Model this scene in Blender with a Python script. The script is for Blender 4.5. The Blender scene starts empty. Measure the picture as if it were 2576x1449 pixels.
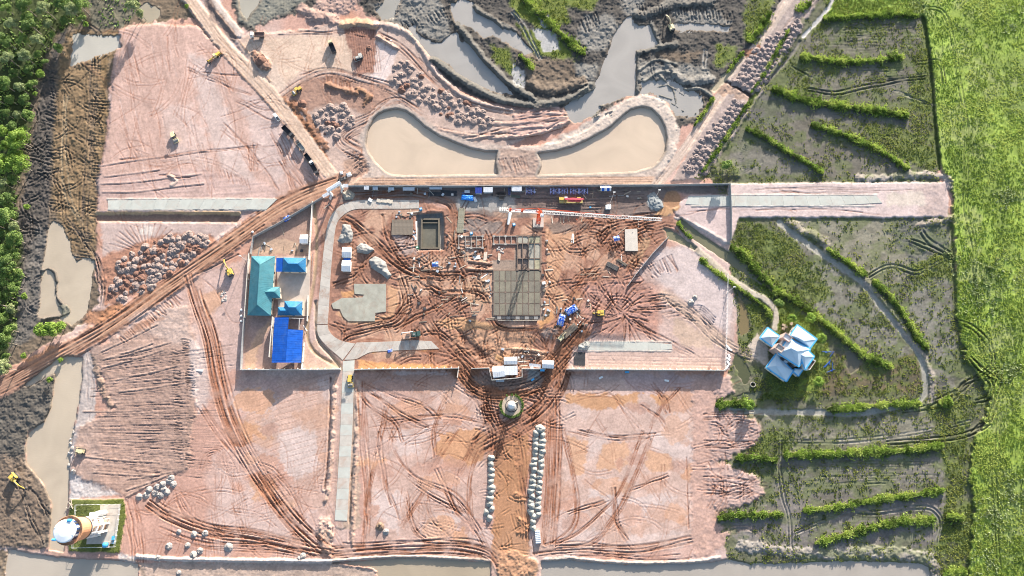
import bpy, bmesh, math, random, time
import numpy as np
from mathutils import Vector, Matrix
T0 = time.time()
random.seed(11)
RNG = np.random.default_rng(11)
sc = bpy.context.scene
COLL = sc.collection
R = math.radians

# ---------------------------------------------------------------- camera, sky, sun, exposure
F = 1717.33                      # focal length in survey units (the survey sheet is 2576 x 1449 units)
TH = R(13.9)                     # the drone camera's tilt from straight down
HC = 333.0                       # flying height in metres
CT, ST = math.cos(TH), math.sin(TH)
cam = bpy.data.cameras.new('camera')
cam.lens = 24.0
cam.sensor_width = 36.0
cam.clip_start = 1.0
cam.clip_end = 6000.0
cam_ob = bpy.data.objects.new('camera', cam)
COLL.objects.link(cam_ob)
cam_ob.location = (0, 0, HC)
cam_ob.rotation_euler = (TH, 0, 0)
sc.camera = cam_ob

SUN_EL = R(15.5)
SUN_AZ = R(17.0)                 # east of the image's up direction
world = bpy.data.worlds.new('World')
sc.world = world
world.use_nodes = True
wn = world.node_tree
bg = wn.nodes['Background']
sky = wn.nodes.new('ShaderNodeTexSky')
sky.sky_type = 'NISHITA'
sky.sun_disc = False
sky.sun_elevation = SUN_EL
sky.sun_rotation = SUN_AZ
sky.air_density = 1.0
sky.dust_density = 2.0
wn.links.new(sky.outputs[0], bg.inputs[0])
bg.inputs[1].default_value = 0.115
sun = bpy.data.lights.new('sun', 'SUN')
sun.energy = 4.8
sun.angle = R(0.5)
sun.color = (1.0, 0.93, 0.85)
sun_ob = bpy.data.objects.new('sun', sun)
COLL.objects.link(sun_ob)
sv = Vector((math.sin(SUN_AZ) * math.cos(SUN_EL), math.cos(SUN_AZ) * math.cos(SUN_EL), math.sin(SUN_EL)))
sun_ob.rotation_euler = sv.to_track_quat('Z', 'Y').to_euler()
sun_ob.location = sv * 400
sc.view_settings.view_transform = 'Standard'
sc.view_settings.look = 'None'
sc.view_settings.gamma = 1.0
sc.view_settings.use_curve_mapping = False
sc.view_settings.exposure = 1.37
sc.render.engine = 'CYCLES'
sc.cycles.max_bounces = 4
sc.cycles.diffuse_bounces = 2
sc.cycles.filter_width = 1.05

# ---------------------------------------------------------------- survey sheet <-> metres
def at(dx, dy, z=0.0):
    """The place on the site (metres) of a point of the survey sheet, at height z."""
    a = (dx - 1288.0) / F
    b = (724.5 - dy) / F
    t = (HC - z) / (CT - b * ST)
    return Vector((a * t, (b * CT + ST) * t, z))

def at_np(X, Y, Z):
    a = (X - 1288.0) / F
    b = (724.5 - Y) / F
    t = (HC - Z) / (CT - b * ST)
    return a * t, (b * CT + ST) * t

# ---------------------------------------------------------------- the survey raster the ground is modelled on
ST_ = 2.2
XA = np.arange(-44, 2621, ST_)
YA = np.arange(-44, 1497, ST_)
NX, NY = len(XA), len(YA)
X, Y = np.meshgrid(XA.astype(np.float32), YA.astype(np.float32))

_LAT = np.random.default_rng(5).random((16, 256, 256)).astype(np.float32)
def vnoise(U, V, seed=0):
    L = _LAT[seed % 16]
    off = (seed * 37) % 251
    iu = np.floor(U).astype(np.int32); iv = np.floor(V).astype(np.int32)
    fu = U - iu; fv = V - iv
    fu = fu * fu * (3 - 2 * fu); fv = fv * fv * (3 - 2 * fv)
    iu = (iu + off) & 255; iv = (iv + off * 3) & 255
    iu1 = (iu + 1) & 255; iv1 = (iv + 1) & 255
    a = L[iv, iu]; b = L[iv, iu1]; c = L[iv1, iu]; d = L[iv1, iu1]
    return a + (b - a) * fu + (c - a) * fv + (a - b - c + d) * fu * fv
def fbm(U, V, n=4, seed=0, gain=0.5):
    s = 0; amp = 1; tot = 0
    for k in range(n):
        s = s + amp * vnoise(U * 2 ** k, V * 2 ** k, seed + k)
        tot += amp; amp *= gain
    return s / tot

N200 = fbm(X / 200, Y / 200, 4, 1)
N60 = fbm(X / 60, Y / 60, 4, 3)
N20 = fbm(X / 22, Y / 22, 3, 6)
N8 = fbm(X / 9, Y / 9, 2, 9)
N4 = vnoise(X / 4.4, Y / 4.4, 12)
NW = fbm(X / 13, Y / 13, 4, 2, 0.62)          # for ragged edges

COL = np.zeros((NY, NX, 3), np.float32)
HGT = np.zeros((NY, NX), np.float32)
RGH = np.full((NY, NX), 0.03, np.float32)      # how cloddy
WET = np.zeros((NY, NX), np.float32)           # standing film of water
VEG = np.zeros((NY, NX), np.float32)           # where low plants grow

def sstep(a):
    a = np.clip(a, 0, 1)
    return a * a * (3 - 2 * a)

def win(x0, y0, x1, y1):
    i0 = max(0, int((x0 - XA[0]) / ST_)); i1 = min(NX, int((x1 - XA[0]) / ST_) + 2)
    j0 = max(0, int((y0 - YA[0]) / ST_)); j1 = min(NY, int((y1 - YA[0]) / ST_) + 2)
    if i1 <= i0 or j1 <= j0:
        return None
    return slice(j0, j1), slice(i0, i1)

def sdist(poly, x, y):
    """signed distance, positive inside"""
    d = np.full(x.shape, 1e9, np.float32)
    ins = np.zeros(x.shape, bool)
    n = len(poly)
    for i in range(n):
        ax, ay = poly[i]; bx, by = poly[(i + 1) % n]
        ex, ey = bx - ax, by - ay
        L2 = ex * ex + ey * ey + 1e-9
        t = np.clip(((x - ax) * ex + (y - ay) * ey) / L2, 0, 1)
        px = x - ax - t * ex; py = y - ay - t * ey
        d = np.minimum(d, px * px + py * py)
        if ay != by:
            c = ((ay > y) != (by > y)) & (x < ex * (y - ay) / (by - ay) + ax)
            ins ^= c
    d = np.sqrt(d)
    return np.where(ins, d, -d)

def lerp(A, w, m, v):
    A[w] = A[w] + (v - A[w]) * m

def fill(poly, col=None, soft=4, warp=8, a=1.0, h=None, dh=None, rough=None, wet=None, veg=None, var=0.12, hsoft=None, streak=None):
    """lay a patch of ground: its soil colour, level, roughness, wetness and plants"""
    xs = [p[0] for p in poly]; ys = [p[1] for p in poly]
    pad = warp + soft + (hsoft or 0) + 4
    w = win(min(xs) - pad, min(ys) - pad, max(xs) + pad, max(ys) + pad)
    if w is None:
        return
    x = X[w]; y = Y[w]
    d = sdist(poly, x, y) + (NW[w] - 0.5) * 2.4 * warp
    m = sstep(d / soft + 0.5) * a
    if col is not None:
        c = np.array(col, np.float32)
        v = 1 + var * ((N20[w] - 0.5) * 2.2 + (N60[w] - 0.5) * 2.0)
        if streak:
            ang, ln, wd, amt = streak[:4]
            ca, sa = math.cos(R(ang)), math.sin(R(ang))
            s = fbm((x * ca + y * sa) / ln, (-x * sa + y * ca) / wd, 2, 8)
            v = v + (s - 0.5) * amt
            if len(streak) > 4:
                HGT[w] += (s - 0.5) * streak[4] * m
        lerp(COL, w, m[..., None], c * v[..., None])
    mh = m if hsoft is None else sstep(d / hsoft + 0.5)
    if h is not None:
        lerp(HGT, w, mh, h)
    if dh is not None:
        HGT[w] += mh * dh
    if rough is not None:
        lerp(RGH, w, m, rough)
    if wet is not None:
        lerp(WET, w, m, wet)
    if veg is not None:
        lerp(VEG, w, m, veg)

def spline(pts, step=6.0):
    P = [np.array(p, float) for p in pts]
    if len(P) == 2:
        n = max(2, int(np.linalg.norm(P[1] - P[0]) / step))
        return np.array([P[0] + (P[1] - P[0]) * k / n for k in range(n + 1)])
    P = [2 * P[0] - P[1]] + P + [2 * P[-1] - P[-2]]
    out = []
    for i in range(1, len(P) - 2):
        p0, p1, p2, p3 = P[i - 1:i + 3]
        n = max(2, int(np.linalg.norm(p2 - p1) / step))
        for k in range(n):
            t = k / n
            out.append(0.5 * (2 * p1 + (p2 - p0) * t + (2 * p0 - 5 * p1 + 4 * p2 - p3) * t * t + (3 * p1 - p0 - 3 * p2 + p3) * t ** 3))
    out.append(P[-2])
    return np.array(out)

def line_dist(C, pad):
    w = win(C[:, 0].min() - pad, C[:, 1].min() - pad, C[:, 0].max() + pad, C[:, 1].max() + pad)
    if w is None:
        return None, None
    j0, i0 = w[0].start, w[1].start
    buf = np.full((w[0].stop - j0, w[1].stop - i0), 1e6, np.float32)
    for k in range(len(C) - 1):
        ax, ay = C[k]; bx, by = C[k + 1]
        v = win(min(ax, bx) - pad, min(ay, by) - pad, max(ax, bx) + pad, max(ay, by) + pad)
        if v is None:
            continue
        x = X[v]; y = Y[v]
        ex, ey = bx - ax, by - ay
        t = np.clip(((x - ax) * ex + (y - ay) * ey) / (ex * ex + ey * ey + 1e-9), 0, 1)
        px = x - ax - t * ex; py = y - ay - t * ey
        s = (slice(v[0].start - j0, v[0].stop - j0), slice(v[1].start - i0, v[1].stop - i0))
        buf[s] = np.minimum(buf[s], px * px + py * py)
    return w, np.sqrt(buf)

def band(pts, width, col=None, soft=4, warp=4, a=1.0, h=None, dh=None, rough=None, wet=None, veg=None, var=0.12, step=10):
    """a strip of ground along a line"""
    C = spline(pts, step)
    pad = width / 2 + warp * 1.3 + soft + 3
    w, d = line_dist(C, pad)
    if w is None:
        return
    d = width / 2 - d + (NW[w] - 0.5) * 2.4 * warp
    m = sstep(d / soft + 0.5) * a
    if col is not None:
        v = 1 + var * ((N20[w] - 0.5) * 2.2 + (N60[w] - 0.5) * 2.0)
        lerp(COL, w, m[..., None], np.array(col, np.float32) * v[..., None])
    if h is not None:
        lerp(HGT, w, m, h)
    if dh is not None:
        prof = np.sqrt(np.clip(d / (width / 2), 0, 1))
        HGT[w] += prof * dh
    if rough is not None:
        lerp(RGH, w, m, rough)
    if wet is not None:
        lerp(WET, w, m, wet)
    if veg is not None:
        lerp(VEG, w, m, veg)

def rut(C, wd, depth, col, a):
    """one wheel or track rut: a groove with pushed-up shoulders, damper soil in it"""
    w, d = line_dist(C, wd * 4 + 4)
    if w is None:
        return
    q = d / wd
    g = np.exp(-q * q * 1.6)
    s = np.exp(-((q - 1.7) ** 2) * 1.8)
    br = np.clip(2.6 * (N20[w] - 0.1), 0.25, 1.6) * (0.6 + N8[w])
    HGT[w] += (-g + 0.36 * s) * depth * br
    if col is not None:
        m = np.clip(g * a * np.clip(3.0 * (N20[w] - 0.08), 0.3, 1.5), 0, 1)
        lerp(COL, w, m[..., None], np.array(col, np.float32))

def offset_curve(C, off, wob, ph):
    T = np.gradient(C, axis=0)
    L = np.linalg.norm(T, axis=1, keepdims=True) + 1e-6
    Nn = np.stack([-T[:, 1], T[:, 0]], 1) / L
    s = np.linspace(0, 1, len(C))
    o = off + wob * np.sin(s * 7 + ph) + wob * 0.6 * np.sin(s * 17 + ph * 2.3)
    return C + Nn * o[:, None]

RED = (0.235, 0.108, 0.068)
DKRED = (0.20, 0.095, 0.06)
def bundle(pts, width, n, depth=0.16, wd=1.7, col=RED, a=0.6, pair=0, wob=3, trim=0.25, base=None, ba=0.5, seed=None):
    """a set of tracks that run together"""
    r = random.Random(seed if seed is not None else int(pts[0][0] * 7 + pts[0][1] * 13 + n))
    if base is not None:
        band(pts, width * 1.1, base, soft=width * 0.5, warp=5, a=ba, rough=0.08)
    C = spline(pts, 7)
    for i in range(n):
        off = ((i + 0.5) / n - 0.5) * width + r.uniform(-0.5, 0.5) * width / n
        k0 = int(len(C) * r.uniform(0, trim) * (r.random() < 0.6)); k1 = len(C) - int(len(C) * r.uniform(0, trim) * (r.random() < 0.6))
        if k1 - k0 < 4:
            continue
        c = offset_curve(C, off, r.uniform(0.3, 1) * wob, r.uniform(0, 6))[k0:k1]
        dd = depth * r.uniform(0.5, 1.3)
        rut(c, wd * r.uniform(0.8, 1.25), dd, col, a)
        if pair:
            rut(offset_curve(c, pair, 0, 0), wd, dd, col, a)

def scribble(poly, n, L, col=None, depth=0.18, wd=1.6, a=0.5):
    """a churned area: many crossing short curved ruts"""
    xs = [p[0] for p in poly]; ys = [p[1] for p in poly]
    r = random.Random(int(xs[0] + ys[0]))
    k = 0
    while k < n:
        x, y = r.uniform(min(xs), max(xs)), r.uniform(min(ys), max(ys))
        if sdist(poly, np.array([x]), np.array([y]))[0] < 0:
            continue
        k += 1
        t = r.uniform(0, 6.28); dt = r.uniform(-0.5, 0.5); q = [(x, y)]
        for j in range(3):
            x += math.cos(t) * L * r.uniform(0.25, 0.45); y += math.sin(t) * L * r.uniform(0.25, 0.45); t += dt
            q.append((x, y))
        C = spline(q, 6)
        d = depth * r.uniform(0.5, 1.2)
        rut(C, wd, d, col, a)
        if r.random() < 0.6: rut(offset_curve(C, 8, 0.3, 0), wd, d, col, a)

def comb(pts, length, spacing, ang, depth=0.14, wd=1.5, col=RED, a=0.4, jit=0.3):
    """short parallel bucket or blade marks set side by side along a line"""
    C = spline(pts, spacing)
    for p in C:
        if random.random() < 0.1:
            continue
        t = R(ang + random.uniform(-8, 8) * jit * 3)
        L = length * random.uniform(0.6, 1.15)
        q = p + np.array([random.uniform(-1, 1), random.uniform(-1, 1)]) * spacing * jit
        e = np.array([math.cos(t), math.sin(t)]) * L
        rut(np.array([q, q + e * 0.5 + np.array([random.uniform(-2, 2), random.uniform(-2, 2)]), q + e]), wd, depth * random.uniform(0.6, 1.3), col, a)

def ridge(pts, width, dh, col=None, warp=5, rough=None, a=0.9, soft=4):
    band(pts, width, col, soft=soft, warp=warp, a=a, dh=dh, rough=rough)
# ---------------------------------------------------------------- ground: soils, levels, tracks
PINK = (0.425, 0.27, 0.222); PALE = (0.49, 0.40, 0.37); TAN = (0.50, 0.37, 0.28); ORANGE = (0.47, 0.26, 0.14)
MUDRED = (0.285, 0.163, 0.122); GREY = (0.078, 0.071, 0.064); LGREY = (0.22, 0.21, 0.192); GOLD = (0.20, 0.138, 0.08)
BROWN = (0.155, 0.12, 0.088); DARK = (0.085, 0.075, 0.068); OLIVE = (0.125, 0.126, 0.08); SILT = (0.205, 0.19, 0.145)
YARD = (0.20, 0.155, 0.135); GRASS = (0.24, 0.32, 0.06); MARSH = (0.13, 0.155, 0.045)

COL[:] = np.array(PINK, np.float32) * (1 + 0.25 * (N60 - 0.5) + 0.2 * (N20 - 0.5))[..., None]
# drier pale bloom and damper red patches of the fill
m = sstep((N200 - 0.52) * 7)[..., None] * 0.65
COL[:] = COL + (np.array(PALE, np.float32) - COL) * m
m = sstep((0.46 - fbm(X / 120, Y / 120, 4, 9)) * 8)[..., None] * 0.6
COL[:] = COL + (np.array((0.43, 0.225, 0.155), np.float32) - COL) * m

# --- west: forest floor, excavated mud
fill([(-60, -60), (480, -60), (470, 10), (490, 45), (330, 62), (300, 75), (285, 140), (270, 330), (250, 430), (243, 500), (243, 560), (240, 680), (250, 760), (205, 815), (130, 855), (-60, 985)], BROWN, rough=0.26, h=-0.3, hsoft=6)
fill([(150, 80), (300, 78), (300, 130), (272, 150), (268, 330), (250, 430), (246, 520), (240, 650), (215, 650), (180, 640), (150, 560), (130, 520), (132, 300), (150, 160)], GOLD, soft=14, rough=0.36, warp=10, streak=(80, 40, 7, 0.6, 0.16))
scribble([(150, 160), (270, 150), (245, 520), (225, 640), (140, 530)], 60, 60, (0.12, 0.085, 0.055), 0.25, 1.8, 0.6)
scribble([(100, 200), (140, 180), (120, 560), (60, 800), (40, 700)], 50, 50, (0.16, 0.12, 0.09), 0.3, 1.8, 0.6)
fill([(175, 70), (150, 80), (128, 140), (105, 200), (90, 300), (72, 420), (45, 540), (40, 700), (25, 870), (70, 860), (98, 800), (105, 690), (122, 570), (125, 480), (128, 380), (138, 260), (140, 160), (165, 100)], DARK, soft=10, rough=0.45, warp=10)
fill([(100, 560), (50, 700), (20, 880), (90, 850), (100, 790), (108, 680), (118, 600)], (0.16, 0.15, 0.14), soft=14, a=0.5, rough=0.4)
fill([(-60, -60), (225, -60), (215, 20), (222, 50), (150, 80), (125, 120), (100, 180), (82, 240), (75, 320), (60, 420), (40, 470), (40, 560), (58, 620), (50, 720), (40, 800), (30, 860), (0, 930), (-60, 960)], (0.05, 0.065, 0.022), soft=16, warp=14, rough=0.3, veg=0.6)
fill([(225, -60), (350, -60), (345, 40), (300, 70), (250, 75), (225, 50)], (0.13, 0.12, 0.09), rough=0.35, veg=0.35)
bundle([(212, 60), (245, 78), (250, 100)], 14, 3, 0.2, col=DARK)
bundle([(240, 150), (230, 300), (215, 500), (212, 590), (235, 650), (252, 720)], 22, 6, 0.22, col=(0.15, 0.11, 0.08), wob=5)
bundle([(165, 240), (160, 380), (165, 480), (205, 570)], 14, 3, 0.2, col=(0.3, 0.24, 0.16))
bundle([(165, 540), (195, 580), (222, 620), (250, 660), (258, 730)], 14, 4, 0.3, col=DARK)
comb([(230, 590), (222, 620), (232, 660)], -55, 6, 12, 0.25, 1.8, DARK, 0.6)
comb([(250, 160), (262, 300), (240, 560)], -34, 7, 10, 0.16, 1.8, (0.17, 0.13, 0.09), 0.4)
comb([(150, 180), (140, 300), (130, 520)], -30, 8, 20, 0.2, 2, DARK, 0.5)
# trench south of the west sand strip, with its berm
fill([(243, 534), (600, 536), (606, 548), (596, 560), (243, 557)], (0.26, 0.17, 0.13), soft=4, warp=2, h=-0.9, hsoft=5)
ridge([(246, 535), (400, 533), (600, 535)], 13, 0.9, (0.44, 0.32, 0.20), 4, 0.12)
# lower-left island of spoil
fill([(-60, 1010), (60, 962), (136, 936), (141, 950), (131, 1022), (112, 1064), (73, 1088), (65, 1118), (68, 1166), (95, 1198), (112, 1223), (131, 1263), (131, 1310), (122, 1345), (122, 1382), (40, 1372), (-60, 1390)], (0.10, 0.09, 0.078), soft=5, warp=7, rough=0.45, h=0.4, hsoft=10)
fill([(-60, 1140), (60, 1150), (100, 1210), (125, 1260), (122, 1340), (100, 1385), (-60, 1370)], (0.165, 0.125, 0.095), soft=30, rough=0.35)
comb([(20, 1200), (80, 1230), (120, 1300)], 40, 8, 55, 0.25, 2, DARK, 0.5)
bundle([(55, 1230), (75, 1300), (110, 1370)], 14, 4, 0.25, col=DARK)
fill([(-60, 1370), (20, 1385), (10, 1500), (-60, 1500)], BROWN, rough=0.3)
fill([(207, 870), (222, 868), (240, 930), (240, 1060), (205, 1090), (190, 1080), (205, 960)], (0.40, 0.345, 0.32), soft=5, warp=4, rough=0.1)
bundle([(216, 880), (228, 960), (226, 1060)], 12, 3, 0.1, col=(0.3, 0.24, 0.22))
fill([(188, 1060), (205, 1070), (200, 1110), (190, 1130), (185, 1170), (240, 1200), (310, 1245), (175, 1255), (172, 1180), (182, 1090)], (0.42, 0.385, 0.375), soft=6, warp=6, rough=0.2)
ridge([(236, 860), (245, 930), (262, 980), (282, 1020)], 20, 0.6, (0.27, 0.20, 0.155), 10, 0.5)

# --- north: grey excavated clay and flooded pits
fill([(560, -60), (1985, -60), (1960, 40), (1880, 140), (1800, 225), (1762, 300), (1700, 330), (1688, 265), (1650, 240), (1590, 240), (1540, 272), (1480, 300), (1440, 312), (1405, 275), (1290, 272), (1200, 250), (1130, 215), (1085, 168), (1050, 110), (1025, 80), (960, 60), (880, 0), (780, 30), (700, 45), (640, 75), (600, 70)], GREY, soft=6, warp=10, rough=0.48, h=0.1, hsoft=10)
fill([(585, -60), (780, -60), (770, 0), (700, 42), (640, 70), (600, 50)], (0.18, 0.175, 0.15), soft=10, rough=0.3)
for p in ([(1105, -10), (1130, 55), (1140, 98), (1100, 105), (1060, 85), (960, 45), (935, 10), (1000, -10)],
          [(1470, 35), (1545, 40), (1562, 80), (1515, 130), (1482, 132), (1450, 100)],
          [(1690, 30), (1800, 22), (1832, 60), (1790, 72), (1700, 62)],
          [(1700, 158), (1780, 168), (1790, 195), (1700, 198)], [(1445, 160), (1512, 165), (1500, 205), (1450, 190)],
          [(1560, -20), (1620, -10), (1600, 45), (1570, 40)], [(1600, 150), (1700, 170), (1690, 215), (1610, 210)]):
    fill(p, LGREY, soft=16, warp=12, rough=0.5, a=0.8)
for p in ([(1330, 140), (1440, 150), (1450, 200), (1400, 235), (1320, 225)], [(1640, 133), (1772, 130), (1740, 155), (1675, 152)], [(1385, 170), (1440, 165), (1430, 200), (1380, 200)]):
    fill(p, (0.14, 0.11, 0.085), soft=12, warp=10, rough=0.4)
for p in ([(1265, -20), (1510, -20), (1490, 25), (1425, 18), (1430, 60), (1360, 75), (1305, 45)], [(1300, 60), (1390, 90), (1460, 150), (1350, 140), (1320, 100)], [(1230, 110), (1290, 130), (1290, 190), (1250, 160)], [(1800, 110), (1860, 120), (1845, 150), (1800, 170)], [(1880, 0), (1960, -20), (1900, 110), (1870, 105)]):
    fill(p, MARSH, soft=14, warp=12, rough=0.15, veg=0.8, h=0.0)
for p in ([(1340, 30), (1380, 40), (1400, 60), (1370, 70)], [(1335, 70), (1395, 80), (1408, 125), (1370, 130)], [(1290, 160), (1326, 180), (1320, 220), (1290, 215)], [(1290, 100), (1299, 95), (1302, 105), (1292, 110)]):
    fill(p, (0.33, 0.32, 0.31), soft=4, warp=6, rough=0.03, wet=0.5, h=-0.1, veg=0.15)

# --- east: worked paddies, marsh and rice field
fill([(2075, -60), (2400, -60), (2345, 200), (2360, 430), (2390, 545), (2410, 700), (2430, 850), (2500, 960), (2500, 1040), (2470, 1110), (2470, 1280), (2460, 1520), (1930, 1520), (1830, 1400), (1800, 1300), (1780, 1000), (1830, 940), (1860, 880), (1840, 700), (1830, 540), (1790, 450), (1740, 448), (1850, 300), (1940, 180)], OLIVE, soft=5, warp=6, rough=0.13, h=-0.2, hsoft=10, veg=0.35)
for p, c, v in (([(2090, 45), (2310, 50), (2330, 140), (2010, 145), (2020, 95)], (0.152, 0.142, 0.109), 0.5),
             ([(1990, 165), (2330, 160), (2340, 260), (2200, 250), (1960, 225)], (0.145, 0.135, 0.106), 0.55),
             ([(1910, 240), (2290, 300), (2290, 320), (2040, 300), (1930, 330), (1880, 300)], (0.132, 0.125, 0.109), 0.15),
             ([(1860, 320), (2040, 300), (2290, 410), (2290, 440), (2090, 445), (1900, 310)], (0.158, 0.142, 0.115), 0.35),
             ([(1795, 440), (1860, 350), (2080, 440)], (0.172, 0.158, 0.132), 0.1),
             ([(1890, 545), (2390, 560), (2400, 620), (2250, 720), (2150, 690), (1990, 560)], SILT, 0.3),
             ([(1960, 570), (2170, 715), (2260, 820), (2300, 900), (2200, 900), (2080, 800), (1900, 660)], (0.185, 0.175, 0.142), 0.45),
             ([(2200, 720), (2395, 690), (2400, 860), (2400, 990), (2340, 960), (2330, 880)], (0.178, 0.168, 0.142), 0.5),
             ([(2050, 870), (2150, 900), (2240, 910), (2310, 880), (2320, 990), (2080, 1000), (2010, 960)], (0.132, 0.106, 0.063), 0.75),
             ([(1800, 1030), (2330, 1010), (2420, 1030), (2380, 1110), (2000, 1140), (1900, 1130), (1870, 1070)], SILT, 0.35),
             ([(1960, 1155), (2380, 1140), (2400, 1220), (2010, 1280), (1940, 1250)], (0.168, 0.155, 0.129), 0.4),
             ([(1840, 1260), (2380, 1240), (2380, 1300), (2340, 1380), (1900, 1380), (1810, 1330)], (0.185, 0.165, 0.149), 0.3)):
    fill(p, c, soft=8, warp=8, rough=0.09, veg=v)
for p in ([(2000, 185), (2030, 190), (2040, 240), (2010, 235)], [(2160, 310), (2320, 330), (2330, 420), (2230, 390)], [(1850, 540), (1990, 600), (2100, 740), (2000, 790), (1940, 760), (1850, 640)], [(1930, 830), (2090, 860), (2060, 1000), (1950, 1010), (1900, 960), (2050, 900)], [(2380, 560), (2400, 700), (2300, 700), (2280, 620)], [(2330, 1020), (2440, 1000), (2420, 1260), (2380, 1280), (2370, 1120)], [(2370, 1280), (2450, 1260), (2445, 1500), (2350, 1500)], [(1855, 745), (1930, 790), (1905, 860), (1860, 830)], [(1950, 1080), (2000, 1090), (1990, 1140), (1860, 1140)],
          [(2080, 0), (2400, 0), (2330, 40), (2080, 40)], [(2330, 40), (2345, 200), (2362, 430), (2300, 420), (2290, 200)]):
    fill(p, MARSH, soft=14, warp=14, rough=0.2, veg=1.0, a=0.85)
fill([(1985, 930), (2030, 960), (2000, 1005), (1920, 1010), (1885, 985), (1930, 945)], (0.07, 0.09, 0.028), soft=14, warp=10, veg=1.0)  # the house's cast shadow, painted into the ground as darker green
for p in ([(2035, 850), (2085, 850), (2090, 900), (2070, 960), (2030, 1000), (1995, 985), (2025, 940)], [(1960, 760), (2000, 780), (2070, 835), (2050, 850), (2000, 815), (1950, 830), (1945, 800)]):
    fill(p, (0.19, 0.25, 0.05), soft=14, warp=12, veg=1.1, rough=0.25)
fill([(2240, 545), (2390, 555), (2385, 640), (2290, 660), (2250, 610)], (0.12, 0.12, 0.10), soft=10, warp=10, rough=0.25, veg=0.2)
fill([(1780, 395), (1850, 410), (1865, 445), (1800, 452)], (0.16, 0.16, 0.10), soft=6, rough=0.35, dh=0.8, hsoft=20, veg=0.5)
# the tall green rice on its slightly higher ground
FIELD = [(2310, -60), (2322, 40), (2332, 100), (2345, 200), (2352, 300), (2366, 430), (2392, 450), (2398, 550), (2402, 700), (2408, 800), (2428, 900), (2470, 960), (2490, 1010), (2470, 1070), (2448, 1110), (2440, 1200), (2452, 1280), (2440, 1400), (2430, 1520), (2640, 1520), (2640, -60)]
fill(FIELD, GRASS, soft=12, warp=11, rough=0.14, h=1.0, hsoft=5, veg=1.3, var=0.3)
fill([(2080, -60), (2325, -60), (2325, 38), (2230, 40), (2085, 42)], GRASS, soft=8, warp=8, rough=0.15, h=0.5, hsoft=10, veg=1.2, var=0.3)
for p in ([(2440, 680), (2520, 660), (2540, 740), (2450, 760)], [(2520, 180), (2600, 120), (2610, 300), (2530, 300)], [(2480, 1200), (2576, 1180), (2590, 1449), (2500, 1420)], [(2430, 850), (2560, 830), (2560, 950), (2480, 940)]):
    fill(p, (0.15, 0.185, 0.07), soft=40, warp=20, a=0.6)

band([(2322, 45), (2331, 100), (2343, 200), (2350, 300), (2363, 425)], 11, (0.06, 0.08, 0.025), soft=4, warp=3, h=-0.5, veg=0)  # sunken strip, its dark green painting in the shade of the tall rice
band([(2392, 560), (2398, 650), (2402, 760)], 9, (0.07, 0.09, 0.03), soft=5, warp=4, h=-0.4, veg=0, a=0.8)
# --- tracks across the fields
def pair(pts, gap=9, depth=0.45, wd=2.0, col=(0.10, 0.095, 0.06), a=0.75):
    C = spline(pts, 7)
    for o in (-gap / 2, gap / 2):
        rut(offset_curve(C, o, 1.0, o), wd, depth, col, a)
GTR = (0.22, 0.25, 0.09)
pair([(2270, -10), (2320, 18), (2365, 26), (2385, 60), (2400, 120), (2412, 200), (2428, 300), (2430, 400), (2428, 500), (2436, 560), (2450, 620), (2452, 700), (2462, 780), (2464, 850), (2472, 890), (2500, 930), (2520, 955)], 9, 0.3, 1.6, GTR, 0.6)
pair([(2576, 925), (2545, 950), (2525, 985), (2512, 1040), (2508, 1140), (2500, 1200), (2505, 1300), (2510, 1400), (2515, 1460)], 10, 0.4, 1.8, (0.2, 0.22, 0.08), 0.6)
for q in ([(2400, 805), (2440, 820), (2475, 850), (2498, 895), (2495, 930)], [(2440, 900), (2470, 930), (2500, 950)], [(2445, 905), (2465, 930)], [(2350, 1010), (2410, 985), (2440, 960), (2490, 925)], [(2270, 1035), (2360, 1020), (2400, 1000), (2425, 965), (2465, 950)], [(2525, 960), (2500, 1030), (2480, 1070), (2440, 1090), (2400, 1100), (2350, 1105), (2230, 1115)],
          [(2445, 1090), (2470, 1070), (2490, 1065)], [(2455, 1010), (2485, 1000), (2495, 970), (2480, 950)], [(2475, 955), (2515, 930), (2500, 1000), (2490, 1060)]):
    pair(q, 10, 0.45, 2.3, (0.085, 0.085, 0.045), 0.8)
pair([(2030, 225), (2100, 235), (2180, 218), (2260, 203), (2325, 195)], 8, 0.35, 2)
pair([(2300, 205), (2180, 202), (2310, 190), (2350, 188)], 5, 0.2, 1.5)
pair([(2300, 160), (2350, 155), (2368, 165), (2375, 210)], 9, 0.3, 1.7)
pair([(2185, 695), (2240, 670), (2300, 685), (2340, 670), (2385, 650)], 8, 0.35, 2.4, (0.24, 0.22, 0.19))
pair([(2320, 585), (2340, 610), (2390, 640)], 11, 0.35, 2.4, (0.18, 0.17, 0.14))
pair([(2290, 605), (2340, 625), (2395, 650)], 9, 0.35, 2.2, (0.11, 0.10, 0.08))
pair([(1962, 1110), (1960, 1180), (1970, 1250), (1985, 1300), (1988, 1380), (1985, 1420)], 7, 0.35, 2.4, (0.30, 0.27, 0.235))
pair([(2000, 1340), (2100, 1300), (2140, 1285), (2200, 1290), (2320, 1275), (2360, 1295), (2365, 1330), (2345, 1390)], 8, 0.35, 2.4, (0.31, 0.285, 0.25))
pair([(1960, 1112), (2130, 1110), (2260, 1095), (2380, 1075), (2440, 1060)], 8, 0.2, 2, (0.29, 0.27, 0.23))
for k in range(26):
    a0 = R(90 + k * 5)
    rut(np.array([(1935 + math.cos(a0) * q, 400 - math.sin(a0) * q * 0.8) for q in (18, 45, 75)]), 1.5, 0.12, (0.17, 0.16, 0.13), 0.4)
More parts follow.
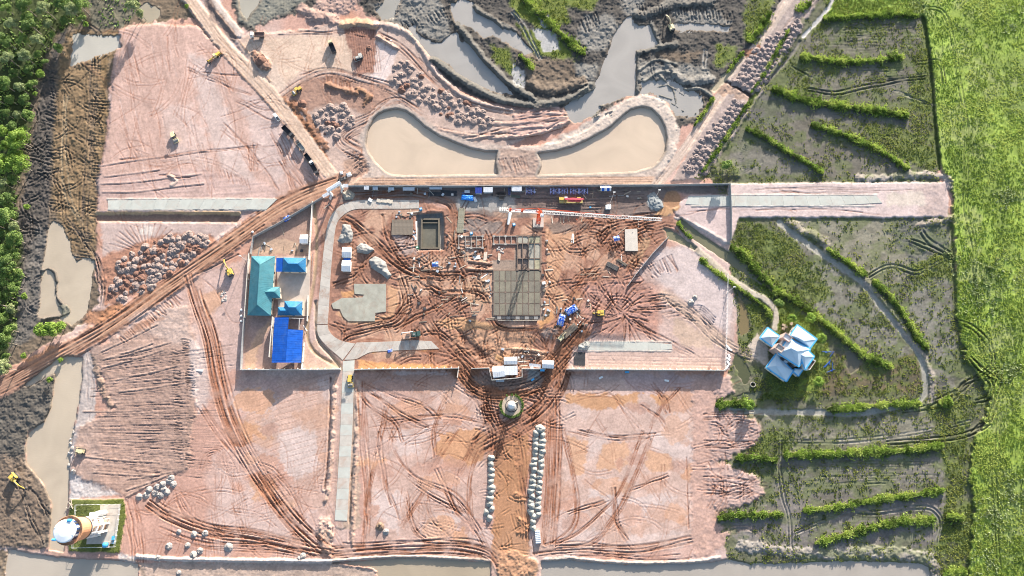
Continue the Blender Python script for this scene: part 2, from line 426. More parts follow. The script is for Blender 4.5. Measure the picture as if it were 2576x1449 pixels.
for y0, x0, x1 in ((70, 2120, 2300), (90, 2060, 2310), (108, 2040, 2310), (125, 2030, 2300), (175, 2060, 2300), (180, 2000, 2060), (212, 2010, 2060), (350, 2080, 2250), (1170, 2000, 2350), (1200, 2060, 2360), (1215, 2020, 2250)):
    bundle([(x0, y0), ((x0 + x1) / 2, y0 - 4), (x1, y0 - 2)], 16, 4, 0.12, 1.6, (0.14, 0.14, 0.09), 0.4, trim=0.4)
comb([(1990, 165), (2050, 200)], 26, 5, 30, 0.2, 1.6, (0.3, 0.27, 0.22), 0.5)
comb([(2240, 225), (2330, 260)], 30, 6, 20, 0.2, 1.6, (0.3, 0.27, 0.23), 0.5)
# winding drain
DRAIN = [(1960, 560), (2010, 598), (2080, 648), (2170, 712), (2195, 745), (2232, 790), (2282, 850), (2315, 900), (2327, 950), (2320, 1000), (2258, 1023), (2157, 1041), (2057, 1038), (1935, 1037), (1800, 1032)]
band(DRAIN, 15, (0.30, 0.285, 0.245), soft=4, warp=3, h=-0.5, rough=0.01, wet=0.8, veg=0)
ridge([(1985, 560), (2010, 575), (2045, 590), (2075, 612), (2080, 630)], 22, 1.3, (0.24, 0.215, 0.18), 8, 0.35)
ridge([(2175, 705), (2225, 760), (2290, 850), (2325, 900), (2345, 950), (2345, 1000), (2335, 1015)], 16, 0.8, (0.28, 0.245, 0.215), 6, 0.35)
ridge([(1870, 1375), (1960, 1385), (2060, 1392), (2170, 1388), (2290, 1396), (2340, 1410), (2355, 1440), (2360, 1500)], 30, 0.7, (0.27, 0.245, 0.22), 11, 0.42)
ridge([(2160, 448), (2230, 447), (2300, 440), (2380, 446), (2388, 470)], 17, 0.8, (0.33, 0.285, 0.25), 9, 0.35)
ridge([(2310, 565), (2350, 560), (2392, 548)], 17, 0.8, (0.28, 0.24, 0.20), 9, 0.35)

# --- filled platforms: level the built-up ground and paint it
def plat(poly, h, col=None, **k):
    k.setdefault('veg', 0.0)
    fill(poly, col, h=h, **k)
plat([(300, 75), (330, 66), (390, 62), (495, 64), (560, 130), (640, 200), (700, 262), (760, 345), (840, 455), (700, 520), (690, 530), (244, 533), (250, 440), (272, 330), (288, 150)], 0.55, (0.45, 0.315, 0.27), warp=5, hsoft=8, rough=0.04, streak=(78, 90, 4.5, 0.28, 0.05))
fill([(470, 130), (520, 150), (590, 330), (645, 470), (590, 490), (520, 330)], PALE, soft=20, warp=10, a=0.75)
fill([(400, 270), (480, 260), (520, 350), (540, 430), (440, 400)], PALE, soft=20, warp=14, a=0.5)
fill([(600, 220), (700, 280), (760, 380), (700, 470), (640, 400)], (0.46, 0.375, 0.35), soft=25, warp=12, a=0.7)
fill([(245, 440), (520, 425), (700, 470), (690, 500), (250, 500)], (0.43, 0.315, 0.285), soft=16, a=0.8, streak=(-4, 80, 4, 0.4, 0.12))
for q in ([(255, 462), (330, 458), (420, 447), (450, 444), (505, 437)], [(258, 482), (340, 482), (430, 470), (512, 461)], [(262, 444), (330, 436), (400, 426)], [(250, 417), (330, 404), (440, 390), (520, 378)]):
    ridge(q, 5, 0.14, (0.42, 0.31, 0.275), 2); rut(spline(np.array(q) + (0, 4)), 1.6, 0.12, RED, 0.35)
ridge([(425, 440), (445, 455), (430, 466)], 8, 0.5, (0.48, 0.38, 0.33), 2)
comb([(540, 420), (620, 450)], 30, 5, 75, 0.12, 1.4, RED, 0.4)
for q in ([(600, 250), (650, 270), (690, 275)], [(595, 255), (660, 290), (690, 305)], [(470, 170), (560, 215), (640, 240)], [(500, 178), (600, 190), (660, 180)], [(620, 360), (632, 430)], [(640, 360), (642, 430)], [(560, 310), (640, 390), (700, 480)], [(400, 440), (445, 442), (480, 446)], [(300, 400), (420, 392), (560, 376), (690, 362)], [(700, 400), (735, 460), (760, 500)], [(680, 330), (720, 420), (740, 490)], [(420, 90), (425, 180)], [(440, 60), (442, 110)]):
    bundle(q, 7, 2, 0.12, 1.5, RED, 0.45, trim=0.1)
for k in range(46):
    x0 = random.uniform(300, 560); y0 = random.uniform(80, 420); L = random.uniform(40, 140)
    rut(np.array([(x0, y0), (x0 + L * 0.10, y0 + L * 0.5), (x0 + L * 0.26, y0 + L)]), 1.4, random.uniform(0.04, 0.12), RED if random.random() < .5 else PALE, 0.35)
bundle([(700, 340), (740, 420), (790, 480)], 40, 9, 0.15, 1.5, RED, 0.5)
comb([(690, 290), (800, 440)], -22, 5, 100, 0.15, 1.5, RED, 0.4)

# north fill with the loading place
plat([(585, 100), (640, 85), (760, 75), (860, 50), (905, 60), (1000, 60), (1030, 80), (1062, 120), (1092, 175), (1135, 220), (1205, 255), (1290, 275), (1400, 280), (1440, 300), (1425, 318), (1350, 340), (1260, 372), (1200, 372), (1120, 345), (1070, 320), (1020, 283), (975, 276), (935, 300), (920, 350), (930, 400), (900, 440), (850, 455), (790, 370), (700, 240), (640, 175)], 0.5, (0.42, 0.32, 0.275), warp=6, hsoft=8, rough=0.07)
fill([(600, 105), (770, 88), (880, 90), (900, 150), (880, 180), (760, 180), (700, 230), (660, 190)], (0.50, 0.385, 0.31), soft=14, rough=0.03)
fill([(660, 130), (700, 170), (720, 220), (690, 235), (650, 180)], (0.53, 0.42, 0.35), soft=14)
fill([(940, 100), (1000, 130), (985, 175), (960, 210), (930, 195), (940, 150)], (0.53, 0.44, 0.41), soft=8, rough=0.02)
fill([(860, 65), (945, 62), (945, 130), (940, 180), (900, 195), (885, 150), (870, 90)], (0.26, 0.155, 0.125), soft=6, rough=0.12)
for x0 in range(872, 945, 6):
    rut(np.array([(x0, 75), (x0 + 8, 130), (x0 + 14, 180)]), 1.6, 0.18, DKRED, 0.4)
ridge([(800, 40), (830, 20), (870, 0), (880, -20)], 60, 0.6, (0.36, 0.26, 0.225), 10, 0.45)
ridge([(862, 62), (900, 56), (942, 64)], 22, 1.8, (0.42, 0.285, 0.20), 5, 0.2)
ridge([(762, 25), (800, 40), (840, 50)], 30, 0.9, (0.38, 0.27, 0.23), 8, 0.4)
ridge([(946, 58), (985, 66), (1030, 85), (1060, 120), (1090, 170), (1140, 222), (1210, 258), (1290, 276)], 14, 0.9, (0.42, 0.33, 0.29), 4, 0.12)
ridge([(950, 92), (972, 105), (1000, 122)], 10, 1.4, (0.38, 0.28, 0.24), 4, 0.12)
bundle([(950, 85), (1010, 120), (1080, 190), (1140, 235), (1220, 268), (1330, 285), (1430, 290)], 26, 6, 0.2, 1.8, RED, 0.5)
bundle([(700, 85), (850, 80), (960, 100)], 10, 3, 0.1, 1.4, RED, 0.35)
bundle([(700, 240), (760, 200), (820, 180), (900, 195), (980, 220), (1060, 260)], 26, 7, 0.14, 1.6, RED, 0.4)
fill([(705, 245), (760, 205), (840, 185), (900, 205), (960, 215), (1000, 235), (920, 290), (880, 270), (840, 260), (780, 280), (740, 275)], (0.30, 0.195, 0.155), soft=10, rough=0.14)
comb([(820, 190), (880, 205)], 24, 4, 85, 0.2, 1.5, DKRED, 0.5)
ridge([(825, 215), (850, 222), (900, 235)], 14, 1.3, (0.26, 0.16, 0.115), 8, 0.35)
ridge([(900, 225), (930, 240), (915, 260)], 14, 0.9, (0.25, 0.15, 0.10), 8, 0.35)
ridge([(645, 140), (665, 165)], 28, 1.9, (0.24, 0.15, 0.115), 8, 0.45)
ridge([(715, 255), (760, 275), (790, 330), (815, 370)], 20, 0.4, (0.22, 0.12, 0.08), 11, 0.45)
fill([(705, 250), (735, 260), (765, 290), (800, 350), (845, 430), (852, 455), (838, 448), (790, 380), (730, 290)], (0.23, 0.12, 0.075), soft=8, warp=9, rough=0.42)
bundle([(900, 440), (935, 400), (860, 350), (940, 300), (985, 262)], 40, 9, 0.16, 1.6, RED, 0.5)
bundle([(870, 440), (915, 395), (925, 330), (950, 280), (1000, 256), (1060, 290)], 26, 6, 0.16, 1.6, RED, 0.5)
comb([(860, 380), (930, 440)], 34, 7, -12, 0.2, 1.7, DKRED, 0.5)
fill([(860, 400), (930, 390), (950, 440), (870, 455)], (0.33, 0.22, 0.17), soft=14, rough=0.18, a=0.8)
# ramps of fill south of the north heaps
for q in ([(1090, 345), (1180, 350), (1290, 325), (1420, 312)], [(1060, 310), (1150, 335), (1260, 345), (1380, 330)], [(1150, 290), (1260, 310), (1400, 298)], [(1250, 345), (1330, 340), (1440, 305)]):
    bundle(q, 14, 4, 0.22, 1.8, RED, 0.5); ridge(q, 9, 0.35, (0.43, 0.32, 0.27), 3)
fill([(1350, 268), (1420, 272), (1443, 292), (1432, 312), (1340, 340), (1280, 345), (1290, 290)], (0.44, 0.31, 0.27), soft=6, rough=0.05, dh=0.5, hsoft=8)
bundle([(1290, 300), (1370, 292), (1440, 286)], 34, 8, 0.16, 1.5, RED, 0.45)

# pond shore
fill([(900, 350), (925, 300), (960, 268), (1010, 262), (1060, 295), (1110, 330), (1200, 360), (1300, 370), (1400, 360), (1470, 330), (1530, 290), (1570, 250), (1620, 238), (1672, 255), (1700, 300), (1698, 380), (1670, 430), (1640, 466), (880, 466), (930, 430)], (0.42, 0.345, 0.30), soft=8, warp=5, rough=0.13, h=0.5, hsoft=8)
fill([(1490, 300), (1570, 248), (1630, 236), (1676, 255), (1712, 330), (1700, 400), (1655, 445), (1640, 300), (1600, 275), (1500, 340), (1380, 385), (1350, 375)], (0.46, 0.39, 0.34), soft=8, rough=0.2)
fill([(1250, 372), (1360, 380), (1364, 412), (1350, 445), (1250, 445), (1244, 408)], (0.34, 0.255, 0.215), soft=5, warp=2, rough=0.22)
comb([(1255, 400), (1320, 395)], 40, 5, 70, 0.14, 1.4, RED, 0.3)
fill([(880, 447), (1650, 443), (1640, 467), (870, 467)], (0.47, 0.34, 0.265), soft=5, warp=3, rough=0.05)
fill([(1250, 455), (1000, 462), (1100, 445), (960, 445)], (0.43, 0.29, 0.20), soft=6, a=0.6)
for y0 in (448, 454, 460):
    rut(spline([(900, y0 + 2), (1200, y0), (1640, y0 - 2)]), 1.6, 0.08, RED, 0.35)

# --- roads of bare earth
band([(455, -30), (500, 28), (560, 110), (640, 195), (700, 262), (760, 342), (848, 462)], 34, (0.50, 0.385, 0.31), soft=5, warp=4, h=0.75, rough=0.04)
band([(520, -30), (545, 15), (600, 85)], 22, (0.50, 0.42, 0.37), soft=5, warp=3, h=0.6, rough=0.03)
fill([(495, -20), (520, -20), (600, 95), (590, 110), (540, 60)], (0.20, 0.155, 0.135), soft=8, rough=0.22)
bundle([(458, -30), (500, 28), (560, 110), (640, 195), (700, 262), (760, 342), (848, 462)], 24, 5, 0.06, 1.6, (0.40, 0.28, 0.21), 0.4, trim=0.1)
for q in ([(478, 20), (530, 100), (600, 180), (690, 280), (770, 400), (830, 470)], [(520, 0), (600, 100), (680, 205)]):
    ridge(q, 5, 0.3, (0.33, 0.23, 0.18), 3, 0.12)
SW = [(850, 462), (770, 492), (690, 532), (600, 592), (500, 664), (400, 735), (300, 805), (200, 866), (100, 922), (-30, 992)]
band(SW, 50, (0.32, 0.19, 0.14), soft=10, warp=7, h=0.6, rough=0.12)
band(SW, 28, (0.42, 0.265, 0.19), soft=10, warp=4, rough=0.03)
bundle(SW, 44, 10, 0.16, 2.0, DKRED, 0.6, trim=0.3)
fill([(60, 905), (130, 870), (160, 880), (90, 935)], (0.40, 0.215, 0.135), soft=14)
NE = [(2015, -40), (1985, -5), (1940, 62), (1880, 148), (1820, 232), (1760, 322), (1702, 402), (1650, 468)]
fill([(2085, -40), (2060, 0), (1990, 115), (1900, 260), (1800, 410), (1760, 452), (1690, 455), (1760, 330), (1860, 190), (1960, 30), (2000, -40)], (0.33, 0.265, 0.24), soft=5, warp=4, rough=0.12, h=0.6, hsoft=8)
band(NE, 24, (0.46, 0.37, 0.315), soft=5, warp=3, rough=0.04)
bundle(NE, 16, 4, 0.08, 1.6, (0.36, 0.27, 0.22), 0.5)
bundle([(2070, -20), (1990, 60), (1950, 110)], 22, 5, 0.15, 1.8, (0.36, 0.25, 0.2), 0.4)
fill([(1870, 130), (1905, 112), (1925, 122), (1880, 150)], (0.27, 0.14, 0.09), soft=5, rough=0.25)
fill([(1790, 215), (1825, 205), (1900, 245), (1890, 262), (1840, 240), (1815, 240)], (0.33, 0.235, 0.185), soft=5, rough=0.3)
band([(1825, 205), (1860, 222), (1888, 242)], 8, (0.16, 0.12, 0.10), soft=3, warp=2, h=-0.8)
band([(1985, 80), (1930, 190), (1880, 270), (1760, 440)], 10, MARSH, soft=6, warp=5, h=0.0, veg=1.0)
band([(2100, -20), (2086, 16), (2050, 60), (2020, 92)], 10, (0.36, 0.35, 0.34), soft=3, warp=2, h=-0.6, rough=0.01, wet=0.6, veg=0)
band([(2012, 105), (1985, 145), (1940, 195), (1925, 215)], 8, (0.14, 0.13, 0.11), soft=4, warp=3, h=-0.7, wet=0.3, veg=0)
band([(1865, 140), (1845, 170), (1795, 226)], 15, (0.33, 0.28, 0.2), soft=4, warp=4, h=-0.5, rough=0.01, wet=0.7)

# --- northern yard inside the wall, east strip
fill([(872, 470), (1640, 470), (1832, 466), (1832, 492), (1735, 490), (1700, 480), (1690, 545), (1250, 550), (1150, 530), (1120, 512), (1060, 505), (850, 512)], YARD, soft=8, warp=4, rough=0.07, h=0.2, hsoft=8)
fill([(1150, 500), (1290, 495), (1300, 530), (1150, 530)], (0.30, 0.28, 0.26), soft=12, rough=0.02, wet=0.2)
fill([(1300, 500), (1640, 500), (1640, 535), (1480, 545), (1300, 530)], (0.17, 0.13, 0.115), soft=10, rough=0.12)
bundle([(1300, 510), (1480, 508), (1620, 500)], 40, 9, 0.14, 1.8, (0.13, 0.10, 0.09), 0.6)
plat([(1832, 462), (1960, 460), (2380, 458), (2388, 500), (2384, 545), (2250, 548), (1960, 548), (1860, 548), (1838, 610), (1820, 612), (1700, 540), (1690, 520), (1735, 490), (1832, 490)], 0.5, (0.50, 0.40, 0.375), warp=3, hsoft=6, rough=0.03)
fill([(2300, 465), (2385, 462), (2385, 545), (2310, 540)], (0.44, 0.34, 0.31), soft=10, rough=0.12)
fill([(2230, 485), (2320, 485), (2330, 515), (2230, 520)], (0.50, 0.42, 0.36), soft=8, wet=0.3)
for q in ([(1940, 482), (2060, 486), (2210, 484)], [(1850, 530), (2000, 524), (2120, 530), (2240, 540)], [(1960, 478), (2010, 486)], [(1960, 520), (2010, 538)], [(1840, 520), (1700, 540)], [(1840, 475), (2300, 476)]):
    bundle(q, 5, 2, 0.1, 1.5, RED, 0.4)
band([(1700, 548), (1740, 560), (1838, 614)], 8, (0.46, 0.40, 0.37), soft=4, warp=3, dh=0.3)

# --- inner yard of the works
fill([(850, 512), (1060, 505), (1150, 530), (1250, 548), (1690, 545), (1700, 560), (1660, 620), (1580, 690), (1570, 760), (1480, 850), (1410, 930), (1250, 935), (880, 935), (800, 850), (806, 560)], MUDRED, soft=10, warp=8, rough=0.14, h=0.15, hsoft=10)
m0 = win(800, 500, 1700, 935)
mm = sstep((fbm(X[m0] / 55, Y[m0] / 55, 4, 4) - 0.53) * 9) * (sdist([(850, 520), (1690, 550), (1570, 760), (1410, 930), (880, 935), (806, 560)], X[m0], Y[m0]) > 0)
lerp(COL, m0, (mm * 0.85)[..., None], np.array((0.44, 0.29, 0.215), np.float32))
lerp(RGH, m0, mm, 0.03)
for p, c in (([(1370, 575), (1445, 560), (1450, 600), (1420, 640), (1400, 720), (1440, 760), (1370, 800), (1375, 650)], (0.46, 0.28, 0.185)),
          ([(1095, 805), (1160, 798), (1245, 815), (1300, 828), (1240, 832), (1150, 832), (1110, 822)], (0.44, 0.27, 0.165)),
          ([(845, 790), (880, 812), (940, 818), (985, 800), (1005, 765), (1008, 725), (975, 720), (975, 790), (900, 812), (870, 770)], (0.46, 0.28, 0.18)),
          ([(858, 735), (895, 730), (890, 745), (860, 748)], ORANGE), ([(1640, 545), (1692, 490), (1712, 500), (1708, 528), (1670, 545)], (0.42, 0.255, 0.15)),
          ([(1375, 640), (1400, 600), (1440, 605), (1400, 660)], (0.45, 0.28, 0.19)), ([(1350, 800), (1385, 780), (1395, 800), (1360, 828)], ORANGE),
          ([(900, 905), (1000, 915), (1140, 918), (1145, 927), (900, 928)], ORANGE), ([(925, 880), (970, 876), (940, 890)], ORANGE), ([(1240, 890), (1290, 880), (1300, 905), (1250, 910)], (0.44, 0.27, 0.15)),
          ([(1000, 690), (1040, 690), (1030, 800), (1000, 760)], (0.44, 0.29, 0.21)), ([(1160, 720), (1230, 690), (1238, 760), (1180, 770)], (0.44, 0.29, 0.2)), ([(1390, 840), (1420, 760), (1450, 720), (1470, 760)], (0.42, 0.25, 0.16)),
          ([(1050, 870), (1090, 868), (1090, 882), (1060, 884)], ORANGE), ([(1580, 660), (1610, 600), (1640, 600), (1600, 680)], (0.40, 0.26, 0.17))):
    fill(p, c, soft=4, warp=6, rough=0.01, wet=0.55, var=0.06)
band([(1690, 500), (1692, 502)], 42, (0.33, 0.19, 0.115), soft=4, warp=3, rough=0.01, wet=0.6, h=0.05)
fill([(1628, 490), (1650, 500), (1662, 520), (1645, 532), (1630, 520)], (0.45, 0.44, 0.41), soft=4, rough=0.05, dh=0.4, hsoft=8)
fill([(1170, 545), (1260, 560), (1265, 590), (1160, 585)], (0.22, 0.175, 0.155), soft=8, rough=0.2)
fill([(1370, 560), (1480, 565), (1480, 580), (1390, 590)], (0.22, 0.16, 0.13), soft=8, rough=0.15)
fill([(990, 590), (1048, 600), (1050, 640), (1000, 640)], (0.38, 0.29, 0.255), soft=10, rough=0.1)
fill([(1130, 830), (1190, 850), (1200, 905), (1140, 880)], (0.33, 0.20, 0.14), soft=10, rough=0.3)
fill([(1190, 830), (1300, 828), (1350, 850), (1330, 890), (1230, 895), (1170, 870)], (0.37, 0.23, 0.16), soft=14, rough=0.28)
fill([(1150, 830), (1180, 850), (1240, 900), (1205, 905), (1170, 870)], (0.17, 0.10, 0.075), soft=8, rough=0.2, dh=-0.5, hsoft=12)
fill([(1365, 830), (1380, 820), (1405, 830), (1395, 850), (1372, 852)], (0.30, 0.23, 0.20), soft=6, rough=0.45, dh=0.7, hsoft=14)
ridge([(1290, 878), (1330, 880), (1372, 888)], 8, 0.9, (0.45, 0.31, 0.23), 2)
ridge([(1288, 890), (1330, 892), (1368, 896)], 6, 0.6, (0.42, 0.29, 0.21), 2)
for q in ([(1180, 655), (1230, 662), (1285, 657)], [(1176, 675), (1230, 678), (1286, 670)]):
    ridge(q, 7, 0.6, (0.43, 0.29, 0.22), 2); rut(spline(np.array(q) + (0, 6)), 2.4, 0.3, DKRED, 0.6)
for q in ([(1060, 545), (1075, 530), (1110, 532)],):
    ridge(q, 6, 0.3)
# tracks
bundle([(850, 545), (884, 557), (944, 612), (994, 660), (1044, 687), (1106, 694), (1156, 692), (1170, 714), (1168, 745)], 22, 7, 0.28, 2.0, DKRED, 0.65)
bundle([(966, 540), (981, 600), (1019, 657), (1054, 684), (1110, 700)], 16, 4, 0.26, 2.0, DKRED, 0.6)
bundle([(890, 492), (1019, 487), (1081, 495), (1131, 512), (1144, 550), (1146, 612), (1159, 662), (1171, 690)], 20, 7, 0.26, 2.0, DKRED, 0.7)
bundle([(838, 720), (890, 700), (920, 665), (945, 640)], 18, 5, 0.26, 2.0, DKRED, 0.6)
bundle([(1011, 700), (1022, 762), (996, 806), (944, 820), (880, 838), (860, 850)], 36, 9, 0.24, 2.0, DKRED, 0.6)
bundle([(1150, 745), (1100, 772), (1044, 800), (994, 830)], 13, 5, 0.26, 2.0, DKRED, 0.65)
bundle([(1060, 790), (1094, 837), (1144, 880), (1194, 930), (1215, 960)], 32, 8, 0.26, 2.0, DKRED, 0.6)
bundle([(1110, 735), (1174, 733), (1215, 746), (1230, 785), (1250, 818), (1288, 828), (1350, 826)], 12, 5, 0.28, 2.0, DKRED, 0.65)
bundle([(1560, 618), (1510, 668), (1463, 724), (1400, 830), (1380, 880)], 34, 9, 0.2, 2.0, RED, 0.6)
bundle([(1660, 545), (1600, 555), (1530, 575), (1510, 600)], 30, 8, 0.24, 2.0, DKRED, 0.55)
bundle([(1490, 560), (1470, 640), (1465, 720)], 16, 5, 0.2, 1.9, RED, 0.5)
bundle([(1610, 590), (1600, 650), (1580, 690)], 20, 5, 0.22, 2.0, RED, 0.5)
bundle([(1060, 700), (1100, 735), (1150, 735)], 20, 5, 0.24, 1.9, DKRED, 0.5)
bundle([(880, 880), (930, 865), (1100, 885), (1150, 900)], 20, 6, 0.2, 1.9, RED, 0.5)
comb([(1380, 590), (1400, 640), (1370, 760)], 40, 7, 50, 0.14, 1.5, RED, 0.5)
comb([(1430, 640), (1450, 720), (1400, 800)], 30, 7, -60, 0.14, 1.5, RED, 0.4)
comb([(860, 550), (870, 680)], 30, 8, 10, 0.16, 1.6, DKRED, 0.5)
comb([(1180, 700), (1230, 790)], 28, 7, 4, 0.18, 1.6, DKRED, 0.5)
comb([(1100, 830), (1200, 745)], 24, 7, -30, 0.18, 1.6, DKRED, 0.5)

scribble([(850, 520), (1250, 550), (1240, 650), (1180, 800), (1050, 830), (850, 850), (840, 600)], 120, 60, DKRED, 0.2)
scribble([(1010, 640), (1240, 640), (1240, 820), (1020, 820)], 90, 40, DKRED, 0.24)
scribble([(1370, 560), (1680, 560), (1560, 760), (1400, 850), (1370, 800)], 120, 60, DKRED, 0.18)
scribble([(1050, 830), (1420, 830), (1420, 930), (1060, 930)], 90, 50, DKRED, 0.22)
scribble([(1160, 930), (1440, 930), (1400, 1080), (1200, 1080)], 90, 60, DKRED, 0.24)
scribble([(1480, 540), (1660, 540), (1640, 640), (1480, 640)], 60, 50, DKRED, 0.22)
scribble([(1240, 1080), (1340, 1080), (1335, 1400), (1240, 1400)], 50, 50, DKRED, 0.18)
# --- compound of the blue-roofed buildings
fill([(636, 592), (786, 505), (782, 640), (636, 645)], (0.33, 0.225, 0.18), soft=5, warp=4, rough=0.07)
fill([(640, 600), (700, 600), (780, 620), (780, 640), (640, 640)], (0.43, 0.31, 0.23), soft=8, rough=0.08, a=0.8)
fill([(612, 640), (782, 640), (780, 800), (760, 930), (612, 932)], (0.36, 0.25, 0.21), soft=5, warp=3, rough=0.04)
fill([(615, 890), (640, 850), (672, 808), (684, 810), (650, 880), (640, 928), (616, 930)], (0.46, 0.31, 0.225), soft=7, rough=0.06)
fill([(766, 880), (800, 850), (860, 905), (862, 930), (766, 930)], (0.46, 0.33, 0.27), soft=5, rough=0.05)
fill([(480, 700), (618, 650), (612, 930), (560, 935), (520, 780)], (0.43, 0.315, 0.28), soft=12, rough=0.04)
fill([(500, 740), (560, 730), (560, 760), (520, 800)], ORANGE, soft=10, a=0.5)
rut(spline([(508, 700), (545, 735), (580, 805), (612, 812)]), 1.6, 0.12, RED, 0.5)
rut(spline([(497, 690), (560, 660), (600, 640)]), 2, 0.2, DARK, 0.5)
band([(790, 515), (797, 600), (792, 690), (776, 860), (862, 930)], 8, (0.36, 0.26, 0.18), soft=3, warp=1, h=-0.4, rough=0.01, wet=0.3)
band([(795, 760), (800, 850), (830, 890), (862, 930)], 9, (0.33, 0.26, 0.2), soft=3, warp=1, h=-0.7, rough=0.01, wet=0.4)

# --- south-west ploughed-out fill
plat([(222, 872), (250, 868), (330, 815), (420, 775), (475, 770), (500, 900), (490, 1060), (470, 1180), (430, 1200), (315, 1250), (176, 1190), (190, 1080), (285, 1025), (262, 960), (240, 900)], 0.35, (0.345, 0.245, 0.205), soft=16, warp=12, hsoft=14, rough=0.13, streak=(-1, 80, 3.0, 0.5, 0.2))
fill([(320, 800), (420, 760), (470, 770), (480, 860), (440, 870)], (0.45, 0.36, 0.32), soft=20, a=0.6)
for x0, y0, x1, y1 in ((252, 885, 396, 815), (255, 906, 430, 860), (256, 925, 410, 880), (270, 900, 385, 862), (290, 955, 445, 920), (300, 985, 470, 960), (210, 1035, 380, 1030), (210, 1148, 400, 1163), (235, 1188, 400, 1195), (318, 1205, 430, 1187), (318, 1232, 430, 1192), (316, 1250, 380, 1215)):
    q = [(x0, y0), ((x0 + x1) / 2, (y0 + y1) / 2 + 2), (x1, y1)]
    ridge(q, 4, 0.16, (0.38, 0.28, 0.235), 2); rut(spline(np.array(q) + (0, 4)), 1.5, 0.14, (0.25, 0.17, 0.14), 0.4)
for k in range(520):
    y0 = random.uniform(890, 1190); x0 = random.uniform(225, 430); L = random.uniform(40, 180)
    s = -0.14 + (y0 - 900) / 285 * 0.24
    rut(np.array([(x0, y0), (x0 + L / 2, y0 + L / 2 * s), (x0 + L, y0 + L * s)]), 1.2, random.uniform(0.03, 0.10), (0.26, 0.18, 0.15), 0.35)
comb([(455, 850), (470, 1000), (465, 1170)], 22, 4, 12, 0.2, 1.5, (0.22, 0.15, 0.12), 0.5)
comb([(430, 880), (440, 1000), (440, 1150)], 18, 6, 8, 0.2, 1.5, (0.22, 0.15, 0.12), 0.5)
fill([(478, 850), (520, 880), (530, 1000), (500, 1040), (480, 980)], (0.47, 0.40, 0.375), soft=14, a=0.7)
fill([(330, 840), (370, 820), (410, 800), (350, 805)], (0.35, 0.2, 0.14), soft=12, rough=0.14, a=0.7)
comb([(300, 850), (440, 740)], 26, 5, 45, 0.18, 1.6, RED, 0.5)
fill([(210, 785), (240, 780), (300, 760), (330, 770), (240, 820), (215, 810)], (0.30, 0.16, 0.10), soft=10, rough=0.3)
fill([(250, 560), (600, 560), (640, 540), (500, 640), (380, 600), (260, 650)], (0.42, 0.33, 0.30), soft=10, rough=0.05)
fill([(350, 570), (390, 572), (385, 590), (350, 588)], (0.52, 0.46, 0.42), soft=6, wet=0.3, rough=0.01)
for k in range(16):
    a0 = R(20 + k * 9)
    rut(np.array([(370 - math.cos(a0) * q * 1.3, 640 - math.sin(a0) * q) for q in (20, 50, 78)]), 1.6, 0.15, RED, 0.45)
fill([(250, 650), (300, 630), (420, 585), (530, 590), (545, 610), (430, 700), (300, 760), (262, 770), (255, 700)], (0.33, 0.185, 0.135), soft=10, rough=0.22)
bundle([(240, 655), (258, 720), (255, 770)], 14, 4, 0.25, 1.9, DARK, 0.5)

# --- southern platforms
for p, c in (([(600, 945), (860, 940), (850, 1300), (800, 1290), (700, 1150), (620, 1040)], (0.44, 0.31, 0.26)),
             ([(900, 950), (1160, 945), (1215, 1000), (1240, 1080), (1230, 1300), (1180, 1370), (920, 1370), (915, 1000)], (0.44, 0.315, 0.27)),
             ([(1420, 945), (1790, 945), (1775, 1350), (1420, 1390), (1400, 1000)], (0.45, 0.33, 0.285))):
    fill(p, c, soft=20, warp=8, rough=0.02, var=0.15, streak=(-12, 90, 6, 0.16, 0.02))
for p, c, a in (([(700, 1090), (790, 1060), (800, 1180), (740, 1215), (700, 1150)], PALE, 0.9), ([(600, 960), (700, 950), (720, 1000), (640, 1030)], (0.37, 0.26, 0.235), 0.7),
             ([(590, 1060), (680, 1070), (690, 1130), (620, 1110)], ORANGE, 0.6), ([(800, 950), (845, 960), (850, 1010), (810, 1000)], PALE, 0.6), ([(740, 1040), (830, 1010), (840, 1080), (770, 1080)], (0.45, 0.29, 0.22), 0.7), ([(700, 1220), (790, 1190), (830, 1250), (760, 1300)], (0.43, 0.30, 0.255), 0.7), ([(620, 1200), (690, 1210), (730, 1290), (640, 1250)], ORANGE, 0.55), ([(640, 1100), (700, 1110), (700, 1200), (650, 1180)], (0.42, 0.30, 0.26), 0.6),
             ([(1000, 1080), (1060, 1090), (1090, 1060), (1050, 1140), (1000, 1150)], PALE, 0.7), ([(940, 1230), (1010, 1240), (1000, 1340), (940, 1300)], PALE, 0.9), ([(1170, 1290), (1190, 1330), (1060, 1340), (1080, 1300)], PALE, 0.7), ([(1040, 960), (1130, 980), (1060, 1010)], (0.46, 0.36, 0.32), 0.6),
             ([(1500, 1000), (1480, 1060), (1430, 1050), (1440, 1010)], PALE, 0.3), ([(1470, 1200), (1530, 1200), (1560, 1260), (1640, 1240), (1700, 1250), (1640, 1300), (1560, 1310), (1480, 1260)], PALE, 0.9), ([(1640, 1090), (1750, 1100), (1770, 1170), (1700, 1160), (1640, 1130)], PALE, 0.85), ([(1480, 1085), (1540, 1090), (1520, 1120), (1480, 1160)], PALE, 0.7), ([(1450, 1330), (1600, 1340), (1750, 1340), (1760, 1370), (1420, 1390)], PALE, 0.7), ([(1560, 940), (1780, 950), (1770, 990), (1600, 995)], (0.38, 0.28, 0.27), 0.6)):
    fill(p, c, soft=10, warp=16, a=a, rough=0.015)
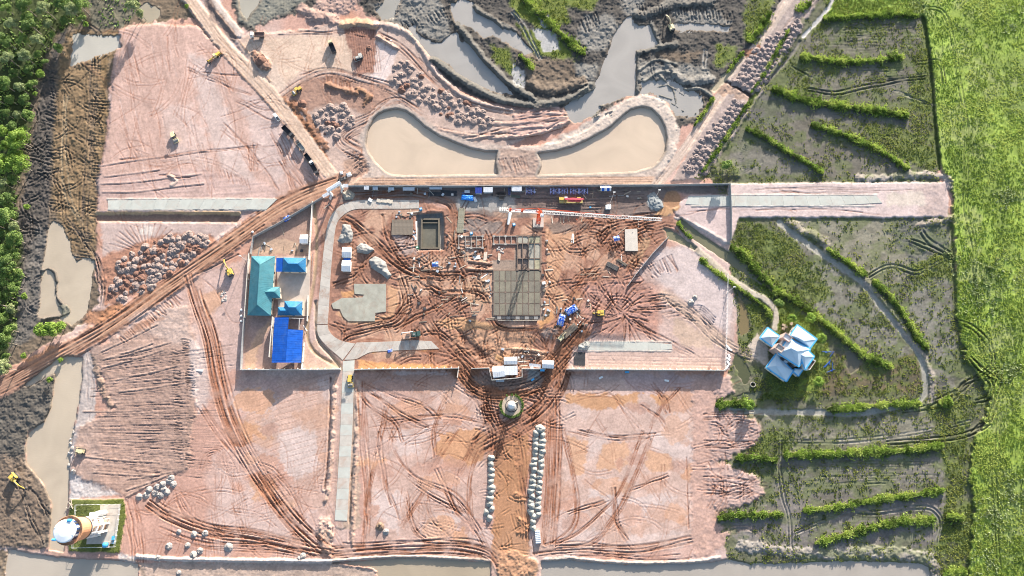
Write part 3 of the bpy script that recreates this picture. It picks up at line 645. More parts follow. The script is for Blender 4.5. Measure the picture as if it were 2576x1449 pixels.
for p, c in (([(1422, 992), (1605, 990), (1612, 1032), (1560, 1020), (1500, 1032), (1425, 1015)], (0.42, 0.235, 0.13)), ([(1110, 1090), (1200, 1078), (1232, 1100), (1215, 1150), (1180, 1178), (1120, 1170), (1095, 1130)], (0.45, 0.25, 0.145)),
          ([(1300, 1100), (1330, 1090), (1332, 1160), (1320, 1240), (1338, 1400), (1235, 1420), (1245, 1180), (1240, 1100)], (0.34, 0.185, 0.105)), ([(895, 945), (1140, 940), (1150, 985), (1000, 990), (905, 975)], (0.38, 0.235, 0.18)),
          ([(1620, 990), (1700, 1000), (1660, 1020)], ORANGE), ([(1430, 1100), (1480, 1110), (1470, 1190), (1440, 1200)], (0.47, 0.29, 0.195)), ([(1520, 1120), (1570, 1110), (1600, 1150), (1560, 1185), (1500, 1180)], (0.47, 0.29, 0.195)), ([(1630, 1130), (1690, 1150), (1690, 1180), (1640, 1190), (1620, 1160)], (0.47, 0.29, 0.195))):
    fill(p, c, soft=5, warp=9, a=0.85, rough=0.008, wet=0.5, var=0.06)
for cx, cy, r0 in ((1485, 1215, 20), (1640, 1215, 30), (1655, 1290, 24), (1500, 1270, 22), (1720, 1110, 14), (1600, 1320, 30)):
    fill([(cx + r0 * math.cos(t) * 1.2, cy + r0 * math.sin(t)) for t in (0, 1, 2, 3, 4, 5)], (0.42, 0.28, 0.225), soft=5, warp=12, a=0.8, wet=0.2)
for p in ([(860, 965), (905, 960), (905, 1330), (845, 1330)],):
    fill(p, (0.40, 0.30, 0.24), soft=6, rough=0.1)
# ditches and spoil either side of the south road strip
ridge([(842, 945), (838, 1060), (832, 1160), (826, 1230), (818, 1260)], 10, 0.7, (0.40, 0.29, 0.24), 5, 0.3)
ridge([(896, 960), (898, 1060), (894, 1180), (890, 1290), (886, 1370)], 9, 0.6, (0.38, 0.27, 0.22), 4, 0.28)
rut(spline([(832, 950), (829, 1060), (824, 1160), (816, 1230)]), 3, 0.6, DARK, 0.5)
rut(spline([(889, 960), (888, 1100), (882, 1250), (878, 1360)]), 2.5, 0.6, DARK, 0.5)
fill([(806, 1310), (828, 1300), (838, 1340), (832, 1400), (812, 1390), (800, 1340)], (0.36, 0.27, 0.22), soft=6, rough=0.5, dh=1.0, hsoft=14)
# long tracks
bundle([(480, 690), (500, 760), (530, 850), (548, 950), (580, 1060), (640, 1175), (720, 1290), (800, 1370), (838, 1396)], 44, 14, 0.2, 2.0, RED, 0.65, base=(0.40, 0.25, 0.19))
bundle([(505, 1020), (560, 1100), (640, 1200), (720, 1310), (800, 1380)], 26, 6, 0.16, 1.7, RED, 0.5)
bundle([(630, 1160), (690, 1190), (740, 1250), (765, 1310)], 18, 6, 0.12, 1.4, RED, 0.4)
bundle([(375, 1262), (430, 1298), (520, 1332), (640, 1350), (760, 1376), (838, 1394)], 36, 12, 0.2, 1.9, RED, 0.6, base=(0.42, 0.28, 0.22))
bundle([(400, 1330), (520, 1370), (700, 1380), (820, 1400)], 26, 8, 0.16, 1.7, RED, 0.5)
bundle([(440, 1230), (480, 1300), (560, 1350)], 24, 5, 0.14, 1.5, RED, 0.4)
bundle([(325, 1260), (340, 1320), (350, 1400), (352, 1449)], 40, 8, 0.14, 1.7, RED, 0.45)
bundle([(500, 1180), (520, 1140), (560, 1140), (600, 1240), (620, 1330)], 30, 6, 0.1, 1.3, RED, 0.35)
for x0 in (545, 560, 590, 605):
    rut(spline([(x0, 1130), (x0 - 4, 1250), (x0 + 6, 1330)]), 1.2, 0.08, RED, 0.35)
for k in range(22):
    y0 = 960 + k * 14
    rut(np.array([(610, y0 + 50), (700, y0 + 14), (835, y0 - 22)]), 1.0, 0.06, RED, 0.3)
bundle([(836, 1392), (950, 1386), (1100, 1378), (1190, 1384), (1236, 1405), (1256, 1460)], 46, 14, 0.2, 2.0, DKRED, 0.65, base=(0.36, 0.23, 0.18))
bundle([(908, 960), (915, 1100), (924, 1250), (918, 1380)], 24, 7, 0.15, 1.6, RED, 0.55)
for q in ([(894, 975), (930, 1020), (990, 1060), (1012, 1110)], [(919, 962), (994, 994), (1069, 1024), (1105, 1060)], [(980, 1060), (1060, 1050), (1150, 1050), (1225, 1064)], [(1135, 970), (1108, 1030), (1092, 1090), (1094, 1150)], [(989, 1087), (994, 1137), (1044, 1199), (1144, 1247), (1194, 1312), (1240, 1400)], [(1150, 1080), (1101, 1157), (1069, 1227), (1010, 1325)], [(1100, 1179), (1144, 1274), (1206, 1352)], [(956, 1087), (944, 1162), (924, 1262), (926, 1337)], [(1024, 1237), (1034, 1312), (1069, 1364)], [(1074, 1237), (1084, 1299), (1144, 1364)], [(985, 1172), (1060, 1230), (1160, 1290), (1215, 1370)], [(920, 980), (1010, 1040), (1080, 1070)], [(975, 1010), (960, 1080), (945, 1150)], [(1230, 1090), (1190, 1170), (1180, 1260), (1190, 1330)], [(1220, 1060), (1190, 1120), (1150, 1200)], [(950, 1100), (975, 1230), (1000, 1310)]):
    bundle(q, 13, 5, 0.15, 1.5, RED, 0.6, wob=2.5, trim=0.3)
for k in range(14):
    rut(spline([(930 + k * 3, 1030 + k * 4), (990 + k * 2, 1050 + k * 2.2), (1075, 1022 + k * 4)]), 1.2, 0.08, RED, 0.35)
    rut(spline([(1040, 1320 + k * 3), (1110, 1310 + k * 3), (1180, 1330 + k * 2.6)]), 1.2, 0.08, RED, 0.3)
scribble([(900, 960), (1220, 960), (1220, 1370), (920, 1370)], 60, 110, RED, 0.09, 1.3, 0.45)
scribble([(1420, 960), (1780, 960), (1760, 1380), (1420, 1380)], 50, 110, RED, 0.08, 1.3, 0.4)
scribble([(420, 1200), (830, 1180), (830, 1390), (420, 1390)], 60, 110, RED, 0.08, 1.3, 0.4)
scribble([(290, 80), (520, 80), (780, 440), (260, 500)], 60, 120, RED, 0.07, 1.3, 0.35)
scribble([(600, 100), (980, 90), (960, 200), (700, 240)], 40, 80, RED, 0.06, 1.2, 0.3)
# damp blotches with paler drying rims on the southern flats
for k in range(90):
    cx, cy = random.uniform(600, 1780), random.uniform(955, 1370)
    if 838 < cx < 925 or 1190 < cx < 1410: continue
    r0 = random.uniform(8, 38); el = random.uniform(0.8, 2.2)
    q = [(cx + r0 * el * math.cos(t), cy + r0 * math.sin(t)) for t in np.arange(0, 6.28, 0.7)]
    if k % 3: fill([(cx + (x - cx) * 1.12, cy + (y - cy) * 1.12) for x, y in q], PALE, soft=7, warp=13, a=0.4)
    fill(q, random.choice(((0.39, 0.22, 0.16), (0.43, 0.245, 0.165), (0.46, 0.27, 0.18), (0.37, 0.23, 0.185))), soft=4, warp=13, a=random.uniform(0.4, 0.8), wet=0.25)
# round the monument
MR = (0.225, 0.12, 0.08)
band([(1160, 925), (1200, 968), (1250, 985), (1330, 972), (1385, 930), (1440, 870), (1500, 800), (1540, 740)], 56, MR, soft=14, warp=8, rough=0.14)
bundle([(1160, 925), (1200, 968), (1250, 982), (1330, 970), (1385, 930), (1440, 870), (1500, 800), (1560, 720)], 46, 14, 0.26, 2.1, DKRED, 0.7)
bundle([(1415, 930), (1395, 985), (1350, 1040), (1290, 1080), (1240, 1105), (1200, 1130)], 50, 14, 0.26, 2.1, DKRED, 0.7, base=MR)
bundle([(1225, 980), (1232, 1040), (1250, 1090), (1245, 1160)], 40, 10, 0.22, 2.0, DKRED, 0.65, base=MR)
bundle([(1170, 980), (1210, 1010), (1235, 1060)], 24, 8, 0.16, 1.6, DKRED, 0.5)
bundle([(1330, 990), (1360, 1010), (1330, 1060)], 30, 8, 0.24, 1.9, DKRED, 0.5)
bundle([(1300, 1090), (1310, 1180), (1322, 1280), (1330, 1400)], 22, 7, 0.2, 1.9, DKRED, 0.55)
fill([(1295, 1060), (1300, 1120), (1315, 1170), (1298, 1180), (1288, 1100)], (0.34, 0.18, 0.11), soft=6, rough=0.3)
for p in ([(1294, 1240), (1318, 1242), (1322, 1260), (1300, 1262)], [(1302, 1300), (1328, 1310), (1326, 1345), (1306, 1350)]):
    fill(p, (0.33, 0.18, 0.11), soft=5, rough=0.5, dh=0.5, hsoft=10)
fill([(1256, 1390), (1300, 1385), (1350, 1410), (1355, 1500), (1260, 1500), (1250, 1430)], (0.35, 0.21, 0.14), soft=8, rough=0.35, h=0.5, hsoft=10)
bundle([(1392, 1000), (1394, 1100), (1390, 1220), (1382, 1320), (1376, 1372)], 40, 13, 0.18, 1.8, RED, 0.65, base=(0.38, 0.24, 0.185))
for q, n in (([(1415, 1080), (1436, 1170), (1452, 1270), (1440, 1330), (1390, 1372)], 6), ([(1618, 1085), (1563, 1227), (1513, 1287), (1448, 1344), (1370, 1374)], 4), ([(1640, 1090), (1580, 1240), (1538, 1312), (1488, 1367), (1400, 1376)], 6), ([(1543, 1227), (1551, 1312), (1590, 1378)], 5), ([(1610, 1020), (1660, 1050), (1680, 1090)], 3), ([(1640, 965), (1672, 1010), (1680, 1040)], 5), ([(1710, 975), (1660, 1030), (1630, 1090)], 4), ([(1430, 1080), (1540, 1100), (1650, 1095)], 5), ([(1560, 1240), (1680, 1195)], 3), ([(1430, 1290), (1540, 1255)], 3)):
    bundle(q, 14 if n > 4 else 9, n, 0.15, 1.5, RED, 0.6, wob=2)
for x0 in (1727, 1752):
    rut(spline([(x0, 1150), (x0 + 3, 1260), (x0 + 6, 1330)]), 1.8, 0.14, RED, 0.5)
bundle([(1340, 1392), (1450, 1378), (1600, 1382), (1750, 1352), (1830, 1336)], 26, 8, 0.18, 1.8, RED, 0.5, base=(0.40, 0.29, 0.24))
bundle([(1780, 1340), (1860, 1330), (1900, 1335), (1940, 1380)], 16, 5, 0.2, 1.8, (0.26, 0.2, 0.17), 0.5)
bundle([(1380, 1400), (1500, 1398), (1640, 1405), (1740, 1400)], 12, 4, 0.14, 1.6, RED, 0.4)
fill([(1740, 940), (1830, 945), (1848, 985), (1805, 1008), (1820, 1032), (1880, 1045), (1905, 1065), (1918, 1095), (1880, 1130), (1815, 1160), (1835, 1172), (1905, 1200), (1920, 1240), (1890, 1265), (1805, 1285), (1795, 1320), (1835, 1345), (1800, 1400), (1740, 1400)], (0.42, 0.285, 0.24), soft=8, warp=14, rough=0.1, h=0.15, hsoft=12, veg=0)
# rough fingers of tipped fill at the east edge
for p in ([(1780, 1040), (1860, 1040), (1905, 1065), (1918, 1095), (1880, 1130), (1790, 1165)], [(1775, 1175), (1830, 1170), (1905, 1200), (1920, 1240), (1890, 1265), (1790, 1275)], [(1810, 940), (1835, 950), (1845, 985), (1820, 1000), (1800, 985)]):
    fill(p, (0.40, 0.285, 0.25), soft=6, warp=8, rough=0.2, h=0.35, hsoft=10, veg=0)
scribble([(1780, 1040), (1905, 1065), (1918, 1095), (1880, 1130), (1790, 1165)], 40, 40, RED, 0.15, 1.5, 0.4)
scribble([(1775, 1175), (1905, 1200), (1920, 1240), (1890, 1265), (1790, 1275)], 40, 40, RED, 0.15, 1.5, 0.4)
for y0, n in ((1060, 4), (1110, 4), (1200, 4), (1240, 3)):
    for k in range(n):
        yy = y0 + random.uniform(-20, 24)
        rut(np.array([(1770, yy), (1830, yy + random.uniform(-8, 8)), (1895, yy + random.uniform(-14, 14))]), 1.6, 0.18, RED, 0.45)
# --- eastern yard
fill([(1570, 760), (1590, 690), (1660, 625), (1720, 615), (1760, 640), (1840, 720), (1855, 790), (1835, 930), (1425, 932), (1440, 880), (1500, 830)], (0.42, 0.315, 0.28), soft=8, warp=6, rough=0.06)
fill([(1650, 630), (1730, 620), (1800, 680), (1850, 760), (1830, 840), (1700, 740), (1640, 690)], (0.46, 0.385, 0.365), soft=14, rough=0.05)
fill([(1470, 720), (1600, 690), (1670, 740), (1650, 840), (1510, 850), (1470, 810)], (0.36, 0.215, 0.175), soft=30, warp=14, rough=0.12)
for k in range(80):
    t = random.uniform(0, 6.28); r0 = random.uniform(6, 40); r1 = r0 + random.uniform(15, 60)
    cx, cy = 1565 + random.uniform(-10, 10), 790 + random.uniform(-10, 10)
    rut(np.array([(cx + math.cos(t) * r0 * 1.3, cy + math.sin(t) * r0), (cx + math.cos(t + 0.1) * (r0 + r1) / 2 * 1.3, cy + math.sin(t + 0.1) * (r0 + r1) / 2), (cx + math.cos(t + 0.15) * r1 * 1.3, cy + math.sin(t + 0.15) * r1)]), 1.6, 0.2, DKRED, 0.5)
comb([(1560, 700), (1680, 800)], 40, 5, -10, 0.22, 1.7, DKRED, 0.5)
comb([(1600, 680), (1690, 640)], 40, 7, 60, 0.2, 1.8, RED, 0.4)
comb([(1660, 740), (1720, 800)], 34, 7, 15, 0.2, 1.7, RED, 0.4)
bundle([(1672, 742), (1740, 790), (1800, 845), (1850, 880), (1890, 895)], 26, 7, 0.16, 1.8, (0.36, 0.26, 0.2), 0.5, base=(0.46, 0.35, 0.27))
bundle([(1600, 820), (1680, 860), (1760, 900)], 22, 6, 0.16, 1.7, RED, 0.4)
for k in range(8):
    rut(spline([(1720 + k * 3, 775 + k * 2), (1765, 770 + k * 5), (1800 - k * 2, 800 + k * 6)]), 1.6, 0.2, (0.33, 0.25, 0.23), 0.4)
fill([(1700, 800), (1790, 850), (1800, 880), (1720, 870), (1690, 840)], (0.44, 0.33, 0.255), soft=12, wet=0.2, rough=0.06, a=0.7)
for y0 in (895, 906, 914, 922):
    rut(spline([(1480, y0), (1650, y0 + 3), (1815, y0 + 6)]), 1.5, 0.08, RED, 0.3)
fill([(1480, 880), (1800, 885), (1815, 930), (1440, 928)], (0.47, 0.35, 0.30), soft=10, a=0.7, rough=0.03)
# gravel drive to the villa
band([(1745, 620), (1780, 650), (1830, 695), (1890, 735), (1935, 760), (1952, 790), (1948, 825)], 15, (0.44, 0.38, 0.31), soft=4, warp=3, rough=0.04, veg=0, h=0.2)
fill([(1880, 870), (1905, 835), (1930, 870), (1935, 930), (1900, 905)], (0.44, 0.37, 0.31), soft=6, rough=0.06, veg=0)
bundle([(1830, 860), (1870, 885), (1910, 900)], 16, 4, 0.12, 1.6, (0.3, 0.24, 0.2), 0.4)
# small plot of the water tower
fill([(178, 1257), (312, 1255), (316, 1300), (300, 1390), (172, 1388), (170, 1300)], (0.12, 0.14, 0.045), soft=4, warp=3, rough=0.08, h=0.45, hsoft=5, veg=0.7)
fill([(296, 1392), (345, 1402), (340, 1416), (300, 1412)], (0.46, 0.42, 0.40), soft=5, rough=0.25)
ridge([(345, 1400), (420, 1406), (520, 1408), (640, 1410), (830, 1412)], 12, 0.9, (0.46, 0.41, 0.38), 3, 0.12)
ridge([(838, 1410), (1000, 1400), (1140, 1404), (1228, 1410)], 8, 0.4, (0.45, 0.39, 0.35), 3, 0.12)
fill([(350, 1415), (830, 1417), (940, 1432), (955, 1500), (350, 1500)], (0.39, 0.30, 0.25), soft=5, warp=5, rough=0.12, h=-0.4, hsoft=6)
ridge([(1370, 1408), (1440, 1405), (1520, 1412), (1620, 1417), (1750, 1412), (1810, 1402)], 10, 0.5, (0.42, 0.37, 0.335), 4, 0.25)

for y0, x0, x1 in ((501, 270, 690), (528, 272, 668), (491, 1835, 2205), (518, 1740, 2200), (860, 1480, 1690), (883, 1478, 1690)):
    ridge([(x0, y0), ((x0 + x1) / 2, y0 - 0.6), (x1, y0)], 4, 0.25, (0.45, 0.43, 0.39), 1.5)
# --- water: carve the basins; the sheets are laid further down
PONDS = []
def pond(name, poly, level, col, warp=3, bank=10, depth=0.9):
    band(list(poly) + [poly[0]], 7, (0.20, 0.16, 0.125), soft=7, warp=3, a=0.55)
    fill(poly, None, warp=warp, h=level - depth, hsoft=bank, rough=0.02, veg=0.0)
    PONDS.append((name, poly, level, col))
TANW = (0.53, 0.42, 0.315); GREYW = (0.35, 0.325, 0.295); CANW = (0.45, 0.375, 0.285)
W1 = [(922, 362), (926, 330), (939, 302), (951, 290), (966, 281), (994, 275), (1019, 281), (1039, 294), (1069, 321), (1106, 345), (1144, 360), (1181, 374), (1219, 382), (1250, 382), (1244, 412), (1250, 438), (1144, 439), (1019, 441), (985, 438), (969, 430), (944, 407), (927, 380)]
W2 = [(1354, 386), (1400, 381), (1438, 371), (1462, 361), (1500, 341), (1538, 320), (1563, 295), (1588, 277), (1613, 270), (1638, 275), (1658, 295), (1672, 323), (1676, 350), (1672, 380), (1658, 404), (1638, 419), (1600, 431), (1513, 435), (1413, 437), (1355, 440), (1363, 418), (1360, 398)]
fill(W1, (0.28, 0.235, 0.205), soft=34, warp=1, a=0.0)
band(W1 + [W1[0]], 16, (0.31, 0.265, 0.235), soft=5, warp=2, rough=0.08)
band(W2 + [W2[0]], 16, (0.31, 0.27, 0.24), soft=5, warp=2, rough=0.08)
band(W1[-5:] + W1[13:14], 2, None)
pond('pond', W1, -0.9, TANW, 1.2, 9)
pond('pond', W2, -0.9, TANW, 1.2, 9)
pond('flooded_pit', [(1588, 40), (1575, 47), (1558, 68), (1538, 105), (1528, 140), (1515, 170), (1503, 200), (1478, 225), (1438, 250), (1421, 270), (1432, 300), (1446, 312), (1493, 289), (1513, 266), (1563, 248), (1600, 236), (1598, 192), (1602, 155), (1600, 128), (1615, 126), (1638, 126), (1658, 110), (1646, 82), (1635, 63), (1608, 66), (1593, 58)], -0.35, GREYW, 5, 7)
pond('flooded_pit', [(1026, 70), (1044, 67), (1048, 84), (1069, 98), (1106, 110), (1128, 95), (1151, 76), (1142, 45), (1134, 10), (1160, 0), (1192, 10), (1196, 34), (1244, 50), (1262, 76), (1300, 90), (1305, 105), (1290, 115), (1240, 85), (1215, 95), (1190, 70), (1165, 60), (1152, 80), (1158, 105), (1181, 112), (1219, 160), (1269, 214), (1288, 236), (1244, 233), (1194, 208), (1144, 182), (1131, 160), (1089, 142), (1062, 118)], -0.35, GREYW, 5, 7)
pond('flooded_pit', [(1260, 55), (1290, 70), (1340, 130), (1320, 140), (1280, 110)], -0.4, GREYW, 6, 7, 0.4)
pond('flooded_pit', [(1690, 60), (1800, 62), (1835, 68), (1830, 78), (1760, 76), (1700, 76)], -0.3, GREYW, 4, 5, 0.4)
pond('flooded_pit', [(1610, 210), (1650, 200), (1690, 205), (1720, 225), (1765, 240), (1770, 270), (1745, 295), (1700, 290), (1685, 262), (1650, 238), (1615, 232)], -0.3, GREYW, 10, 6, 0.45)
pond('flooded_pit', [(600, -30), (670, -30), (650, 10), (620, 50), (605, 30)], -0.45, (0.36, 0.33, 0.27), 6, 7, 0.4)
pond('flooded_pit', [(985, -30), (1010, -10), (990, 45), (960, 50), (945, 30), (965, 0)], -0.45, (0.33, 0.31, 0.27), 6, 7, 0.3)
pond('flooded_pit', [(350, 20), (372, 8), (405, 24), (395, 45), (370, 55), (350, 42)], -0.5, (0.34, 0.29, 0.21), 4, 7, 0.5)
pond('canal', [(187, 86), (212, 90), (300, 91), (303, 120), (270, 134), (237, 142), (217, 152), (192, 162), (178, 165), (180, 130)], -0.6, (0.44, 0.41, 0.35), 5, 7, 0.5)
pond('canal', [(135, 557), (155, 567), (172, 607), (176, 632), (192, 660), (222, 650), (235, 660), (229, 712), (225, 750), (215, 790), (180, 818), (150, 800), (97, 795), (103, 760), (107, 690), (110, 665), (120, 607), (127, 567)], -0.6, CANW, 3, 8)
ridge([(107, 680), (122, 676), (138, 686), (143, 710), (141, 735), (150, 760), (168, 770), (174, 784), (155, 794), (125, 797), (110, 803)], 10, 1.7, (0.13, 0.115, 0.10), 3, 0.3)
fill([(150, 770), (172, 765), (176, 785), (158, 795)], (0.2, 0.19, 0.15), rough=0.35, h=0.2, hsoft=6)
pond('canal', [(140, 904), (175, 897), (207, 900), (205, 950), (197, 1012), (184, 1087), (174, 1150), (172, 1237), (168, 1290), (160, 1388), (125, 1382), (128, 1330), (130, 1262), (112, 1222), (95, 1197), (67, 1167), (65, 1117), (72, 1087), (112, 1062), (130, 1024), (139, 950)], -0.6, CANW, 3, 7)
pond('canal', [(60, 970), (140, 905), (150, 915), (142, 935), (70, 975)], -0.55, CANW, 3, 6, 0.4)
pond('river', [(21, 1382), (75, 1392), (140, 1403), (225, 1408), (295, 1410), (347, 1419), (349, 1520), (8, 1520)], -0.7, (0.42, 0.365, 0.30), 3, 8)
pond('river', [(839, 1416), (919, 1412), (1019, 1404), (1144, 1410), (1231, 1415), (1238, 1520), (962, 1520), (950, 1436), (930, 1426)], -0.7, (0.37, 0.30, 0.215), 3, 7)
pond('river', [(1363, 1414), (1438, 1410), (1513, 1418), (1613, 1422), (1750, 1418), (1808, 1412), (1828, 1408), (1875, 1417), (1932, 1420), (2057, 1415), (2182, 1413), (2307, 1418), (2337, 1428), (2345, 1520), (1363, 1520)], -0.7, (0.36, 0.32, 0.275), 4, 8)
pond('creek', [(1713, 549), (1706, 562), (1726, 588), (1763, 614), (1813, 648), (1863, 680), (1932, 726), (1948, 745), (1955, 732), (1900, 686), (1838, 637), (1788, 607), (1738, 571)], -0.5, (0.17, 0.16, 0.095), 2, 6)
pond('creek', [(1670, 575), (1690, 580), (1752, 622), (1748, 630), (1720, 615), (1680, 600)], -0.4, (0.20, 0.185, 0.11), 2, 5, 0.5)
pond('creek', [(1850, 888), (1866, 900), (1882, 925), (1888, 950), (1874, 962), (1860, 945), (1850, 915)], -0.4, (0.085, 0.09, 0.045), 7, 6, 0.45)
pond('creek', [(1880, 990), (1915, 985), (1910, 1000), (1870, 1010), (1850, 1000)], -0.45, (0.12, 0.13, 0.08), 4, 6, 0.5)
pond('creek', [(2130, 890), (2150, 886), (2166, 900), (2160, 925), (2140, 938), (2128, 920)], -0.5, (0.13, 0.115, 0.08), 3, 6, 0.5)
pond('creek', [(1858, 742), (1868, 760), (1880, 790), (1885, 830), (1865, 845), (1856, 820), (1862, 790)], -0.4, (0.19, 0.145, 0.07), 4, 6, 0.4)
# raised spoil ridges through the northern pits
RC = (0.125, 0.12, 0.11)
ridge([(1150, 62), (1185, 105), (1228, 158), (1290, 215), (1345, 250)], 17, 1.9, RC, 6, 0.45)
ridge([(1092, 150), (1130, 178), (1180, 212), (1230, 238), (1290, 258), (1360, 262), (1440, 245), (1492, 214)], 20, 1.9, RC, 6, 0.45)
ridge([(1192, 18), (1250, 56), (1292, 76)], 16, 1.5, RC, 6, 0.42)
ridge([(1330, 150), (1340, 210), (1400, 225), (1460, 205)], 26, 1.3, (0.15, 0.12, 0.095), 9, 0.45)
ridge([(1605, 130), (1660, 118), (1700, 110)], 14, 1.2, RC, 6, 0.4)
ridge([(1600, 40), (1640, 30), (1700, 10), (1790, 5)], 22, 1.4, RC, 9, 0.45)
ridge([(1640, 60), (1650, 95), (1660, 110)], 16, 1.2, RC, 6, 0.4)
ridge([(1600, 140), (1606, 200), (1600, 232)], 14, 1.0, RC, 6, 0.42)
ridge([(1680, 165), (1720, 200), (1790, 200)], 22, 1.2, (0.2, 0.19, 0.175), 9, 0.45)
for q in ([(1610, 175), (1650, 150), (1700, 160)], [(1620, 205), (1660, 180), (1700, 185)], [(1640, 225), (1680, 215), (1720, 240)], [(1660, 190), (1695, 230), (1700, 260)], [(1720, 225), (1760, 222), (1790, 240)], [(1690, 260), (1720, 280)], [(1660, 240), (1690, 250)]):
    ridge(q, 7, 0.7, (0.2, 0.19, 0.17), 3, 0.2)
for k in range(40):
    x0 = random.uniform(1430, 1540); y0 = random.uniform(215, 300)
    ridge([(x0, y0), (x0 + random.uniform(5, 14), y0 - random.uniform(2, 6))], 3, 0.75, (0.2, 0.19, 0.165), 1.5)
comb([(1450, 60), (1500, 30)], 30, 6, 70, 0.3, 2, DARK, 0.5)
comb([(1600, 10), (1840, 30)], 30, 7, 80, 0.3, 2, DARK, 0.4)
comb([(1000, 60), (1120, 20)], 30, 7, 60, 0.3, 2, DARK, 0.4)
pair([(1290, 30), (1320, 70), (1360, 150)], 8, 0.35, 2.2, (0.36, 0.34, 0.31))
pair([(1660, 60), (1640, 160), (1655, 215)], 6, 0.2, 1.8, RC)
pair([(1000, -10), (990, 25), (985, 50)], 8, 0.3, 2.4, (0.40, 0.38, 0.34))
pair([(1775, 125), (1772, 170)], 8, 0.3, 2.2, (0.36, 0.34, 0.31))

# excavated basin of the pool-like tank, foundation trench floors
for q, wd_ in (([(1054, 514), (930, 514), (895, 515), (868, 524), (850, 539), (839, 554), (832, 580), (824, 640), (819, 700), (814, 760), (811, 830), (820, 845), (845, 870), (880, 882)], 34), ([(860, 882), (950, 872), (1090, 867)], 44), ([(877, 890), (875, 960), (872, 1060), (862, 1240), (857, 1312)], 38)):
    band(q, wd_, None, soft=5, warp=2, rough=0.0, h=0.2, wet=0)
fill([(1047, 540), (1112, 536), (1117, 560), (1116, 628), (1050, 630)], (0.25, 0.235, 0.215), soft=3, warp=1, h=-1.9, hsoft=5, rough=0.02)
fill([(1238, 655), (1292, 655), (1300, 592), (1362, 592), (1366, 806), (1238, 806)], (0.28, 0.215, 0.175), soft=3, warp=2, h=0.05, hsoft=4, rough=0.03)
fill([(1190, 950), (1240, 940), (1250, 955), (1370, 945), (1362, 975), (1280, 982), (1200, 965)], (0.23, 0.16, 0.13), soft=10, rough=0.1)
fill([(1324, 928), (1360, 930), (1362, 952), (1330, 955)], (0.27, 0.255, 0.24), soft=6, rough=0.08)
# greener and barer stretches within the paddies, moss and algae on the wet soil
pm = sstep((X - 1790) / 30) * np.clip(VEG + 0.35, 0, 1) * (VEG > 0.02) * (VEG < 1.15)
gm = pm * sstep((fbm(X / 38, Y / 26, 4, 5, 0.6) - 0.44) * 6) * 0.75
COL += (np.array((0.105, 0.135, 0.04), np.float32) - COL) * gm[..., None]
bm0 = pm * sstep((fbm(X / 30, Y / 18, 4, 8, 0.6) - 0.54) * 8) * 0.6
COL += (np.array((0.075, 0.07, 0.055), np.float32) - COL) * bm0[..., None]
# the rice stand: thin places, paler and darker swathes
fm = (VEG > 1.15)
COL += (np.array((0.16, 0.21, 0.05), np.float32) - COL) * (fm * sstep((fbm(X / 45, Y / 90, 4, 2, 0.6) - 0.5) * 6) * 0.7)[..., None]
COL += (np.array((0.27, 0.30, 0.11), np.float32) - COL) * (fm * sstep((fbm(X / 70, Y / 70, 4, 11, 0.6) - 0.56) * 8) * 0.7)[..., None]
# clods
cl = (np.abs(fbm(X / 6.5, Y / 6.5, 3, 7, 0.6) - 0.5) * 2.6 - 0.35) + (fbm(X / 16, Y / 16, 3, 10) - 0.5) * 1.8
HGT += RGH * cl * 1.25
# fine random darker and paler tone, as the soil itself varies
COL *= (0.90 + 0.22 * N8[..., None]) * (0.95 + 0.1 * N4[..., None])
lum = COL.mean(-1, keepdims=True)
sat = (1.0 + 0.13 * (1 - sstep((X - 1800) / 60)) * sstep((X - 240) / 20))[..., None]
COL = np.clip(lum + (COL - lum) * sat, 0.01, 0.7)

def hz(dx, dy):
    i = min(max((dx - XA[0]) / ST_, 0), NX - 2); j = min(max((dy - YA[0]) / ST_, 0), NY - 2)
    i0, j0 = int(i), int(j); u, v = i - i0, j - j0
    return float((HGT[j0, i0] * (1 - u) + HGT[j0, i0 + 1] * u) * (1 - v) + (HGT[j0 + 1, i0] * (1 - u) + HGT[j0 + 1, i0 + 1] * u) * v)
def hzs(dx, dy, r=5):
    return sum(hz(dx + a, dy + b) for a in (-r, 0, r) for b in (-r, 0, r)) / 9
def on(dx, dy, up=0.0):
    z = hzs(dx, dy)
    return at(dx, dy, z) + Vector((0, 0, up))

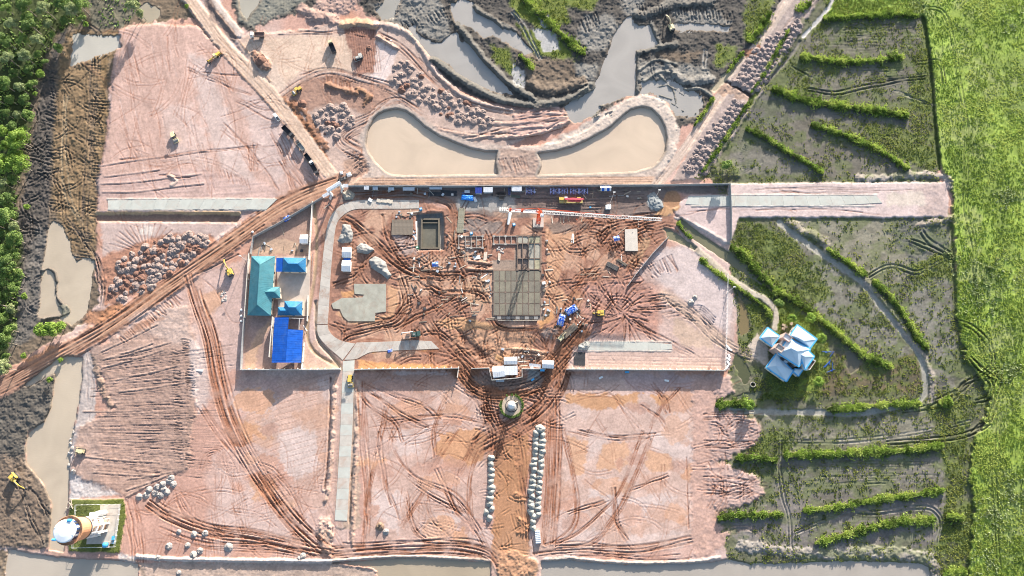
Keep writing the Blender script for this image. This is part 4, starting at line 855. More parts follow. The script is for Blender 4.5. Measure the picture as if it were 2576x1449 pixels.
# ---------------------------------------------------------------- ground mesh: one sheet, running on far past the frame
def build_ground():
    ex = np.array([60, 150, 300, 600, 1100, 1900, 3000, 4600.0])
    GXA = np.concatenate([XA[0] - ex[::-1], XA, XA[-1] + ex])
    GYA = np.concatenate([YA[0] - ex[::-1], YA, YA[-1] + ex])
    k = len(ex)
    ji = np.clip(np.arange(len(GYA)) - k, 0, NY - 1); ii = np.clip(np.arange(len(GXA)) - k, 0, NX - 1)
    gx, gy = np.meshgrid(GXA, GYA)
    h = HGT[np.ix_(ji, ii)].copy(); c = COL[np.ix_(ji, ii)]; wv = WET[np.ix_(ji, ii)]
    out = np.ones_like(h); out[k:-k, k:-k] = 0
    h = np.where(out > 0, 0.0, h)
    px, py = at_np(gx, gy, h)
    n1, n0 = gx.shape
    co = np.stack([px, py, h], -1).reshape(-1, 3).astype(np.float32)
    idx = np.arange(n0 * n1, dtype=np.int32).reshape(n1, n0)
    f = np.stack([idx[1:, :-1], idx[1:, 1:], idx[:-1, 1:], idx[:-1, :-1]], -1).reshape(-1, 4)
    me = bpy.data.meshes.new('ground')
    me.vertices.add(len(co)); me.vertices.foreach_set('co', co.ravel())
    me.loops.add(f.size); me.loops.foreach_set('vertex_index', f.ravel())
    me.polygons.add(len(f)); me.polygons.foreach_set('loop_start', np.arange(0, f.size, 4, dtype=np.int32))
    me.polygons.foreach_set('use_smooth', np.ones(len(f), bool))
    me.update(calc_edges=True)
    a = me.attributes.new('soil', 'FLOAT_COLOR', 'POINT')
    a.data.foreach_set('color', np.concatenate([c, wv[..., None]], -1).reshape(-1).astype(np.float32))
    ob = bpy.data.objects.new('ground', me)
    COLL.objects.link(ob)
    ob['kind'] = 'structure'
    return ob

def new_mat(name, col=(0.5, 0.5, 0.5), rough=0.7, metal=0.0, spec=0.4):
    m = bpy.data.materials.new(name); m.use_nodes = True
    b = m.node_tree.nodes['Principled BSDF']
    b.inputs['Base Color'].default_value = (*col, 1); b.inputs['Roughness'].default_value = rough
    b.inputs['Metallic'].default_value = metal; b.inputs['Specular IOR Level'].default_value = spec
    return m

def ground_material():
    m = new_mat('soil', rough=0.9, spec=0.2)
    nt = m.node_tree; b = nt.nodes['Principled BSDF']
    at_ = nt.nodes.new('ShaderNodeAttribute'); at_.attribute_name = 'soil'
    geo = nt.nodes.new('ShaderNodeNewGeometry')
    n1 = nt.nodes.new('ShaderNodeTexNoise'); n1.inputs['Scale'].default_value = 0.9; n1.inputs['Detail'].default_value = 6; n1.inputs['Roughness'].default_value = 0.7
    nt.links.new(geo.outputs['Position'], n1.inputs['Vector'])
    r = nt.nodes.new('ShaderNodeMapRange'); r.inputs[3].default_value = 0.72; r.inputs[4].default_value = 1.28
    r.inputs[1].default_value = 0.25; r.inputs[2].default_value = 0.75
    nt.links.new(n1.outputs['Fac'], r.inputs[0])
    mul = nt.nodes.new('ShaderNodeVectorMath'); mul.operation = 'SCALE'
    nt.links.new(at_.outputs['Color'], mul.inputs[0]); nt.links.new(r.outputs[0], mul.inputs['Scale'])
    nt.links.new(mul.outputs[0], b.inputs['Base Color'])
    rr = nt.nodes.new('ShaderNodeMapRange'); rr.inputs[3].default_value = 0.92; rr.inputs[4].default_value = 0.25
    nt.links.new(at_.outputs['Alpha'], rr.inputs[0]); nt.links.new(rr.outputs[0], b.inputs['Roughness'])
    bump = nt.nodes.new('ShaderNodeBump'); bump.inputs['Distance'].default_value = 0.12
    sb = nt.nodes.new('ShaderNodeMapRange'); sb.inputs[3].default_value = 0.3; sb.inputs[4].default_value = 0.03
    nt.links.new(at_.outputs['Alpha'], sb.inputs[0]); nt.links.new(sb.outputs[0], bump.inputs['Strength'])
    nt.links.new(n1.outputs['Fac'], bump.inputs['Height']); nt.links.new(bump.outputs[0], b.inputs['Normal'])
    return m

ground = build_ground()
ground.data.materials.append(ground_material())

def water_material(name, col):
    m = new_mat(name, col, rough=0.12, spec=0.5)
    nt = m.node_tree; b = nt.nodes['Principled BSDF']
    geo = nt.nodes.new('ShaderNodeNewGeometry')
    mp = nt.nodes.new('ShaderNodeMapping'); mp.inputs['Scale'].default_value = (0.55, 1.6, 1)
    mp.inputs['Rotation'].default_value = (0, 0, 0.25)
    nt.links.new(geo.outputs['Position'], mp.inputs['Vector'])
    n = nt.nodes.new('ShaderNodeTexNoise'); n.inputs['Scale'].default_value = 1.2; n.inputs['Detail'].default_value = 3
    nt.links.new(mp.outputs[0], n.inputs['Vector'])
    bp = nt.nodes.new('ShaderNodeBump'); bp.inputs['Strength'].default_value = 0.22; bp.inputs['Distance'].default_value = 0.1
    nt.links.new(n.outputs['Fac'], bp.inputs['Height']); nt.links.new(bp.outputs[0], b.inputs['Normal'])
    n2 = nt.nodes.new('ShaderNodeTexNoise'); n2.inputs['Scale'].default_value = 0.035; n2.inputs['Detail'].default_value = 4
    nt.links.new(geo.outputs['Position'], n2.inputs['Vector'])
    r = nt.nodes.new('ShaderNodeMapRange'); n2.inputs['Distortion'].default_value = 1.6; r.inputs[1].default_value = 0.3; r.inputs[2].default_value = 0.7; r.inputs[3].default_value = 0.91; r.inputs[4].default_value = 1.08
    nt.links.new(n2.outputs['Fac'], r.inputs[0])
    v = nt.nodes.new('ShaderNodeVectorMath'); v.operation = 'SCALE'; v.inputs[0].default_value = col
    nt.links.new(r.outputs[0], v.inputs['Scale']); nt.links.new(v.outputs[0], b.inputs['Base Color'])
    return m

def poly_offset(poly, off):
    P = np.array(poly, float); n = len(P)
    area = sum(P[i][0] * P[(i + 1) % n][1] - P[(i + 1) % n][0] * P[i][1] for i in range(n))
    s = 1 if area > 0 else -1
    out = []
    for i in range(n):
        e = P[(i + 1) % n] - P[i - 1]
        e /= np.linalg.norm(e) + 1e-9
        out.append(P[i] + s * np.array([e[1], -e[0]]) * off)
    return out

WM = {}
for name, poly, lev, col in PONDS:
    if col not in WM:
        WM[col] = water_material('muddy_water', col)
    bm = bmesh.new()
    vs = [bm.verts.new(at(p[0], p[1], lev)) for p in poly_offset(poly, 7)]
    f = bm.faces.new(vs)
    bmesh.ops.triangulate(bm, faces=[f])
    bmesh.ops.recalc_face_normals(bm, faces=bm.faces[:])
    if bm.faces[:][0].normal.z < 0:
        bmesh.ops.reverse_faces(bm, faces=bm.faces[:])
    me = bpy.data.meshes.new(name); bm.to_mesh(me); bm.free()
    me.materials.append(WM[col])
    ob = bpy.data.objects.new(name, me); COLL.objects.link(ob); ob['kind'] = 'structure'
print('ground', round(time.time() - T0, 1))
# ---------------------------------------------------------------- building kit
MATS = {}
def mat(name, col, rough=0.7, metal=0.0, vary=0.16, scale=1.5, spec=0.35, second=None, thr=0.5, stain=None, amt=0.6):
    if name in MATS:
        return MATS[name]
    m = new_mat(name, col, rough, metal, spec)
    nt = m.node_tree; b = nt.nodes['Principled BSDF']
    geo = nt.nodes.new('ShaderNodeTexCoord')
    n = nt.nodes.new('ShaderNodeTexNoise'); n.inputs['Scale'].default_value = scale; n.inputs['Detail'].default_value = 5; n.inputs['Roughness'].default_value = 0.65
    nt.links.new(geo.outputs['Object'], n.inputs['Vector'])
    if second is None:
        r = nt.nodes.new('ShaderNodeMapRange'); r.inputs[1].default_value = 0.3; r.inputs[2].default_value = 0.7
        r.inputs[3].default_value = 1 - vary; r.inputs[4].default_value = 1 + vary
        nt.links.new(n.outputs['Fac'], r.inputs[0])
        v = nt.nodes.new('ShaderNodeVectorMath'); v.operation = 'SCALE'; v.inputs[0].default_value = col
        nt.links.new(r.outputs[0], v.inputs['Scale']); nt.links.new(v.outputs[0], b.inputs['Base Color'])
        if stain is not None:
            g = nt.nodes.new('ShaderNodeNewGeometry')
            n3 = nt.nodes.new('ShaderNodeTexNoise'); n3.inputs['Scale'].default_value = 0.22; n3.inputs['Detail'].default_value = 7; n3.inputs['Roughness'].default_value = 0.7; n3.inputs['Distortion'].default_value = 0.8
            nt.links.new(g.outputs['Position'], n3.inputs['Vector'])
            r3 = nt.nodes.new('ShaderNodeMapRange'); r3.inputs[1].default_value = 0.5; r3.inputs[2].default_value = 0.68; r3.inputs[4].default_value = amt
            nt.links.new(n3.outputs['Fac'], r3.inputs[0])
            mx = nt.nodes.new('ShaderNodeMix'); mx.data_type = 'RGBA'; mx.inputs[7].default_value = (*stain, 1)
            nt.links.new(r3.outputs[0], mx.inputs[0]); nt.links.new(v.outputs[0], mx.inputs[6]); nt.links.new(mx.outputs[2], b.inputs['Base Color'])
    else:
        r = nt.nodes.new('ShaderNodeValToRGB')
        r.color_ramp.elements[0].position = thr - 0.04; r.color_ramp.elements[0].color = (*col, 1)
        r.color_ramp.elements[1].position = thr + 0.04; r.color_ramp.elements[1].color = (*second, 1)
        nt.links.new(n.outputs['Fac'], r.inputs[0]); nt.links.new(r.outputs[0], b.inputs['Base Color'])
    MATS[name] = m
    return m

class MB:
    def __init__(s):
        s.v = []; s.f = []
    def add(s, vs, fs):
        k = len(s.v); s.v += [tuple(v) for v in vs]; s.f += [tuple(i + k for i in f) for f in fs]
        return s
    def box(s, x, y, z, sx, sy, sz, rz=0.0, rx=0.0, ry=0.0):
        """centre x, y; z is the underside"""
        M = Matrix.Translation((x, y, z + sz / 2)) @ Matrix.Rotation(rz, 4, 'Z') @ Matrix.Rotation(ry, 4, 'Y') @ Matrix.Rotation(rx, 4, 'X')
        p = [M @ Vector((a * sx / 2, b * sy / 2, c * sz / 2)) for c in (-1, 1) for a, b in ((-1, -1), (1, -1), (1, 1), (-1, 1))]
        return s.add(p, [(3, 2, 1, 0), (4, 5, 6, 7), (0, 1, 5, 4), (1, 2, 6, 5), (2, 3, 7, 6), (3, 0, 4, 7)])
    def taper(s, x, y, z, sx, sy, sz, tx, ty, ox=0, oy=0):
        p = [(x + a * sx / 2, y + b * sy / 2, z) for a, b in ((-1, -1), (1, -1), (1, 1), (-1, 1))] + [(x + ox + a * tx / 2, y + oy + b * ty / 2, z + sz) for a, b in ((-1, -1), (1, -1), (1, 1), (-1, 1))]
        return s.add(p, [(3, 2, 1, 0), (4, 5, 6, 7), (0, 1, 5, 4), (1, 2, 6, 5), (2, 3, 7, 6), (3, 0, 4, 7)])
    def tube(s, p0, p1, r0, r1=None, n=8, cap=True):
        r1 = r0 if r1 is None else r1
        p0 = Vector(p0); p1 = Vector(p1); d = (p1 - p0).normalized()
        u = d.orthogonal().normalized(); w = d.cross(u)
        vs = []
        for p, r in ((p0, r0), (p1, r1)):
            for k in range(n):
                t = 2 * math.pi * k / n
                vs.append(p + (u * math.cos(t) + w * math.sin(t)) * r)
        fs = [(k, (k + 1) % n, n + (k + 1) % n, n + k) for k in range(n)]
        if cap:
            fs += [tuple(range(n - 1, -1, -1)), tuple(range(n, 2 * n))]
        return s.add(vs, fs)
    def bar(s, p0, p1, w, h=None):
        h = h or w
        p0 = Vector(p0); p1 = Vector(p1); d = (p1 - p0).normalized()
        u = d.cross(Vector((0, 0, 1)))
        u = Vector((1, 0, 0)) if u.length < 1e-3 else u.normalized()
        n = u.cross(d).normalized()
        vs = [p + u * a * w / 2 + n * b * h / 2 for p in (p0, p1) for a, b in ((-1, -1), (1, -1), (1, 1), (-1, 1))]
        return s.add(vs, [(3, 2, 1, 0), (4, 5, 6, 7), (0, 1, 5, 4), (1, 2, 6, 5), (2, 3, 7, 6), (3, 0, 4, 7)])
    def prism(s, poly, z0, z1):
        a = sum(poly[i][0] * poly[(i + 1) % len(poly)][1] - poly[(i + 1) % len(poly)][0] * poly[i][1] for i in range(len(poly)))
        P = list(poly) if a > 0 else list(poly)[::-1]
        n = len(P)
        vs = [(p[0], p[1], z0) for p in P] + [(p[0], p[1], z1) for p in P]
        return s.add(vs, [tuple(range(n - 1, -1, -1)), tuple(range(n, 2 * n))] + [(k, (k + 1) % n, n + (k + 1) % n, n + k) for k in range(n)])
    def lathe(s, prof, n=20, c=(0, 0)):
        vs = []
        for r, z in prof:
            for k in range(n):
                t = 2 * math.pi * k / n
                vs.append((c[0] + r * math.cos(t), c[1] + r * math.sin(t), z))
        fs = []
        for i in range(len(prof) - 1):
            for k in range(n):
                fs.append((i * n + k, i * n + (k + 1) % n, (i + 1) * n + (k + 1) % n, (i + 1) * n + k))
        fs.append(tuple(range((len(prof) - 1) * n, len(prof) * n)))
        fs.append(tuple(range(n - 1, -1, -1)))
        return s.add(vs, fs)
    def sheet(s, pts, th=0.06):
        """a plate through pts (counter-clockwise seen from above)"""
        n = len(pts); P = [Vector(p) for p in pts]
        nn = (P[1] - P[0]).cross(P[-1] - P[0]).normalized()
        if nn.z < 0:
            P = P[::-1]; nn = -nn
        vs = [p - nn * th for p in P] + P
        return s.add(vs, [tuple(range(n - 1, -1, -1)), tuple(range(n, 2 * n))] + [(k, (k + 1) % n, n + (k + 1) % n, n + k) for k in range(n)])
    def mesh(s, name, m, smooth=False):
        me = bpy.data.meshes.new(name)
        me.from_pydata(s.v, [], s.f); me.update()
        if m is not None:
            me.materials.append(m)
        if smooth:
            me.polygons.foreach_set('use_smooth', [True] * len(me.polygons))
        return me
    def build(s, name, m, parent=None, loc=None, rz=0.0, smooth=False):
        return put(name, s.mesh(name, m, smooth), parent, loc, rz)

def put(name, me, parent=None, loc=None, rz=0.0):
    o = bpy.data.objects.new(name, me); COLL.objects.link(o)
    if parent is not None:
        o.parent = parent
    if loc is not None:
        o.location = loc
    o.rotation_euler = (0, 0, rz)
    return o
def tag(o, label, cat, group=None, kind=None):
    o['label'] = label; o['category'] = cat
    if group: o['group'] = group
    if kind: o['kind'] = kind
    return o
def thing(name, label, cat, loc=(0, 0, 0), rz=0.0, group=None):
    o = bpy.data.objects.new(name, None); COLL.objects.link(o)
    o.empty_display_size = 0.3
    o.location = loc; o.rotation_euler = (0, 0, rz)
    return tag(o, label, cat, group)
def struct(o):
    o['kind'] = 'structure'; return o
def dup(root, loc, rz, label=None, group=None, scale=None):
    r = root.copy(); COLL.objects.link(r); r.location = loc; r.rotation_euler = (0, 0, rz)
    if label: r['label'] = label
    if group: r['group'] = group
    if scale: r.scale = (scale,) * 3
    for ch in list(root.children):
        c = ch.copy(); COLL.objects.link(c); c.parent = r
        for g in ch.children:
            d = g.copy(); COLL.objects.link(d); d.parent = c
    return r
def heading(x0, y0, x1, y1):
    d = at(x1, y1) - at(x0, y0)
    return math.atan2(d.y, d.x)
def local(o, p):
    """a site point in the frame of a thing"""
    return Matrix.Rotation(-o.rotation_euler.z, 3, 'Z') @ (Vector(p) - o.location)

WHITE = mat('white_paint', (0.78, 0.79, 0.78), 0.5, vary=0.06)
WROOF = mat('white_sheet', (0.74, 0.75, 0.76), 0.4, vary=0.1, scale=0.6, stain=(0.55, 0.47, 0.41), amt=0.5)
GALV = mat('galvanised_sheet', (0.45, 0.50, 0.55), 0.35, vary=0.12, scale=0.6)
TEAL = mat('teal_sheet', (0.075, 0.245, 0.285), 0.45, vary=0.2, stain=(0.13, 0.25, 0.26), amt=0.5, scale=0.4)
BLUE = mat('blue_sheet', (0.012, 0.10, 0.46), 0.4, vary=0.2, scale=0.5, stain=(0.07, 0.16, 0.42), amt=0.6)
AZURE = mat('azure_sheet', (0.03, 0.19, 0.38), 0.42, vary=0.2, scale=0.5, stain=(0.10, 0.24, 0.36), amt=0.5)
RIM = mat('sky_blue_paint', (0.08, 0.42, 0.75), 0.45, vary=0.08)
CREAM = mat('cream_render', (0.62, 0.54, 0.44), 0.8, vary=0.1)
CONC = mat('concrete', (0.44, 0.40, 0.355), 0.85, vary=0.14, scale=0.35, stain=(0.36, 0.23, 0.17), amt=0.8)
NEWC = mat('fresh_concrete', (0.46, 0.465, 0.42), 0.8, vary=0.08, scale=0.3, stain=(0.44, 0.38, 0.33), amt=0.6)
DKC = mat('damp_concrete', (0.25, 0.235, 0.20), 0.85, vary=0.2, scale=0.4)
WALLW = mat('wall_render', (0.70, 0.66, 0.60), 0.8, vary=0.12, scale=0.5, stain=(0.48, 0.36, 0.29), amt=0.7)
WALLG = mat('wall_block', (0.34, 0.34, 0.34), 0.85, vary=0.16, scale=0.5)
YEL = mat('machine_yellow', (0.66, 0.46, 0.10), 0.5, vary=0.2, scale=1.2)
YELW = mat('faded_yellow', (0.70, 0.60, 0.36), 0.55, vary=0.18, scale=1.2)
DGREY = mat('dark_steel', (0.06, 0.06, 0.065), 0.6, vary=0.3)
STEEL = mat('worn_steel', (0.26, 0.25, 0.24), 0.5, vary=0.2)
RUB = mat('rubber', (0.025, 0.025, 0.027), 0.8, vary=0.2)
GLASS = mat('window_glass', (0.03, 0.04, 0.05), 0.1, vary=0.05, spec=0.6)
ORG = mat('crane_orange', (0.62, 0.10, 0.04), 0.5, vary=0.15)
PINKR = mat('faded_red', (0.58, 0.10, 0.13), 0.45, vary=0.15)
LAT = mat('lattice_white', (0.80, 0.77, 0.73), 0.5, vary=0.08)
LBLUE = mat('lattice_blue', (0.12, 0.16, 0.36), 0.5, vary=0.15)
WOOD = mat('timber', (0.42, 0.33, 0.24), 0.85, vary=0.25, scale=1)
DWOOD = mat('weathered_timber', (0.20, 0.165, 0.13), 0.9, vary=0.3, scale=0.8)
TANW_ = mat('pale_timber', (0.60, 0.52, 0.42), 0.85, vary=0.15)
TARPB = mat('blue_tarp', (0.03, 0.12, 0.55), 0.45, vary=0.2, scale=0.9, second=(0.62, 0.64, 0.68), thr=0.54)
TARPL = mat('bright_blue_tarp', (0.03, 0.25, 0.75), 0.45, vary=0.15, scale=0.9)
SANDM = mat('grey_sand', (0.27, 0.265, 0.25), 0.95, vary=0.14, scale=0.8)
CLAYM = mat('grey_clods', (0.28, 0.215, 0.19), 0.95, vary=0.2, scale=0.9)
LILAC = mat('pinkish_clods', (0.26, 0.205, 0.19), 0.95, vary=0.18, scale=0.9)
REDM = mat('red_clods', (0.21, 0.115, 0.085), 0.95, vary=0.22, scale=0.9)
PALES = mat('pale_sand', (0.35, 0.345, 0.31), 0.95, vary=0.1, scale=0.8)
TOWERO = mat('orange_render', (0.64, 0.34, 0.19), 0.7, vary=0.1, scale=0.4)
PLANKP = mat('pink_cladding', (0.52, 0.38, 0.33), 0.75, vary=0.12)

# ---------------------------------------------------------------- plants: leaves and blades as small faces
def leaf_material(name, cols, trans=0.25):
    m = new_mat(name, cols[0], 0.65, 0.0, 0.25)
    nt = m.node_tree; b = nt.nodes['Principled BSDF']
    a = nt.nodes.new('ShaderNodeAttribute'); a.attribute_name = 'tint'
    r = nt.nodes.new('ShaderNodeValToRGB')
    r.color_ramp.elements[0].color = (*cols[0], 1); r.color_ramp.elements[1].color = (*cols[-1], 1)
    for k, c in enumerate(cols[1:-1]):
        e = r.color_ramp.elements.new((k + 1) / (len(cols) - 1)); e.color = (*c, 1)
    nt.links.new(a.outputs['Fac'], r.inputs[0]); nt.links.new(r.outputs[0], b.inputs['Base Color'])
    t = nt.nodes.new('ShaderNodeBsdfTranslucent'); mx = nt.nodes.new('ShaderNodeMixShader'); mx.inputs[0].default_value = trans
    out = nt.nodes['Material Output']
    nt.links.new(r.outputs[0], t.inputs['Color']); nt.links.new(b.outputs[0], mx.inputs[1]); nt.links.new(t.outputs[0], mx.inputs[2]); nt.links.new(mx.outputs[0], out.inputs['Surface'])
    return m
RICE = leaf_material('rice_blades', [(0.17, 0.25, 0.04), (0.29, 0.38, 0.065), (0.42, 0.48, 0.12)], 0.45)
BUND = leaf_material('bank_grass', [(0.12, 0.17, 0.045), (0.22, 0.33, 0.06), (0.32, 0.43, 0.085), (0.42, 0.50, 0.13)], 0.35)
REED = leaf_material('marsh_blades', [(0.14, 0.18, 0.035), (0.24, 0.28, 0.06), (0.34, 0.36, 0.09)], 0.4)
LEAFD = leaf_material('dark_leaves', [(0.085, 0.15, 0.04), (0.155, 0.24, 0.065), (0.28, 0.37, 0.12)])
LEAFM = leaf_material('green_leaves', [(0.125, 0.21, 0.05), (0.22, 0.33, 0.085), (0.36, 0.45, 0.15)])
LEAFL = leaf_material('pale_leaves', [(0.20, 0.26, 0.09), (0.30, 0.36, 0.16), (0.40, 0.45, 0.24)])
LEAFY = leaf_material('fresh_leaves', [(0.16, 0.27, 0.04), (0.26, 0.39, 0.07), (0.36, 0.48, 0.11)])
BARK = mat('bark', (0.30, 0.26, 0.21), 0.9, vary=0.25)

def quads_mesh(name, V, tint, m):
    """V: (n,4,3) array of quads"""
    n = len(V)
    me = bpy.data.meshes.new(name)
    me.vertices.add(n * 4); me.vertices.foreach_set('co', V.reshape(-1).astype(np.float32))
    me.loops.add(n * 4); me.loops.foreach_set('vertex_index', np.arange(n * 4, dtype=np.int32))
    me.polygons.add(n); me.polygons.foreach_set('loop_start', np.arange(0, n * 4, 4, dtype=np.int32))
    me.update(calc_edges=True)
    a = me.attributes.new('tint', 'FLOAT', 'POINT')
    a.data.foreach_set('value', np.repeat(np.clip(tint, 0, 1), 4).astype(np.float32))
    me.materials.append(m)
    return me

def tufts(P, hgt, wid, lean=0.5, blades=2, tint=None, r=None):
    """P: (n,3) feet. every tuft a few leaning blades -> (n*blades,4,3), tints"""
    r = r or RNG
    n = len(P)
    if tint is None:
        tint = r.random(n)
    Q = np.repeat(P, blades, 0); tt = np.repeat(tint, blades) + r.normal(0, 0.12, n * blades)
    k = len(Q)
    hh = np.repeat(np.broadcast_to(hgt, n), blades) * r.uniform(0.6, 1.25, k)
    ww = np.repeat(np.broadcast_to(wid, n), blades) * r.uniform(0.7, 1.3, k)
    a = r.uniform(0, 2 * np.pi, k); d = np.stack([np.cos(a), np.sin(a), 0 * a], 1)
    s = np.stack([-np.sin(a), np.cos(a), 0 * a], 1)
    tip = Q + d * (hh * lean * r.uniform(0.3, 1.4, k))[:, None] + np.stack([0 * a, 0 * a, hh], 1)
    w2 = ww[:, None] / 2
    V = np.stack([Q - s * w2, Q + s * w2, tip + s * w2 * 0.55, tip - s * w2 * 0.55], 1)
    return V, tt

def z_np(dx, dy):
    i = np.clip((dx - XA[0]) / ST_, 0, NX - 1.01); j = np.clip((dy - YA[0]) / ST_, 0, NY - 1.01)
    return HGT[j.astype(int), i.astype(int)]
def veg_np(dx, dy):
    i = np.clip((dx - XA[0]) / ST_, 0, NX - 1.01); j = np.clip((dy - YA[0]) / ST_, 0, NY - 1.01)
    return VEG[j.astype(int), i.astype(int)]

def scatter(name, n, x0, y0, x1, y1, density, hgt, wid, m, label=None, tint=None, blades=2, lean=0.5, lab='grass'):
    dx = RNG.uniform(x0, x1, n); dy = RNG.uniform(y0, y1, n)
    keep = RNG.random(n) < density(dx, dy)
    dx, dy = dx[keep], dy[keep]
    z = z_np(dx, dy)
    px, py = at_np(dx, dy, z)
    P = np.stack([px, py, z - 0.05], 1)
    V, tt = tufts(P, hgt, wid, lean, blades, tint(dx, dy) if tint else None)
    o = put(name, quads_mesh(name, V, tt, m))
    o['kind'] = 'stuff'; tag(o, label, lab, kind='stuff')
    return o

def nz(dx, dy, s, seed):
    return fbm(np.asarray(dx, np.float32) / s + 100, np.asarray(dy, np.float32) / s + 100, 3, seed)

def in_poly(poly, dx, dy):
    return sdist(poly, np.asarray(dx, np.float32), np.asarray(dy, np.float32))

def crown_mesh(name, m, rx, rz, nclump, nleaf, size, seed, zc=0.0):
    r = np.random.default_rng(seed)
    V = []; T = []
    for c in range(nclump):
        th = r.uniform(0, 2 * np.pi); ph = math.asin(r.uniform(-0.35, 1))
        q = r.uniform(0.45, 0.85)
        cx, cy, cz = rx * q * math.cos(th) * math.cos(ph), rx * q * math.sin(th) * math.cos(ph), rz * q * math.sin(ph)
        cr = rx * r.uniform(0.28, 0.46)
        u = r.normal(0, 1, (nleaf, 3)); u /= np.linalg.norm(u, axis=1, keepdims=True)
        u[:, 2] = np.abs(u[:, 2]) * 0.9 - 0.15
        p = np.array([cx, cy, cz + zc]) + u * (cr * r.uniform(0.75, 1.08, nleaf))[:, None]
        nrm = u + r.normal(0, 0.45, (nleaf, 3)); nrm /= np.linalg.norm(nrm, axis=1, keepdims=True)
        a = np.cross(nrm, r.normal(0, 1, (nleaf, 3))); a /= np.linalg.norm(a, axis=1, keepdims=True) + 1e-6
        b = np.cross(nrm, a)
        s = size * r.uniform(0.6, 1.35, nleaf)[:, None]
        V.append(np.stack([p - a * s * 0.5, p - b * s * 0.32, p + a * s * 0.6, p + b * s * 0.32], 1))
        T.append(np.clip(0.5 + r.normal(0, 0.16) + r.normal(0, 0.14, nleaf), 0, 1))
    return quads_mesh(name, np.concatenate(V), np.concatenate(T), m)

def tree_proto(m, rx, rz, h, nclump, nleaf, size, seed):
    cr = crown_mesh('crown', m, rx, rz, nclump, nleaf, size, seed, zc=h - rz * 0.55)
    b = MB(); rr = random.Random(seed)
    b.tube((0, 0, -0.6), (rr.uniform(-.3, .3), rr.uniform(-.3, .3), h * 0.55), 0.055 * rx + 0.06, 0.035 * rx + 0.03, 7)
    for k in range(5):
        t = k * 1.26 + rr.uniform(-.3, .3)
        b.tube((0, 0, h * 0.45), (math.cos(t) * rx * 0.55, math.sin(t) * rx * 0.55, h - rz * rr.uniform(0.2, 0.6)), 0.10, 0.04, 5)
    return cr, b.mesh('trunk', BARK)
# ---------------------------------------------------------------- vegetation
FP = FIELD
def field_density(dx, dy):
    d = np.clip(in_poly(FP, dx, dy) / 6 + 0.5, 0, 1)
    e = np.clip(in_poly([(2085, -60), (2325, -60), (2325, 38), (2230, 40), (2085, 42)], dx, dy) / 6 + 0.5, 0, 1)
    tr = veg_np(dx, dy)
    gap = np.clip((nz(dx, dy, 30, 11) * 0.6 + nz(dx, dy, 9, 4) * 0.4 - 0.36) * 7, 0.15, 1)
    return np.maximum(d, e) * np.where(tr > 0.9, 1.0, 0.1) * gap
def field_tint(dx, dy):
    return 0.5 + (nz(dx, dy, 80, 3) - 0.5) * 2.4 + (nz(dx, dy, 14, 5) - 0.5) * 1.6
scatter('rice_field', 100000, 2070, -44, 2620, 1496, field_density, 0.42, 0.5, RICE, 'bright green rice grass covering the field along the right side', field_tint, 2, 0.6)
def marsh_density(dx, dy):
    v = veg_np(dx, dy)
    c = nz(dx, dy, 34, 6) * 0.45 + nz(dx, dy, 7, 8) * 0.55
    thr = 0.615 - 0.27 * np.clip(v, 0, 1)
    d = np.clip((c - thr) * 12, 0, 1) * (v > 0.04)
    return np.where((in_poly(FP, dx, dy) > 2), 0, d)
scatter('marsh_grass', 150000, 1740, -44, 2500, 1496, marsh_density, 0.40, 0.42, REED, 'olive marsh grass growing in patches over the flooded paddies', lambda a, b: 0.45 + (nz(a, b, 40, 9) - 0.5) * 1.8, 2, 0.6)
scatter('wet_clay_grass', 16000, 1180, -44, 1745, 240, marsh_density, 0.42, 0.42, REED, 'thin green plants growing on the grey clay of the northern pits', lambda a, b: 0.6 + (nz(a, b, 40, 9) - 0.5) * 1.5, 2, 0.6)
scatter('undergrowth', 26000, -44, -44, 360, 940, lambda a, b: np.clip((nz(a, b, 20, 4) - 0.42) * 8, 0, 1) * np.clip(veg_np(a, b), 0, 1), 0.8, 0.7, LEAFM, 'dark green undergrowth between the trees at the left edge', None, 2, 0.7)
scatter('plot_grass', 9000, 165, 1250, 320, 1395, lambda a, b: np.clip(veg_np(a, b), 0, 1) * 0.5, 0.15, 0.4, REED, 'short grass round the water tower slab', lambda a, b: 0.4 + (nz(a, b, 20, 9) - 0.5) * 1.2, 2, 0.6)

def reed_density(a, b):
    d = np.zeros(len(a))
    for cx, cy, r0 in ((2460, 700, 45), (2510, 680, 40), (2480, 760, 40), (2440, 740, 25), (2555, 60, 30), (2420, 75, 14), (2540, 940, 30), (2490, 1300, 40), (2550, 1230, 35), (2400, 640, 20), (2475, 1420, 30), (2530, 500, 25)):
        d = np.maximum(d, np.exp(-((a - cx) ** 2 + (b - cy) ** 2) / r0 ** 2))
    return d * np.clip((nz(a, b, 11, 7) - 0.45) * 9, 0, 1)
scatter('pale_reeds', 30000, 2370, -20, 2600, 1470, reed_density, 0.8, 0.5, LEAFL, 'pale grey-green reed clumps scattered in the rice field on the right', None, 2, 0.7)

